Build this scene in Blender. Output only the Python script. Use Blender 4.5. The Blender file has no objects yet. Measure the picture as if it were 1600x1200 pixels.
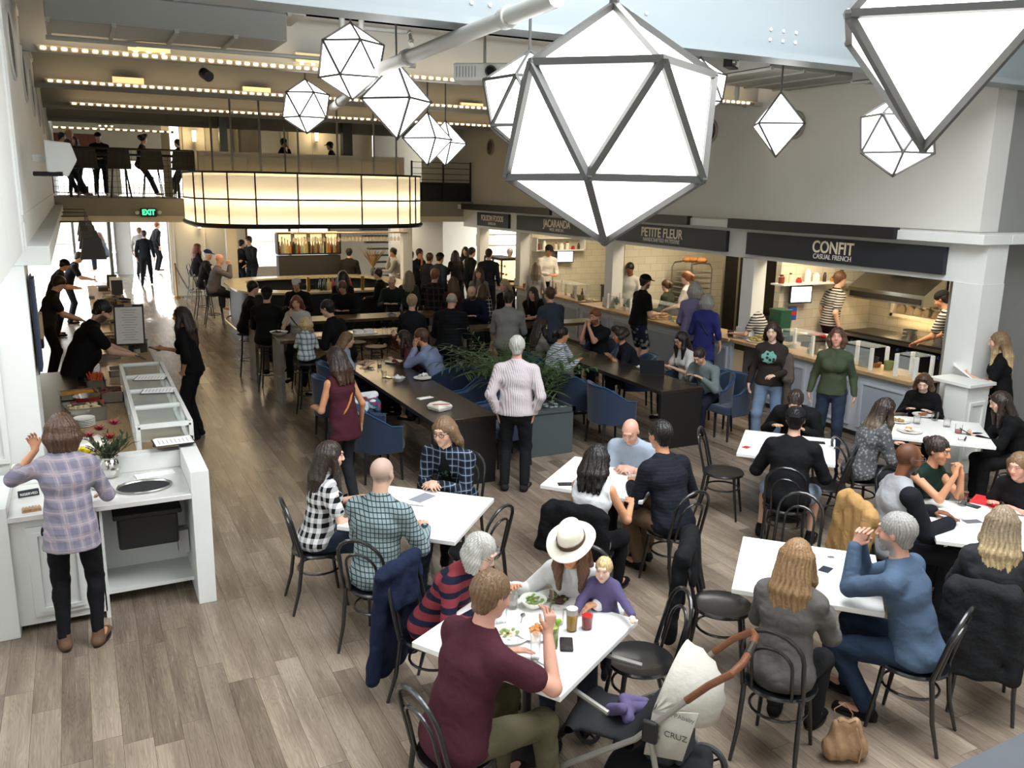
import bpy, math, random
import numpy as np
from mathutils import Vector, Matrix
random.seed(7); RNG = np.random.default_rng(5)
SC = bpy.context.scene; COL = SC.collection
PI = math.pi
# ---------------------------------------------------------------- camera
CAM_H = 3.25; FPX = 1334.0
_yaw, _pit, _rol = math.radians(26.961), math.radians(12.832), math.radians(1.007)
_f = Vector((math.sin(_yaw)*math.cos(_pit), math.cos(_yaw)*math.cos(_pit), -math.sin(_pit)))
_r = Vector((math.cos(_yaw), -math.sin(_yaw), 0)); _u = _r.cross(_f)
_r, _u = math.cos(_rol)*_r + math.sin(_rol)*_u, -math.sin(_rol)*_r + math.cos(_rol)*_u
cam = bpy.data.cameras.new('camera'); cam_o = bpy.data.objects.new('camera', cam); COL.objects.link(cam_o)
cam.sensor_width = 36; cam.sensor_fit = 'HORIZONTAL'; cam.lens = FPX/1600*36; cam.clip_start = .05; cam.clip_end = 300
cam_o.matrix_world = Matrix(((_r.x, _u.x, -_f.x, 0), (_r.y, _u.y, -_f.y, 0), (_r.z, _u.z, -_f.z, CAM_H), (0, 0, 0, 1)))
SC.camera = cam_o
def ray(x, y): return (x-800)/FPX*_r - (y-600)/FPX*_u + _f
def at(x, y, z=0.0):            # picture point at a known height
    d = ray(x, y); t = (z-CAM_H)/d.z; return Vector((d.x*t, d.y*t, z))
def atY(x, y, Y):
    d = ray(x, y); t = Y/d.y; return Vector((d.x*t, Y, d.z*t+CAM_H))
def atX(x, y, X):
    d = ray(x, y); t = X/d.x; return Vector((X, d.y*t, d.z*t+CAM_H))
def atD(x, y, D):               # at a distance from the camera
    d = ray(x, y).normalized()*D; return Vector((d.x, d.y, d.z+CAM_H))
# ---------------------------------------------------------------- world, light, exposure
SC.view_settings.view_transform = 'Standard'; SC.view_settings.look = 'None'
SC.view_settings.gamma = 1; SC.view_settings.use_curve_mapping = False
SC.view_settings.exposure = 0.0
w = bpy.data.worlds.new('world'); SC.world = w; w.use_nodes = True
w.node_tree.nodes['Background'].inputs[0].default_value = (.93, .97, 1, 1)
w.node_tree.nodes['Background'].inputs[1].default_value = 6
SC.cycles.max_bounces = 7; SC.cycles.diffuse_bounces = 4; SC.cycles.glossy_bounces = 3
SC.cycles.transmission_bounces = 5; SC.cycles.transparent_max_bounces = 8
SC.cycles.sample_clamp_indirect = 4; SC.cycles.caustics_reflective = False; SC.cycles.caustics_refractive = False
SC.cycles.use_light_tree = True
def area(name, loc, sx, sy, power, color=(1, 1, 1), rot=(0, 0, 0), spread=180):
    l = bpy.data.lights.new(name, 'AREA'); l.shape = 'RECTANGLE'; l.size = sx; l.size_y = sy
    l.energy = power; l.color = color; l.spread = math.radians(spread)
    o = bpy.data.objects.new(name, l); o.location = loc; o.rotation_euler = rot; COL.objects.link(o); return o
def point(name, loc, power, color=(1, .75, .45), r=.06):
    l = bpy.data.lights.new(name, 'POINT'); l.energy = power; l.color = color; l.shadow_soft_size = r
    o = bpy.data.objects.new(name, l); o.location = loc; COL.objects.link(o); return o
area('skylight_daylight', (4.5, 3.1, 6.72), 5.4, 4.6, 560, (.94, .97, 1.0))
sun = bpy.data.lights.new('low_sun', 'SUN'); sun.energy = 12; sun.angle = math.radians(4); sun.color = (1, .97, .92); sun_o = bpy.data.objects.new('low_sun', sun); COL.objects.link(sun_o); sun_o.rotation_euler = Vector((-.04, -1, -.17)).to_track_quat('-Z', 'Y').to_euler()
area('far_ceiling_fill', (5.2, 15.2, 5.3), 4.5, 2.5, 50, (1, .92, .8))  # unseen warm area lamp; the far ceiling has no opening here
# ---------------------------------------------------------------- materials
MATS = {}
def _nt(m): return m.node_tree, m.node_tree.nodes, m.node_tree.links
def mat(name, col=(.5, .5, .5), rough=.6, metal=0.0, emit=None, es=0.0, bump=0.0, bs=60.0, var=0.0, vs=8.0, alpha=1.0, trans=0.0, spec=.5, sheen=0.0, coat=0.0, vscale=(1, 1, 1), vc=False, ior=1.45):
    if name in MATS: return MATS[name]
    m = bpy.data.materials.new(name); m.use_nodes = True; nt, N, L = _nt(m)
    b = N['Principled BSDF']; c4 = (*col[:3], 1)
    b.inputs['Base Color'].default_value = c4; b.inputs['Roughness'].default_value = rough
    b.inputs['Metallic'].default_value = metal; b.inputs['Specular IOR Level'].default_value = spec
    b.inputs['Transmission Weight'].default_value = trans; b.inputs['Alpha'].default_value = alpha; b.inputs['IOR'].default_value = ior
    if sheen: b.inputs['Sheen Weight'].default_value = sheen
    if coat: b.inputs['Coat Weight'].default_value = coat; b.inputs['Coat Roughness'].default_value = .12
    if emit: b.inputs['Emission Color'].default_value = (*emit, 1); b.inputs['Emission Strength'].default_value = es
    tc = N.new('ShaderNodeTexCoord')
    src = None
    if vc:
        a = N.new('ShaderNodeVertexColor'); a.layer_name = 'Col'; src = a.outputs[0]
        L.new(src, b.inputs['Base Color'])
    if var:
        mp = N.new('ShaderNodeMapping'); mp.inputs[3].default_value = vscale
        n = N.new('ShaderNodeTexNoise'); n.inputs['Scale'].default_value = vs; n.inputs['Detail'].default_value = 4
        L.new(tc.outputs['Object'], mp.inputs[0]); L.new(mp.outputs[0], n.inputs['Vector'])
        mr = N.new('ShaderNodeMapRange'); mr.inputs[1].default_value = .3; mr.inputs[2].default_value = .7
        mr.inputs[3].default_value = 1-var; mr.inputs[4].default_value = 1+var*.6
        L.new(n.outputs[0], mr.inputs[0])
        mx = N.new('ShaderNodeVectorMath'); mx.operation = 'SCALE'
        if src: L.new(src, mx.inputs[0])
        else: mx.inputs[0].default_value = col[:3]
        L.new(mr.outputs[0], mx.inputs['Scale']); L.new(mx.outputs[0], b.inputs['Base Color'])
    if bump:
        n2 = N.new('ShaderNodeTexNoise'); n2.inputs['Scale'].default_value = bs; n2.inputs['Detail'].default_value = 3
        L.new(tc.outputs['Object'], n2.inputs['Vector'])
        bp = N.new('ShaderNodeBump'); bp.inputs['Strength'].default_value = bump; bp.inputs['Distance'].default_value = .02
        L.new(n2.outputs[0], bp.inputs['Height']); L.new(bp.outputs[0], b.inputs['Normal'])
    MATS[name] = m; return m
def srgb(h):
    if isinstance(h, str): v = [int(h[i:i+2], 16)/255 for i in (0, 2, 4)]
    else: v = h
    return tuple(x/12.92 if x <= .04045 else ((x+.055)/1.055)**2.4 for x in v)
def _math(N, L, op, a, b=None, c=None):
    n = N.new('ShaderNodeMath'); n.operation = op
    for i, x in enumerate((a, b, c)):
        if x is None: continue
        if isinstance(x, (int, float)): n.inputs[i].default_value = x
        else: L.new(x, n.inputs[i])
    return n.outputs[0]
def _mix(N, L, f, a, b):
    n = N.new('ShaderNodeMix'); n.data_type = 'RGBA'
    if isinstance(f, (int, float)): n.inputs[0].default_value = f
    else: L.new(f, n.inputs[0])
    for i, x in ((6, a), (7, b)):
        if isinstance(x, tuple): n.inputs[i].default_value = (*x[:3], 1)
        else: L.new(x, n.inputs[i])
    return n.outputs[2]
def cloth(name, kind, c1, c2=None, c3=None, p=.05, rough=.85, bump=.35):
    """woven patterns in the wearer's own coordinates"""
    if name in MATS: return MATS[name]
    def g_(c):
        if c is None: return None
        l = c[0]*.3+c[1]*.59+c[2]*.11; return tuple((x*.72+.28*l)*(.68+.3*min(1, l)) for x in c)
    c1, c2, c3 = g_(c1), g_(c2), g_(c3)
    m = mat(name, c1, rough, bump=bump*1.5, bs=13, spec=.2)
    nt, N, L = _nt(m); b = N['Principled BSDF']
    if kind == 'plain': return m
    tc = next(n for n in N if n.type == 'TEX_COORD'); sp = N.new('ShaderNodeSeparateXYZ'); L.new(tc.outputs['Object'], sp.inputs[0])
    X, Y, Z = sp.outputs
    H = _math(N, L, 'ADD', X, _math(N, L, 'MULTIPLY', Y, .8))
    def band(v, per, duty, off=0.0): return _math(N, L, 'LESS_THAN', _math(N, L, 'FRACT', _math(N, L, 'ADD', _math(N, L, 'DIVIDE', v, per), off+50)), duty)
    if kind == 'hstripe': out = _mix(N, L, band(Z, p, .42), c1, c2)
    elif kind == 'vstripe': out = _mix(N, L, band(H, p, .35), c1, c2)
    elif kind == 'gingham':
        s = _math(N, L, 'ADD', band(H, p, .5), band(Z, p, .5))
        out = _mix(N, L, _math(N, L, 'MULTIPLY', s, .5), c1, c2)
    elif kind == 'grid':
        s = _math(N, L, 'MAXIMUM', band(H, p, .2), band(Z, p, .2)); out = _mix(N, L, s, c1, c2)
    elif kind == 'plaid':
        s1 = _math(N, L, 'MULTIPLY', _math(N, L, 'ADD', band(H, p, .55), band(Z, p, .55)), .5)
        s2 = _math(N, L, 'MAXIMUM', band(H, p, .09, .3), band(Z, p, .09, .3))
        out = _mix(N, L, s2, _mix(N, L, s1, c1, c2), c3 or c1)
    elif kind == 'blotch':
        n = N.new('ShaderNodeTexVoronoi'); n.inputs['Scale'].default_value = 1/p; L.new(tc.outputs['Object'], n.inputs['Vector'])
        out = _mix(N, L, _math(N, L, 'LESS_THAN', n.outputs['Distance'], .38), c1, c2)
    elif kind == 'ribs':
        out = _mix(N, L, band(Z, p, .16), c1, c2)
    L.new(out, b.inputs['Base Color']); return m
# ---------------------------------------------------------------- mesh builder
class MB:
    def __init__(s): s.v = []; s.f = []; s.m = []
    def add(s, vs, fs, m=0):
        o = len(s.v); s.v += [tuple(v) for v in vs]; s.f += [tuple(i+o for i in f) for f in fs]; s.m += [m]*len(fs); return s
    def box(s, x0, x1, y0, y1, z0, z1, m=0):
        if x0 > x1: x0, x1 = x1, x0
        if y0 > y1: y0, y1 = y1, y0
        if z0 > z1: z0, z1 = z1, z0
        v = [(x, y, z) for z in (z0, z1) for y in (y0, y1) for x in (x0, x1)]
        return s.add(v, [(0, 2, 3, 1), (4, 5, 7, 6), (0, 1, 5, 4), (2, 6, 7, 3), (0, 4, 6, 2), (1, 3, 7, 5)], m)
    def obox(s, c, sz, rz=0, m=0, rx=0, ry=0):
        R = Matrix.Rotation(rz, 3, 'Z') @ Matrix.Rotation(ry, 3, 'Y') @ Matrix.Rotation(rx, 3, 'X')
        v = [Vector(c) + R @ Vector((x*sz[0]/2, y*sz[1]/2, z*sz[2]/2)) for z in (-1, 1) for y in (-1, 1) for x in (-1, 1)]
        return s.add(v, [(0, 2, 3, 1), (4, 5, 7, 6), (0, 1, 5, 4), (2, 6, 7, 3), (0, 4, 6, 2), (1, 3, 7, 5)], m)
    def rbox(s, x0, x1, y0, y1, z0, z1, r=.02, m=0, n=4):
        """vertical edges rounded, top edge softened"""
        r = min(r, (x1-x0)/2.01, (y1-y0)/2.01); pl = []
        for cx, cy, a0 in ((x1-r, y1-r, 0), (x0+r, y1-r, 90), (x0+r, y0+r, 180), (x1-r, y0+r, 270)):
            for i in range(n+1):
                a = math.radians(a0+90*i/n); pl.append((cx+r*math.cos(a), cy+r*math.sin(a)))
        return s.prism(pl, z0, z1, m)
    def prism(s, pl, z0, z1, m=0):
        n = len(pl); v = [(x, y, z0) for x, y in pl]+[(x, y, z1) for x, y in pl]
        return s.add(v, [tuple(range(n-1, -1, -1)), tuple(range(n, 2*n))]+[(i, (i+1) % n, n+(i+1) % n, n+i) for i in range(n)], m)
    def tube(s, pts, r, n=8, m=0, closed=False, flat=1.0):
        pts = [Vector(p) for p in pts]; k = len(pts); rs = r if isinstance(r, (list, tuple)) else [r]*k
        vs = []; t0 = None; ref = None
        for i, p in enumerate(pts):
            a = pts[(i-1) % k] if (closed or i > 0) else p; b = pts[(i+1) % k] if (closed or i < k-1) else p
            t = (b-a); t = t.normalized() if t.length > 1e-9 else Vector((0, 0, 1))
            if ref is None: ref = t.orthogonal().normalized()
            else:
                ref = ref - t*ref.dot(t)
                ref = ref.normalized() if ref.length > 1e-6 else t.orthogonal().normalized()
            c = t.cross(ref)
            for j in range(n):
                an = 2*PI*j/n; vs.append(p+(ref*math.cos(an)+c*math.sin(an)*flat)*rs[i])
        fs = []
        for i in range(k if closed else k-1):
            for j in range(n):
                a, b = i*n+j, i*n+(j+1) % n; c_, d = ((i+1) % k)*n+(j+1) % n, ((i+1) % k)*n+j
                fs.append((a, b, c_, d))
        if not closed: fs += [tuple(range(n-1, -1, -1)), tuple(range((k-1)*n, k*n))]
        return s.add(vs, fs, m)
    def lathe(s, prof, c=(0, 0, 0), n=20, m=0, caps=True):
        vs = [(c[0]+r*math.cos(2*PI*j/n), c[1]+r*math.sin(2*PI*j/n), c[2]+z) for r, z in prof for j in range(n)]
        fs = [(i*n+j, i*n+(j+1) % n, (i+1)*n+(j+1) % n, (i+1)*n+j) for i in range(len(prof)-1) for j in range(n)]
        if caps: fs += [tuple(range(n-1, -1, -1)), tuple(range((len(prof)-1)*n, len(prof)*n))]
        return s.add(vs, fs, m)
    def ell(s, c, R, n=12, k=8, m=0, rot=None):
        vs = []
        for i in range(1, k):
            ph = PI*i/k
            for j in range(n):
                a = 2*PI*j/n; vs.append(Vector((R[0]*math.sin(ph)*math.cos(a), R[1]*math.sin(ph)*math.sin(a), R[2]*math.cos(ph))))
        vs += [Vector((0, 0, R[2])), Vector((0, 0, -R[2]))]
        if rot: vs = [rot @ v for v in vs]
        vs = [Vector(c)+v for v in vs]; t, b = len(vs)-2, len(vs)-1
        fs = [(i*n+j, (i+1)*n+j, (i+1)*n+(j+1) % n, i*n+(j+1) % n) for i in range(k-2) for j in range(n)]
        fs += [(t, j, (j+1) % n) for j in range(n)]+[(b, (k-2)*n+(j+1) % n, (k-2)*n+j) for j in range(n)]
        return s.add(vs, fs, m)
    def xf(s, M):
        s.v = [tuple(M @ Vector(v)) for v in s.v]; return s
    def build(s, name, mats, parent=None, loc=None, rz=0, smooth=True, bevel=0, kind=None, ang=35):
        me = bpy.data.meshes.new(name); me.from_pydata(s.v, [], s.f); me.update()
        for x in (mats if isinstance(mats, (list, tuple)) else [mats]): me.materials.append(x)
        me.polygons.foreach_set('material_index', s.m)
        if smooth:
            me.shade_smooth(); me.set_sharp_from_angle(angle=math.radians(ang))
        o = bpy.data.objects.new(name, me); COL.objects.link(o)
        if parent is not None: o.parent = parent
        if loc is not None: o.location = loc
        o.rotation_euler[2] = rz
        if bevel:
            b = o.modifiers.new('bevel', 'BEVEL'); b.width = bevel; b.segments = 2; b.limit_method = 'ANGLE'
        if kind: o['kind'] = kind
        return o
def tag(o, label, cat, group=None, kind=None):
    o['label'] = label; o['category'] = cat
    if group: o['group'] = group
    if kind: o['kind'] = kind
    return o
def thing(name, label, cat, loc=(0, 0, 0), rz=0, group=None):
    o = bpy.data.objects.new(name, None); COL.objects.link(o); o.empty_display_size = .1
    o.location = loc; o.rotation_euler[2] = rz; return tag(o, label, cat, group)
def struct(name, mb, m, **k): return mb.build(name, m, kind='structure', **k)
def kids(o): return [c for c in COL.objects if c.parent == o]
CH = {}
def dup(root, loc, rz, label, group=None):
    if root.name not in CH: CH[root.name] = [(c, kids(c)) for c in kids(root)]
    r = root.copy(); COL.objects.link(r); r.location = loc; r.rotation_euler = (0, 0, rz); r['label'] = label
    if group: r['group'] = group
    for c, gs in CH[root.name]:
        d = c.copy(); COL.objects.link(d); d.parent = r
        for g in gs:
            e = g.copy(); COL.objects.link(e); e.parent = d
    return r
class Proto:
    """first use moves the model itself, later uses copy it"""
    def __init__(s, maker): s.maker = maker; s.o = None
    def __call__(s, loc, rz, label, group=None):
        if s.o is None:
            s.o = s.maker(); s.o.location = loc; s.o.rotation_euler = (0, 0, rz); s.o['label'] = label
            if group: s.o['group'] = group
            return s.o
        return dup(s.o, loc, rz, label, group)
def text(name, s, size, m, parent=None, loc=(0, 0, 0), rot=(PI/2, 0, 0), ext=.004, sx=1.0, align='CENTER', bold=0.0):
    c = bpy.data.curves.new(name, 'FONT'); c.body = s; c.size = size; c.extrude = ext; c.align_x = align; c.align_y = 'CENTER'; c.offset = bold
    c.materials.append(m); o = bpy.data.objects.new(name, c); COL.objects.link(o)
    o.rotation_euler = rot; o.location = loc; o.scale = (sx, 1, 1)
    if parent is not None: o.parent = parent
    bpy.context.view_layer.update(); me = bpy.data.meshes.new_from_object(o.evaluated_get(bpy.context.evaluated_depsgraph_get()))
    me.name = name; q = bpy.data.objects.new(name, me); COL.objects.link(q); q.rotation_euler = rot; q.location = loc; q.scale = (sx, 1, 1); q.parent = parent; bpy.data.objects.remove(o); return q
# common materials
white_paint = mat('white_paint', srgb('dcdedb'), .5, var=.03, vs=2)
cream_paint = mat('cream_paint', srgb('cfc8b6'), .6, var=.04, vs=2)
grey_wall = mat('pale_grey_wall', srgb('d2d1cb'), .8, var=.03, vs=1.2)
warm_grey = mat('warm_grey_paint', srgb('8d8a80'), .7, var=.05, vs=2)
beam_paint = mat('beam_grey_paint', srgb('b4b5b0'), .45, var=.04, vs=3)
black_metal = mat('black_metal', srgb('17181a'), .3, .0, coat=.5, spec=.6)
black_plain = mat('black_satin', srgb('1b1c1e'), .5)
steel = mat('brushed_steel', srgb('b5b3ac'), .28, 1.0, var=.08, vs=30, vscale=(1, 1, 8))
dark_steel = mat('dark_steel', srgb('55544f'), .35, .9)
brass = mat('brass', srgb('b08d57'), .3, 1.0)
tabletop_white = mat('white_laminate', srgb('f1f1ee'), .3, var=.02, vs=5, coat=.2)
dark_wood = mat('dark_wood', srgb('2a2320'), .32, var=.35, vs=6, vscale=(8, 1, 1), coat=.35)
amber_wood = mat('amber_wood', srgb('a37d4e'), .35, var=.25, vs=5, vscale=(9, 1, 3), coat=.25)
butcher = mat('butcher_block', srgb('a88d69'), .4, var=.22, vs=10, vscale=(10, 1, 1))
glass = mat('clear_glass', (1, 1, 1), .02, trans=1.0, ior=1.2, alpha=.45)
pane = mat('glass_pane', (.85, .95, .92), .03, alpha=.16, spec=.8)
porcelain = mat('white_porcelain', srgb('eeeeea'), .2, coat=.4)
paper = mat('white_paper', srgb('f2f2f0'), .8)
red_mat = mat('red_plastic', srgb('c2272d'), .4)
# ================================================================ SETTING
def plank_mat():
    m = mat('oak_planks', (.3, .25, .2), .36, spec=.45); nt, N, L = _nt(m); b = N['Principled BSDF']
    tc = next(n for n in N if n.type == 'TEX_COORD')
    mp = N.new('ShaderNodeMapping'); mp.inputs[2].default_value = (0, 0, PI/2); L.new(tc.outputs['Object'], mp.inputs[0])
    s0 = N.new('ShaderNodeSeparateXYZ'); L.new(mp.outputs[0], s0.inputs[0])
    row = _math(N, L, 'FLOOR', _math(N, L, 'DIVIDE', s0.outputs[1], .165))
    sh = _math(N, L, 'MULTIPLY', _math(N, L, 'FRACT', _math(N, L, 'MULTIPLY', _math(N, L, 'SINE', _math(N, L, 'MULTIPLY', row, 12.9898)), 43758.5)), 1.25)
    c0 = N.new('ShaderNodeCombineXYZ'); L.new(_math(N, L, 'ADD', s0.outputs[0], sh), c0.inputs[0]); L.new(s0.outputs[1], c0.inputs[1])
    br = N.new('ShaderNodeTexBrick'); L.new(c0.outputs[0], br.inputs['Vector'])
    br.inputs['Scale'].default_value = 1; br.inputs['Brick Width'].default_value = 1.25; br.inputs['Row Height'].default_value = .165
    br.inputs['Mortar Size'].default_value = .0012; br.inputs['Mortar Smooth'].default_value = 0; br.inputs['Bias'].default_value = 0
    br.inputs['Color1'].default_value = (0, 0, 0, 1); br.inputs['Color2'].default_value = (1, 1, 1, 1); br.inputs['Mortar'].default_value = (.3, .3, .3, 1)
    br.offset = 0
    sp = N.new('ShaderNodeSeparateColor'); L.new(br.outputs[0], sp.inputs[0]); rnd = sp.outputs[0]
    # shift the grain from board to board
    cx = N.new('ShaderNodeCombineXYZ'); L.new(_math(N, L, 'MULTIPLY', rnd, 31.7), cx.inputs[0]); L.new(_math(N, L, 'MULTIPLY', rnd, 17.3), cx.inputs[1]); L.new(_math(N, L, 'MULTIPLY', rnd, 9.0), cx.inputs[2])
    va = N.new('ShaderNodeVectorMath'); L.new(tc.outputs['Object'], va.inputs[0]); L.new(cx.outputs[0], va.inputs[1])
    m2 = N.new('ShaderNodeMapping'); m2.inputs[3].default_value = (14, 1.3, 1); L.new(va.outputs[0], m2.inputs[0])
    n1 = N.new('ShaderNodeTexNoise'); n1.inputs['Scale'].default_value = 1.0; n1.inputs['Detail'].default_value = 2; L.new(m2.outputs[0], n1.inputs['Vector'])
    rings = _math(N, L, 'ABSOLUTE', _math(N, L, 'SINE', _math(N, L, 'MULTIPLY', n1.outputs[0], 60)))
    m3 = N.new('ShaderNodeMapping'); m3.inputs[3].default_value = (110, 3.5, 1); L.new(va.outputs[0], m3.inputs[0])
    n2 = N.new('ShaderNodeTexNoise'); n2.inputs['Scale'].default_value = 1.0; n2.inputs['Detail'].default_value = 3; L.new(m3.outputs[0], n2.inputs['Vector'])
    m4 = N.new('ShaderNodeMapping'); m4.inputs[3].default_value = (7, 1.0, 1); L.new(va.outputs[0], m4.inputs[0])
    n3 = N.new('ShaderNodeTexNoise'); n3.inputs['Scale'].default_value = .9; n3.inputs['Detail'].default_value = 2; L.new(m4.outputs[0], n3.inputs['Vector'])
    t = _math(N, L, 'ADD', _math(N, L, 'MULTIPLY', rnd, .32), _math(N, L, 'ADD', _math(N, L, 'MULTIPLY', rings, .10), _math(N, L, 'ADD', _math(N, L, 'MULTIPLY', n2.outputs[0], .38), _math(N, L, 'MULTIPLY', n3.outputs[0], .75))))
    cr = N.new('ShaderNodeValToRGB'); L.new(_math(N, L, 'SUBTRACT', t, .35), cr.inputs[0])
    e = cr.color_ramp.elements; e[0].position = .1; e[0].color = (*srgb('564a41'), 1); e[1].position = .85; e[1].color = (*srgb('ad9f8e'), 1)
    k = e.new(.5); k.color = (*srgb('857768'), 1)
    L.new(_mix(N, L, br.outputs['Fac'], cr.outputs[0], srgb('4a3f37')), b.inputs['Base Color'])
    L.new(_math(N, L, 'ADD', .16, _math(N, L, 'MULTIPLY', n2.outputs[0], .16)), b.inputs['Roughness'])
    return m
struct('floor', MB().box(-2.2, 14.2, -2.2, 34, -.1, 0), plank_mat())
struct('ground_outside', MB().box(-30, 40, 34, 75, -.12, -.02), mat('pale_concrete', srgb('b9b6ae'), .8, var=.1, vs=.8))
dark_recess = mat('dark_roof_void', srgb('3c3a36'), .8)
# left side
LW = MB().box(-.75, -.35, -2.2, 34, 2.75, 6.7)
struct('wall_left', LW, white_paint)
struct('trim_1', MB().box(-.36, -.335, 7.3, 33, 4.95, 5.0).box(-.36, -.335, 7.3, 33, 2.95, 3.0).box(-.36, -.335, 7.15, 7.22, 2.75, 6.6).box(-.36, -.335, 7.5, 7.56, 2.75, 6.6), white_paint)
struct('ledge_left', MB().box(-1.6, -.19, 7.75, 22, 2.6, 2.75), white_paint, bevel=.006)
struct('pier_left', MB().box(-1.6, -.38, 7.72, 8.3, 0, 2.6), white_paint)
pm = MB()
for a, b, c, d in ((-1.2, -.62, 1.02, 1.06), (-1.2, -.62, 1.95, 1.99), (-.66, -.62, 1.06, 1.95)): pm.box(a, b, 7.695, 7.725, c, d)
struct('trim_2', pm, white_paint)
struct('wall_left_lower', MB().box(-1.4, -1.25, 8.3, 22, 0, 2.6), mat('warm_cream_wall', srgb('d9c9a4'), .6))
struct('wall_left_near', MB().box(-2.2, -1.6, -2.2, 7.7, 0, 2.75), white_paint)
struct('wall_near', MB().box(-2.2, 14.2, -2.3, -2.1, 0, 6.7), white_paint)
oval = mat('oval_recess_brown', srgb('4d463f'), .7)
for i in range(9):
    yc = 8.75+i*2.35; e = MB(); n = 24
    vs = [(x, yc+.36*math.cos(2*PI*j/n)*1.35, 4.38+.27*math.sin(2*PI*j/n)) for x in (-.345, -.3505) for j in range(n)]
    e.add(vs, [tuple(range(n))]+[(j, (j+1) % n, n+(j+1) % n, n+j) for j in range(n)])
    r = MB().tube([(-.347, yc+.37*math.cos(2*PI*j/n)*1.35, 4.38+.28*math.sin(2*PI*j/n)) for j in range(n)], .018, 6, closed=True)
    o = struct('trim_%d' % (10+i), e, oval); rr = r.build('oval_rim', white_paint, o)
# right side
struct('wall_right', MB().box(9.9, 10.25, 6.9, 26, 2.84, 6.7), grey_wall)
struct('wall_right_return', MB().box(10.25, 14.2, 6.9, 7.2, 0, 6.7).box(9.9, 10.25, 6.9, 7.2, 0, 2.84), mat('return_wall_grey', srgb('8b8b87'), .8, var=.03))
struct('wall_right_near', MB().box(13.9, 14.2, -2.2, 6.9, 0, 6.7), white_paint)
struct('ledge_right', MB().box(9.42, 9.95, 6.5, 22, 2.71, 2.83).box(9.95, 14, 6.5, 6.92, 2.71, 2.83), white_paint, bevel=.006)
struct('header_right', MB().box(9.6, 9.9, 6.55, 22, 2.24, 2.72), white_paint)
struct('pier_right', MB().box(9.58, 9.98, 6.54, 6.93, 0, 2.24).box(9.9, 9.98, 6.55, 6.93, 2.24, 2.71), white_paint)
for i, (a, b) in enumerate(((10.45, 10.72), (14.5, 14.78), (18.55, 18.8), (20.9, 21.1))):
    struct('pillar_%d' % (i+1), MB().box(9.6, 9.86, a, b, .95, 2.25).box(9.58, 9.88, a-.02, b+.02, .952, 1.12), white_paint)
def tile_mat():
    m = mat('cream_wall_tile', srgb('d8cdb0'), .25, coat=.3); nt, N, L = _nt(m); b = N['Principled BSDF']
    tc = next(n for n in N if n.type == 'TEX_COORD'); sp = N.new('ShaderNodeSeparateXYZ'); L.new(tc.outputs['Object'], sp.inputs[0])
    cb = N.new('ShaderNodeCombineXYZ'); L.new(_math(N, L, 'ADD', sp.outputs[0], sp.outputs[1]), cb.inputs[0]); L.new(sp.outputs[2], cb.inputs[1])
    br = N.new('ShaderNodeTexBrick'); L.new(cb.outputs[0], br.inputs['Vector']); br.inputs['Scale'].default_value = 1
    br.inputs['Brick Width'].default_value = .3; br.inputs['Row Height'].default_value = .15; br.inputs['Mortar Size'].default_value = .004
    br.inputs['Color1'].default_value = (*srgb('d8d1bd'), 1); br.inputs['Color2'].default_value = (*srgb('cfc8b2'), 1); br.inputs['Mortar'].default_value = (*srgb('b5a98c'), 1)
    L.new(br.outputs[0], b.inputs['Base Color']); return m
tile = tile_mat()
struct('wall_kitchen_back', MB().box(12.5, 12.7, 6.9, 24, 0, 2.84), tile)
struct('floor_kitchen', MB().box(10.05, 12.5, 7.2, 22, 0, .15), mat('kitchen_floor', srgb('6b665e'), .6))
for i, y in enumerate((10.68, 14.66, 18.68)):
    struct('partition_%d' % (i+1), MB().box(9.95 if i else 10.35, 12.5, y-.06, y+.06, 0, 2.84), tile)
struct('ceiling_kitchen', MB().box(10.25, 12.7, 7.2, 24, 2.84, 2.92), white_paint)
# ceiling and beams
struct('ceiling', MB().box(-.75, 14.2, 11.1, 34, 5.25, 5.4), mat('ceiling_warm_grey', srgb('8f8a7c'), .8, var=.05))
struct('ceiling_near', MB().box(-2.2, 1.8, -2.2, 11, 6.6, 6.8).box(7.2, 14.2, -2.2, 11, 6.6, 6.8).box(1.8, 7.2, -2.2, .8, 6.6, 6.8).box(1.8, 7.2, 5.4, 11, 6.6, 6.8), warm_grey)
struct('fascia', MB().box(-.35, 9.9, 11.0, 11.15, 4.66, 5.25), beam_paint)
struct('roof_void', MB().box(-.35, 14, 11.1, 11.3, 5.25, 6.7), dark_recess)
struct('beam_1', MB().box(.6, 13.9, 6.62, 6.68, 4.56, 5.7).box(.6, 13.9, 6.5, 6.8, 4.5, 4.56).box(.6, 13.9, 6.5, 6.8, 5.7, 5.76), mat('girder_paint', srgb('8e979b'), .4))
bolt = MB()
for gx in (2.95, 4.3, 6.05, 8.6):
    for k in range(3):
        for q in range(2): bolt.ell((gx+k*.16, 6.615, 4.68+q*.09), (.018, .012, .018), 8, 4)
struct('trim_3', bolt, white_paint)
for i, y in enumerate((15.0, 19.0, 23.0)):
    struct('beam_%d' % (i+2), MB().box(-.35, 9.9, y, y+.25, 4.66, 5.25).box(-.35, 9.9, y-.12, y, 4.6, 4.66), warm_grey)
struct('beam_5', MB().box(-.35, 9.9, 10.88, 11.0, 4.6, 4.66), beam_paint)
led_on = mat('led_warm', (1, .8, .5), .5, emit=(1, .80, .52), es=14)
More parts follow.
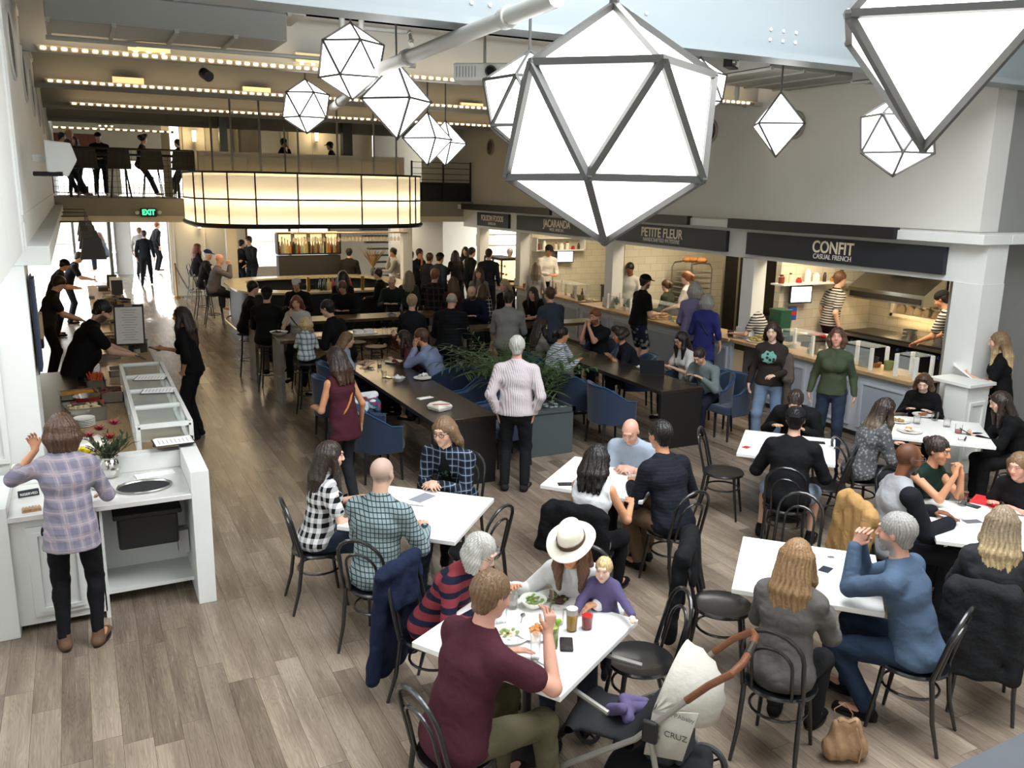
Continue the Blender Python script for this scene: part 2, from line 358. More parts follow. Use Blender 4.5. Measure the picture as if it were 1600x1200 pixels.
def led(y, z, x0, x1, step=.12):
    t = thing('led_strip', 'dotted warm light strip along beam', 'light', (0, y, z))
    b = MB().box(x0, x1, -.02, .02, -.03, .03); b.build('housing', mat('strip_housing', srgb('8c8370'), .5), t)
    g = MB(); x = x0+.04
    while x < x1-.08:
        g.box(x, x+step*.5, -.032, -.018, -.010, .012); x += step
    o = g.build('diode_row', led_on, t); o['kind'] = 'stuff'
    return t
LEDL = ['row of warm dotted lights nearest, under the grey duct boxes', 'second dotted light row on the brown ceiling beam', 'third dotted light row, short one left of the bar canopy rods', 'farthest dotted light row above the mezzanine guests']
for i, (y, z, a, b, wv) in enumerate(((10.86, 4.63, -.2, 9.7, .10), (14.86, 4.69, -.2, 9.7, .115), (18.86, 4.69, .12, 9.7, .14), (25.5, 4.6, -.3, 2.6, .18))):
    led(y-(.02 if i == 2 else 0), z, a, b, wv)['label'] = LEDL[i]
    area('strip_glow', ((a+b)/2, y-.08, z+.03), b-a, .05, (b-a)*1.5, (1, .74, .45), (math.radians(158), 0, 0))
# small ceiling lamps on the beam faces
lamp_box = mat('lamp_cream', srgb('e8dcb8'), .5)
spots = [(200, 127, 14.95), (400, 142, 14.95), (232, 75, 10.95), (488, 92, 10.95), (735, 166, 14.95), (165, 193, 25.0), (700, 213, 25.5)]
for i, (x, y, Y) in enumerate(spots):
    p = atY(x, y, Y); t = thing('ceiling_lamp', 'placeholder', 'lamp', p, 0, None)
    t['label'] = 'small cream box lamp on beam, ' + ['left end of second beam', 'right of the camera on second beam', 'left on the nearest beam', 'beside the round white lantern', 'under the projector', 'above the mezzanine guests', 'above the stair lamp'][i]
    MB().box(-.22, .22, -.08, 0, -.05, .05).build('casing', lamp_box, t)
    for k in (-.14, 0, .14): MB().lathe([(.02, 0), (.02, -.03)], (k, -.05, -.05), 8).build('bulb', led_on, t)
# mezzanine
struct('mezzanine_floor', MB().box(-.6, 12.6, 22, 34, 2.47, 2.9), warm_grey)
struct('trim_4', MB().box(-.6, 9.9, 21.96, 22.02, 2.36, 2.5), cream_paint)
def panelled(name, x0, x1, y, z0, z1, n, m, t=.12):
    b = MB().box(x0, x1, y, y+t, z0, z1); w = (x1-x0)/n; q = .025
    for i in range(n):
        a, c = x0+i*w+.1*w, x0+(i+1)*w-.1*w; d, e = z0+.12*(z1-z0), z1-.1*(z1-z0)
        b.box(a, c, y-q, y, d, d+.03).box(a, c, y-q, y, e-.03, e).box(a, a+.03, y-q, y, d+.03, e-.03).box(c-.03, c, y-q, y, d+.03, e-.03)
    return struct(name, b, m)
panelled('parapet', 2.75, 7.9, 22.02, 2.9, 4.02, 4, cream_paint)
panelled('wall_mezzanine_left', 2.8, 5.0, 26, 2.9, 5.25, 3, cream_paint)
panelled('wall_mezzanine_mid', 5.0, 6.9, 27.2, 2.9, 5.25, 2, cream_paint)
struct('wall_mezzanine_right', MB().box(8.7, 12.6, 27, 27.15, 2.9, 5.25), cream_paint)
struct('wall_mezzanine_back', MB().box(-.5, 2.9, 31.5, 31.6, 4.75, 5.25).box(1.0, 1.5, 31.5, 31.6, 2.9, 4.75).box(1.5, 2.9, 31.5, 31.6, 3.95, 4.75).box(6.9, 8.7, 27.2, 27.3, 2.9, 5.25), cream_paint)
struct('wall_mezzanine_brick', MB().box(-.5, 1.0, 31.5, 31.6, 3.75, 4.75), mat('red_brick', srgb('7d4c3c'), .8, var=.3, vs=10, vscale=(1, 1, 5)))
struct('beam_6', MB().box(2.3, 2.5, 25.6, 25.8, 2.9, 5.25), cream_paint)
struct('pillar_5', MB().box(6.35, 6.6, 22.3, 22.55, 2.9, 5.25), dark_steel)
struct('pillar_6', MB().box(3.3, 3.48, 22.2, 22.4, 2.9, 5.25), dark_steel)
# entrance and far ground floor
struct('trim_5', MB().box(-.6, 13, 26.9, 27.1, 2.3, 2.47), cream_paint)
panelled('wall_entrance', 2.45, 3.55, 27, 0, 2.47, 1, cream_paint)
panelled('pillar_7', 1.25, 1.8, 34, 0, 2.9, 1, white_paint, .3)
struct('wall_far', MB().box(3.55, 4.6, 27, 27.15, 0, 2.47).box(4.6, 7.2, 27, 27.15, 0, .8).box(7.2, 13, 27, 27.15, 0, 2.47).box(4.6, 7.2, 27, 27.15, 2.3, 2.47), cream_paint)
struct('window_1', MB().box(4.6, 7.2, 27.05, 27.08, .8, 2.3), pane)
wf = MB()
for x in (4.6, 5.9, 7.14): wf.box(x, x+.06, 27.0, 27.12, .8, 2.3)
struct('window_2', wf, dark_steel)
struct('wall_stair', MB().box(8.0, 9.6, 23.5, 23.7, 0, 2.47), mat('stair_white', srgb('cfd4da'), .6))
struct('pillar_8', MB().box(6.95, 7.18, 19.5, 19.72, 0, 2.47), white_paint)
struct('pillar_9', MB().box(3.28, 3.52, 21.9, 22.14, 0, 2.47), cream_paint)
st = MB()
for i in range(9): st.box(7.9, 8.9, 24+i*.24, 24.27+i*.24, .18*i+.5, .18*i+.54)
struct('stair', st, dark_steel)
for i, (x, y) in enumerate(((174, 400), (271, 400))):
    p = atY(x, y, 33.6 if i == 0 else 27.3); struct('door_%d' % (i+1), MB().box(p.x-.05, p.x+.05, p.y, p.y+.9, 0, 2.35), dark_steel)
struct('trim_6', MB().box(-1.2, 2.5, 33.9, 34.0, 2.1, 2.2).box(-.1, -.02, 33.9, 34, 0, 2.1), dark_steel)
struct('wall_street', MB().box(-12, 12, 52, 52.5, 0, 3.2).box(-12, 12, 52, 52.5, 4.2, 7), mat('street_facade', srgb('b9b0a4'), .8, var=.15, vs=.7))
# near ceiling fittings
def duct(name, label, x0, x1, y0, y1, z0, z1):
    t = thing(name, label, 'duct', ((x0+x1)/2, (y0+y1)/2, z0)); cx, cy = (x0+x1)/2, (y0+y1)/2
    MB().box(x0-cx, x1-cx, y0-cy, y1-cy, 0, z1-z0).build('casing', mat('duct_grey', srgb('8b8b86'), .5), t, bevel=.01)
    x = x0-cx
    while x < x1-cx: MB().box(x, x+.04, y0-cy-.02, y1-cy+.02, -.02, .02).build('flange', mat('duct_flange', srgb('9b9c98'), .5), t); x += .55
    return t
duct('air_duct', 'upper pale grey duct box at top left of the ceiling', -.05, 2.35, 9.5, 10.2, 4.98, 5.35)
duct('air_duct', 'lower pale grey duct box above first dotted light row', -.08, 2.1, 9.3, 10.1, 4.68, 4.95)
duct('air_duct', 'pale grey soffit duct under the far right ceiling beside the wall', 7.9, 9.85, 8.6, 10.3, 4.78, 5.2)
duct('air_duct', 'darker duct behind the big hanging lantern at top right', 9.0, 9.85, 7.0, 8.3, 4.65, 4.95)
def pipe(label, pts, r, name='ceiling_pipe', m=None):
    t = thing(name, label, 'pipe', pts[0]); p0 = Vector(pts[0]); q = [Vector(p)-p0 for p in pts]
    MB().tube(q, r, 12).build('pipe_run', m or beam_paint, t)
    for a, b in zip(q[:-1], q[1:]):
        for f in (.2, .8): p = a.lerp(b, f); d = (b-a).normalized()*.05; MB().tube([p-d, p+d], r*1.3, 12).build('coupling', beam_paint, t)
    return t
pipe('thick pale grey pipe slanting up past the round lantern to top centre', [at(520, 168, 4.42), at(600, 105, 4.42), at(870, -4, 4.42)], .06)
pipe('thin grey sprinkler pipe bent down between lanterns at the ceiling', [at(545, 42, 5.0), at(640, 50, 5.0), at(643, 70, 4.75)], .025)
pipe('grey conduit running under the duct boxes at left', [(-.1, 10.7, 4.72), (4.0, 10.7, 4.74)], .025)
for i, (x, y, z) in enumerate(((547, 0, 5), (578, 0, 5), (1175, 80, 4.4), (1186, 95, 4.4))):
    p = at(x, y+40, 4.9); pipe('vertical pale pipe, ' + ['behind the tall round lantern', 'right of the tall round lantern', 'left of the wall lamp under the beam', 'right of the wall lamp under the beam'][i], [(p.x, p.y+.3, 4.6), (p.x, p.y+.3, 5.2)], .03)
tr = thing('roof_truss', 'dark steel roof truss seen above the grey fascia', 'truss', (4, 10.5, 5.3))
c1 = MB().tube([(-3, 0, 0), (6, 0, 0)], .03, 6).tube([(-3, 0, .6), (6, 0, .6)], .03, 6); c1.build('chord', dark_steel, tr)
c2 = MB(); x = -3
while x < 6: c2.tube([(x, 0, 0), (x+.4, 0, .6), (x+.8, 0, 0)], .02, 6); x += .8
c2.build('web_bar', mat('truss_grey', srgb('85847e'), .5), tr)
# round wall vents
for i, (x, y, X) in enumerate(((1110, 205, 9.9), (1243, 195, 9.9), (767, 230, 9.9))):
    p = atX(x, y, X); t = thing('wall_vent', 'round black vent in the pale wall, ' + ['right of the largest lantern', 'behind the small hanging diamond lantern', 'farthest, left of the largest lantern'][i], 'vent', p)
    R0 = .16; n = 24
    def ring(r, rr, m, nm): MB().tube([(-.02, r*math.cos(2*PI*k/n), r*math.sin(2*PI*k/n)) for k in range(n)], rr, 6, closed=True).build(nm, m, t)
    ring(R0+.03, .022, mat('vent_rim', srgb('9a968c'), .4), 'rim')
    d = MB().lathe([(R0+.02, 0), (R0+.02, .02)], (0, 0, 0), n); d.xf(Matrix.Rotation(-PI/2, 4, 'Y')); d.build('disc', black_plain, t)
    for r in (.12, .08, .04): ring(r, .008, dark_steel, 'louvre_ring')
# corner block at the lower right
struct('ledge_near', MB().prism([(at(x, y, 1.9).x, at(x, y, 1.9).y) for x, y in ((1478, 1203), (1602, 1143), (1900, 1010), (1700, 1600))][::-1], 1.6, 1.9), mat('slate_top', srgb('3f444b'), .6))
# ================================================================ PEOPLE: smooth blended surfaces
def V3(*a): return np.array(a, float)
def nrm(v): return v/max(1e-9, np.linalg.norm(v))
class SDF:
    def __init__(s): s.p = []; s.lo = V3(9, 9, 9); s.hi = -s.lo
    def _bb(s, pts, r):
        for p in pts: s.lo = np.minimum(s.lo, p-r); s.hi = np.maximum(s.hi, p+r)
    def cap(s, A, B, a0, a1=None, b0=None, b1=None, U=None, k=.02, sub=False):
        a1 = a0 if a1 is None else a1; b0 = a0 if b0 is None else b0; b1 = a1 if b1 is None else b1
        R = max(a0, a1, b0, b1)
        if not sub: s._bb((A, B), R)
        s.p.append(('c', A, B, a0, a1, b0, b1, U, k, sub, R)); return s
    def ell(s, C, R, F=None, k=.02, sub=False):
        if not sub: s._bb((C,), max(R))
        s.p.append(('e', C, V3(*R), F, k, sub)); return s
    def plane(s, P, n): s.p.append(('p', P, nrm(n))); return s
    def mesh(s, h, col=None, wob=None):
        pad = 2.5*h; lo = s.lo-pad; n = np.ceil((s.hi+pad-lo)/h).astype(int)+1
        D = np.full(n, .5, np.float32); ax = [(lo[i]+h*np.arange(n[i])).astype(np.float32) for i in range(3)]
        for q in s.p:
            if q[0] == 'p':
                d = ((ax[0]-q[1][0])*q[2][0])[:, None, None]+((ax[1]-q[1][1])*q[2][1])[None, :, None]+((ax[2]-q[1][2])*q[2][2])[None, None, :]
                D = np.maximum(D, d); continue
            if q[0] == 'c': pts, R, k, sub = np.array((q[1], q[2])), q[10], q[8], q[9]
            else: pts, R, k, sub = np.array((q[1],)), max(q[2]), q[4], q[5]
            m = R+max(k, h)*1.5+h
            i0 = np.clip(np.floor((pts.min(0)-m-lo)/h).astype(int), 0, n); i1 = np.clip(np.ceil((pts.max(0)+m-lo)/h).astype(int)+1, 0, n)
            if (i1 <= i0).any(): continue
            x, y, z = (ax[i][i0[i]:i1[i]] for i in range(3))
            if q[0] == 'c':
                A, B = q[1], q[2]; d = B-A; Ln = max(1e-6, np.linalg.norm(d)); w = d/Ln
                qx, qy, qz = (x-A[0])[:, None, None], (y-A[1])[None, :, None], (z-A[2])[None, None, :]
                tl = qx*w[0]+qy*w[1]+qz*w[2]; t = np.clip(tl/Ln, 0, 1)
                if q[7] is None:
                    rr = qx*qx+qy*qy+qz*qz-tl*tl; ov = tl-t*Ln
                    ds = np.sqrt(np.maximum(rr+ov*ov, 1e-12))-(q[3]+(q[4]-q[3])*t)
                else:
                    U = nrm(q[7]-w*np.dot(q[7], w)); Vv = np.cross(w, U)
                    u = qx*U[0]+qy*U[1]+qz*U[2]; v = qx*Vv[0]+qy*Vv[1]+qz*Vv[2]; ov = tl-t*Ln
                    ra = q[3]+(q[4]-q[3])*t; rb = q[5]+(q[6]-q[5])*t; mn = np.minimum(ra, rb)
                    ds = (np.sqrt((u/ra)**2+(v/rb)**2+(ov/mn)**2+1e-9)-1)*mn
            else:
                C, Rr, F = q[1], q[2], q[3]
                qx, qy, qz = (x-C[0])[:, None, None], (y-C[1])[None, :, None], (z-C[2])[None, None, :]
                if F is None: l = (qx, qy, qz)
                else: l = [qx*f[0]+qy*f[1]+qz*f[2] for f in F]
                ds = (np.sqrt((l[0]/Rr[0])**2+(l[1]/Rr[1])**2+(l[2]/Rr[2])**2+1e-9)-1)*Rr.min()
            sl = (slice(i0[0], i1[0]), slice(i0[1], i1[1]), slice(i0[2], i1[2])); O = D[sl]
            if sub:
                ds = -ds; e = np.maximum(k-np.abs(O-ds), 0)/k; D[sl] = np.maximum(O, ds)+e*e*k*.25
            else:
                e = np.maximum(k-np.abs(O-ds), 0)/k; D[sl] = np.minimum(O, ds)-e*e*k*.25
        if wob: D = D+wob(ax).astype(np.float32)
        I = D < 0; c = [s_ for s_ in np.array(D.shape)-1]
        cnt = np.zeros(c, np.int8)
        for a in (0, 1):
            for b in (0, 1):
                for d in (0, 1): cnt += I[a:a+c[0], b:b+c[1], d:d+c[2]]
        ci = np.argwhere((cnt > 0) & (cnt < 8)); N_ = len(ci)
        if N_ == 0: return None
        vid = np.full(c, -1, np.int32); vid[ci[:, 0], ci[:, 1], ci[:, 2]] = np.arange(N_)
        acc = np.zeros((N_, 3)); num = np.zeros(N_)
        for axn in range(3):
            o1, o2 = [i for i in range(3) if i != axn]
            for p in (0, 1):
                for r in (0, 1):
                    off = np.zeros(3, int); off[o1] = p; off[o2] = r; of2 = off.copy(); of2[axn] = 1
                    a = ci+off; b = ci+of2; da = D[a[:, 0], a[:, 1], a[:, 2]]; db = D[b[:, 0], b[:, 1], b[:, 2]]
                    m = (da < 0) != (db < 0); t = np.where(m, da/np.where(m, da-db, 1), 0)
                    pt = a.astype(float); pt[:, axn] += t; acc[m] += pt[m]; num[m] += 1
        vs = acc/num[:, None]*h+lo
        fs = []
        for axn in range(3):
            o1, o2 = (axn+1) % 3, (axn+2) % 3
            sa = [slice(None)]*3; sb = [slice(None)]*3; sa[axn] = slice(0, -1); sb[axn] = slice(1, None)
            A_, B_ = I[tuple(sa)], I[tuple(sb)]
            e = np.argwhere(A_ != B_); e = e[(e[:, o1] > 0) & (e[:, o2] > 0) & (e[:, o1] < c[o1]) & (e[:, o2] < c[o2])]
            ins = A_[e[:, 0], e[:, 1], e[:, 2]]
            def g(d1, d2):
                f = e.copy(); f[:, o1] -= d1; f[:, o2] -= d2; return vid[f[:, 0], f[:, 1], f[:, 2]]
            qd = np.stack([g(1, 1), g(0, 1), g(0, 0), g(1, 0)], 1); qd[~ins] = qd[~ins][:, ::-1]; fs.append(qd)
        return vs.astype(np.float32), np.concatenate(fs).astype(np.int32), (col(vs) if col else None)
def np_obj(name, data, mt, parent=None):
    if data is None: return None
    vs, fs, cl = data; me = bpy.data.meshes.new(name); n = len(fs)
    me.vertices.add(len(vs)); me.vertices.foreach_set('co', vs.ravel())
    me.loops.add(n*4); me.loops.foreach_set('vertex_index', fs.ravel())
    me.polygons.add(n); me.polygons.foreach_set('loop_start', np.arange(0, n*4, 4, dtype=np.int32))
    me.update(calc_edges=True); me.polygons.foreach_set('use_smooth', np.ones(n, bool))
    if cl is not None:
        a = me.color_attributes.new('Col', 'FLOAT_COLOR', 'POINT'); q = np.ones((len(vs), 4), np.float32); q[:, :3] = cl; a.data.foreach_set('color', q.ravel())
    me.materials.append(mt); o = bpy.data.objects.new(name, me); COL.objects.link(o)
    if parent is not None: o.parent = parent
    return o
SKIN = dict(fair=srgb('cfa68e'), pale=srgb('d9b7a3'), tan=srgb('c48d6b'), olive=srgb('b9815f'), brown=srgb('7b4e36'), dark=srgb('54362a'), pink=srgb('cc9a86'))
skin_mat = mat('skin', (.7, .5, .4), .5, vc=True, bump=.08, bs=90, spec=.35)
hair_mat = mat('hair', (.1, .06, .04), .42, vc=True, spec=.5, bump=.3, bs=70)
MATS['skin'].node_tree.nodes['Principled BSDF'].inputs['Subsurface Weight'].default_value = 0
eye_white = mat('eye_white', srgb('e8e4de'), .2); iris = mat('iris_dark', srgb('241a14'), .15)
glasses_mat = mat('glasses_frame', srgb('1c1a1a'), .3); wire_mat = mat('wire_frame', srgb('8d8578'), .3, .8)
shoe_black = mat('shoe_black', srgb('1b1a1a'), .45); shoe_sole = mat('shoe_sole_white', srgb('d8d6cf'), .6)
HC_ = dict(black=srgb('161211'), dark=srgb('2a1e18'), brown=srgb('4a3324'), chestnut=srgb('5e3f2b'), auburn=srgb('6b3a22'), ginger=srgb('7a4a2c'), blond=srgb('a08863'), gold=srgb('836647'), ash=srgb('7c6d58'), grey=srgb('8e8c88'), silver=srgb('a9a8a2'), sandy=srgb('705840'), white=srgb('dddad2'), platinum=srgb('bda67a'))
def ik(A, T, l1, l2, pole):
    d = T-A; L_ = np.linalg.norm(d); L_ = min(max(L_, abs(l1-l2)+.02), l1+l2-.004); w = nrm(d)
    x = (l1*l1-l2*l2+L_*L_)/(2*L_); y = math.sqrt(max(0, l1*l1-x*x)); p = nrm(pole-w*np.dot(pole, w))
    return A+w*x+p*y, A+w*L_
def frame(fwd, up=V3(0, 0, 1)):
    f = nrm(fwd); r = nrm(np.cross(f, up)); return r, f, np.cross(r, f)
def rotv(v, ax, deg):
    a = math.radians(deg); k = nrm(ax); return v*math.cos(a)+np.cross(k, v)*math.sin(a)+k*np.dot(k, v)*(1-math.cos(a))
NEAR = []
def person(label, px, py, rel, pose='sit', S=1.0, sex='m', skin='fair', hair='short', hc='brown', hc2=None, top=('plain', '333333'), sleeve='long', bottom=('plain', '23283a'), legs='long',
           lean=8, hy=0, hp=10, armL='table', armR='table', seat=.46, T=.75, feet=None, shoe='1b1a1a', group=None, beard=None, glasses=None, fat=1.0, collar=None, inner=None, extra=None, res=None, twist=0, elbow=None, hand='relax', loc=None, face_dir=None, name='person', stride=0.0, tuck=False, ground=0.0, base=None, hem=.0, hat=None, coat=False, sleeve2=None):
    B = .82 if sex == 'c' else 1.0
    fem = sex in 'fc'
    # ---- skeleton in the wearer's frame: x right, y forward
    rt, fw, up = V3(1, 0, 0), V3(0, 1, 0), V3(0, 0, 1)
    hz = ground + ((seat+.085) if pose == 'sit' else .915*S)
    L1, L2, L3 = lean*.7, lean, lean*1.2
    dr = lambda a: V3(0, math.sin(math.radians(a)), math.cos(math.radians(a)))
    C0 = V3(0, 0, hz+.02); W_ = C0+dr(L1)*.155*S; Ct = W_+dr(L2)*.185*S; NB = Ct+dr(L3)*.16*S
    nd = dr(lean*.6+hp*.35); HB = NB+nd*.075*S
    hf = rotv(rotv(fw, rt, -hp), up, -hy); hf = nrm(hf); hs, hf, hu = frame(hf); hsz = S*.97 if sex != 'c' else S*1.32
    HC = HB+nd*.02*S+hu*.085*hsz+hf*.012
    trt = rotv(rt, up, -twist)
    sw = (.150 if fem else .182)*S
    SR, SL = NB-dr(L3)*.072*S+trt*sw, NB-dr(L3)*.072*S-trt*sw
    # ---- place so that the head meets its picture point
    P = at(px, py, HC[2]) if base is None else Vector((0, 0, 0))
    los = math.atan2(P.x, P.y) if base is None else 0
    hd = los+math.radians(rel)
    if face_dir is not None: hd = math.radians(face_dir)
    ch, sh = math.cos(hd), math.sin(hd)
    tow = lambda v: Vector((v[0]*ch+v[1]*sh, -v[0]*sh+v[1]*ch, v[2]))
    if base is None:
        h2 = tow(HC); root = Vector((P.x-h2.x, P.y-h2.y, 0))
    else: root = Vector(base)
    dist = math.hypot(root.x, root.y); h = res or min(max(.00082*dist, .0049), .016); near = dist < 8.6; mid = dist < 14
    tol = lambda w: V3(*(((w-root).x)*ch-((w-root).y)*sh, ((w-root).x)*sh+((w-root).y)*ch, w.z))
    # ---- arms
    hands = []; la, lf = .285*S, .25*S
    for side, arm, Sh in ((1, armR, SR), (-1, armL, SL)):
        pole = V3(side*.5, -.5, -.8); n = None; hd_ = None; curl = 25
        if isinstance(arm, str):
            if arm == 'table': T_ = V3(side*.13, .40, T+.035+ground); n = V3(0, 0, -1)
            elif arm == 'table2': T_ = V3(side*.22, .36, T+.035+ground); n = V3(0, 0, -1)
            elif arm == 'clasp': T_ = V3(side*.035, HC[1]+.22, HC[2]-.14); n = V3(-side, 0, 0); hd_ = V3(-side*.25, -.35, 1); pole = V3(side*.25, .2, -1); curl = 70
            elif arm == 'clasptable': T_ = V3(side*.06, .42, T+.05); n = V3(-side*.4, -.2, -1); hd_ = V3(-side*1, .6, .1); curl = 45
            elif arm == 'chin': T_ = HC+hf*.11*S-hu*.17*S+V3(side*.05, .03, 0); n = V3(-side*.3, -1, 0); hd_ = V3(-side*.2, -.2, 1); pole = V3(side*.3, .2, -1); curl = 80
            elif arm == 'cheek': T_ = HC+V3(side*.10, .05, -.15); n = V3(-side, -.3, 0); hd_ = V3(0, 0, 1); pole = V3(side*.3, .2, -1); curl = 50
            elif arm == 'down': T_ = V3(side*.27*S, .03, hz-.05*S); n = V3(-side, 0, 0); hd_ = V3(-side*.1, .15, -1); pole = V3(side*.2, -1, 0); curl = 35
            elif arm == 'hip': T_ = V3(side*.2*S, .06, hz+.02); n = V3(-side, 0, 0); hd_ = V3(-side*.4, .6, -.7); pole = V3(side, -.6, 0); curl = 60
            elif arm == 'pocket': T_ = V3(side*.19*S, .0, hz-.04); n = V3(-side, 0, 0); hd_ = V3(-side*.15, .25, -1); pole = V3(side, -.8, 0); curl = 30
            elif arm == 'lap': T_ = V3(side*.09, .26, hz+.13); n = V3(0, 0, -1); hd_ = V3(-side*.7, .7, 0)
            elif arm == 'phone': T_ = V3(side*.05, NB[1]+.27, NB[2]-.28*S); n = V3(-side*.6, -.4, .5); hd_ = V3(-side*.25, .8, .4); curl = 55
            elif arm == 'crossed': T_ = V3(-side*.10, NB[1]+.19, NB[2]-.30*S+side*.02); n = V3(0, -1, 0); hd_ = V3(-side, .1, .2); curl = 40
            elif arm == 'front': T_ = V3(side*.12, NB[1]+.25, NB[2]-.36*S); n = V3(-side*.3, 0, -1); curl = 45
            elif arm == 'counter': T_ = V3(side*.2, NB[1]+.30, ground+1.02); n = V3(0, 0, -1)
        else:
            T_ = V3(*arm[:3]); T_[2] += 0; n = V3(-side*.3, 0, -1)
            if len(arm) > 3: hd_ = V3(*arm[3:6])
            if len(arm) > 6: n = V3(*arm[6:9])
            if len(arm) > 9: curl = arm[9]
        E_, Wr = ik(Sh, T_, la, lf, pole)
        d_ = nrm(hd_) if hd_ is not None else nrm(nrm(Wr-E_)*1.0+V3(-side*.35, 0, 0))
        if n is None: n = V3(0, 0, -1)
        n = nrm(n-d_*np.dot(n, d_)); hands.append((side, Sh, E_, Wr, d_, n, curl))
    # ---- legs
    lg = []; lt, ls = .425*S, .405*S; ank = .085*S
    for side in (1, -1):
        Hp = C0+V3(side*.09*S, 0, -.03)
        if pose == 'sit':
            ft = (feet or {}).get(side) if isinstance(feet, dict) else None
            tz = ground+ank+(max(0, seat-.5)*.72 if seat > .55 else 0)
            F_ = V3(side*.12, .40*S, tz) if ft is None else V3(ft[0], ft[1], ft[2]+ank if len(ft) > 2 else tz)
            K_, An = ik(Hp, F_, lt, ls, V3(side*.15, .8, 1)); fd = V3(side*.15, 1, 0)
        else:
            F_ = V3(side*.11*S, side*stride, ground+ank); K_, An = ik(Hp, F_, lt+.01, ls+.01, V3(side*.1, 1, .1)); fd = V3(side*.25, 1, 0)
        lg.append((side, Hp, K_, An, nrm(fd)))
    # ---- body, one continuous surface
    b = SDF(); a_, f_ = (.155, 1.0) if fem else (.16, 1.0)
    def torso(q, inf=0.0, k=.05):
        w = (.115 if fem else .135)*S*fat+inf; dp = (.088 if fem else .10)*S*fat+inf
        q.cap(C0-dr(L1)*.02, W_, .155*S*fat+inf, w, .112*S*fat+inf, dp, U=rt, k=k)
        q.cap(W_, Ct, w, (.145 if fem else .168)*S+inf, dp, .105*S*(fat*.5+.5)+inf, U=trt, k=k)
        q.cap(Ct, NB-dr(L3)*.055*S, (.145 if fem else .168)*S+inf, .11*S+inf, .105*S+inf, .072*S+inf, U=trt, k=k)
        q.cap(SL, SR, .045*S+inf, k=.05); q.cap(NB-dr(L3)*.05, NB+nd*.008, .070*S+inf, .052*S+inf, k=.05)
        for Z in (SL, SR): q.cap(Z+(NB-Z)*.25, NB+nd*.012-(NB-Z)*.12, .042*S+inf, .036*S+inf, k=.04)
        if pose == 'sit': q.ell(C0+V3(0, -.03, -.015), (.165*S*fat+inf, .13*S+inf, .095*S+inf), k=.05)
        if sex == 'f':
            for sd in (1, -1): q.ell(Ct+dr(L2+90)*.085*S+trt*sd*.066*S-dr(L2)*.01, (.062*S+inf, .055*S+inf, .062*S+inf), k=.04)
        if fat > 1.1: q.ell(W_+dr(L1+90)*.06*fat, (.15*fat*S+inf, .12*fat*S+inf, .15*S+inf), k=.07)
    torso(b, -.010 if top else 0)
    ms = 1.0 if not fem else .86
    for side, Sh, E_, Wr, d_, n, curl in hands:
        b.cap(Sh, E_, (.042 if sleeve != 'none' else .048)*S*ms, .038*S*ms, k=.03).cap(E_, Wr, .041*S*ms, .0265*S*ms, b0=.041*S*ms, b1=.022*S*ms, U=np.cross(d_, n), k=.02)
    fr = max(.0085, h*.78)*(.92 if fem else 1.0)*B
    def hand_on(q, inf=0.0):
        for side, Sh, E_, Wr, d_, n, curl in hands:
            s_ = S*B*(1.0 if not fem else .9); lat = np.cross(d_, n)*(1 if side > 0 else -1); lat = nrm(lat)
            # lat points to the thumb side
            th = -lat if np.dot(-lat, V3(-side, 0, 0)) > np.dot(lat, V3(-side, 0, 0)) else lat
            q.cap(Wr+d_*.015*s_, Wr+d_*.08*s_, .028*s_, .037*s_, .017*s_, .013*s_, U=th, k=.012)
            for i in range(4):
                o_ = th*((1.5-i)*.0195*s_); ln = (.040, .044, .041, .032)[i]*s_
                B0 = Wr+d_*(.082-.004*abs(i-1.2))*s_+o_; cv = curl*(.75+.12*i)
                ax_ = np.cross(d_, n); d1 = rotv(d_, ax_, cv*.55); d2 = rotv(d_, ax_, cv*1.35)
                B1 = B0+d1*ln+th*(1.5-i)*.002; B2 = B1+d2*ln*.85
                q.cap(B0-d_*.01, B1, fr, fr*.95, k=.004).cap(B1, B2, fr*.93, fr*.8, k=.003)
            t0 = Wr+d_*.028*s_+th*.026*s_; t1 = t0+(d_*.75+th*.65+n*.25)*.036*s_; t2 = t1+(d_*.95+th*.15+n*.35)*.03*s_
            q.cap(t0, t1, fr*1.25, fr*1.05, k=.008).cap(t1, t2, fr*1.05, fr*.85, k=.004)
    hand_on(b)
    for side, Hp, K_, An, fd in lg:
        lr = .8 if legs in ('long', 'slim') else 1.0; b.cap(Hp, K_, .072*S*fat*lr, .053*S*lr, k=.04).cap(K_, An, .052*S*lr, .034*S*lr, k=.03)
        m_ = K_+(An-K_)*.3; bk = nrm(np.cross(np.cross(An-K_, fw+V3(0, 0, .01)), An-K_)); b.ell(m_-bk*.018*S*lr, (.047*S*lr, .047*S*lr, .085*S*lr), k=.03)
        b.cap(An-V3(0, 0, .035), An+fd*.14*S-V3(0, 0, .055*S), .036*S, .028*S, k=.02)
    # ---- head
    H = lambda x, y, z: HC+(hs*x+hf*y+hu*z)*hsz
    FR = (hs, hf, hu); z_ = hsz; wd = .94 if fem else 1.0
    b.cap(NB, HC-hu*.04*z_-hf*.012, .055*S*(.86 if fem else 1), .05*S*(.88 if fem else 1), k=.03)
    b.ell(H(0, -.014, .03), (.075*z_, .094*z_, .085*z_), FR, k=.02)
    b.ell(H(0, .032, -.018), (.062*z_*wd, .062*z_, .085*z_), FR, k=.02)
    b.cap(H(0, .03, -.055), H(0, .062, -.092), .048*z_*wd, .026*z_, k=.025)
    if sex == 'c':
        for sd in (1, -1): b.ell(H(sd*.036, .055, -.045), (.03*z_,)*3, k=.02)
    fd_ = mid or h < .012
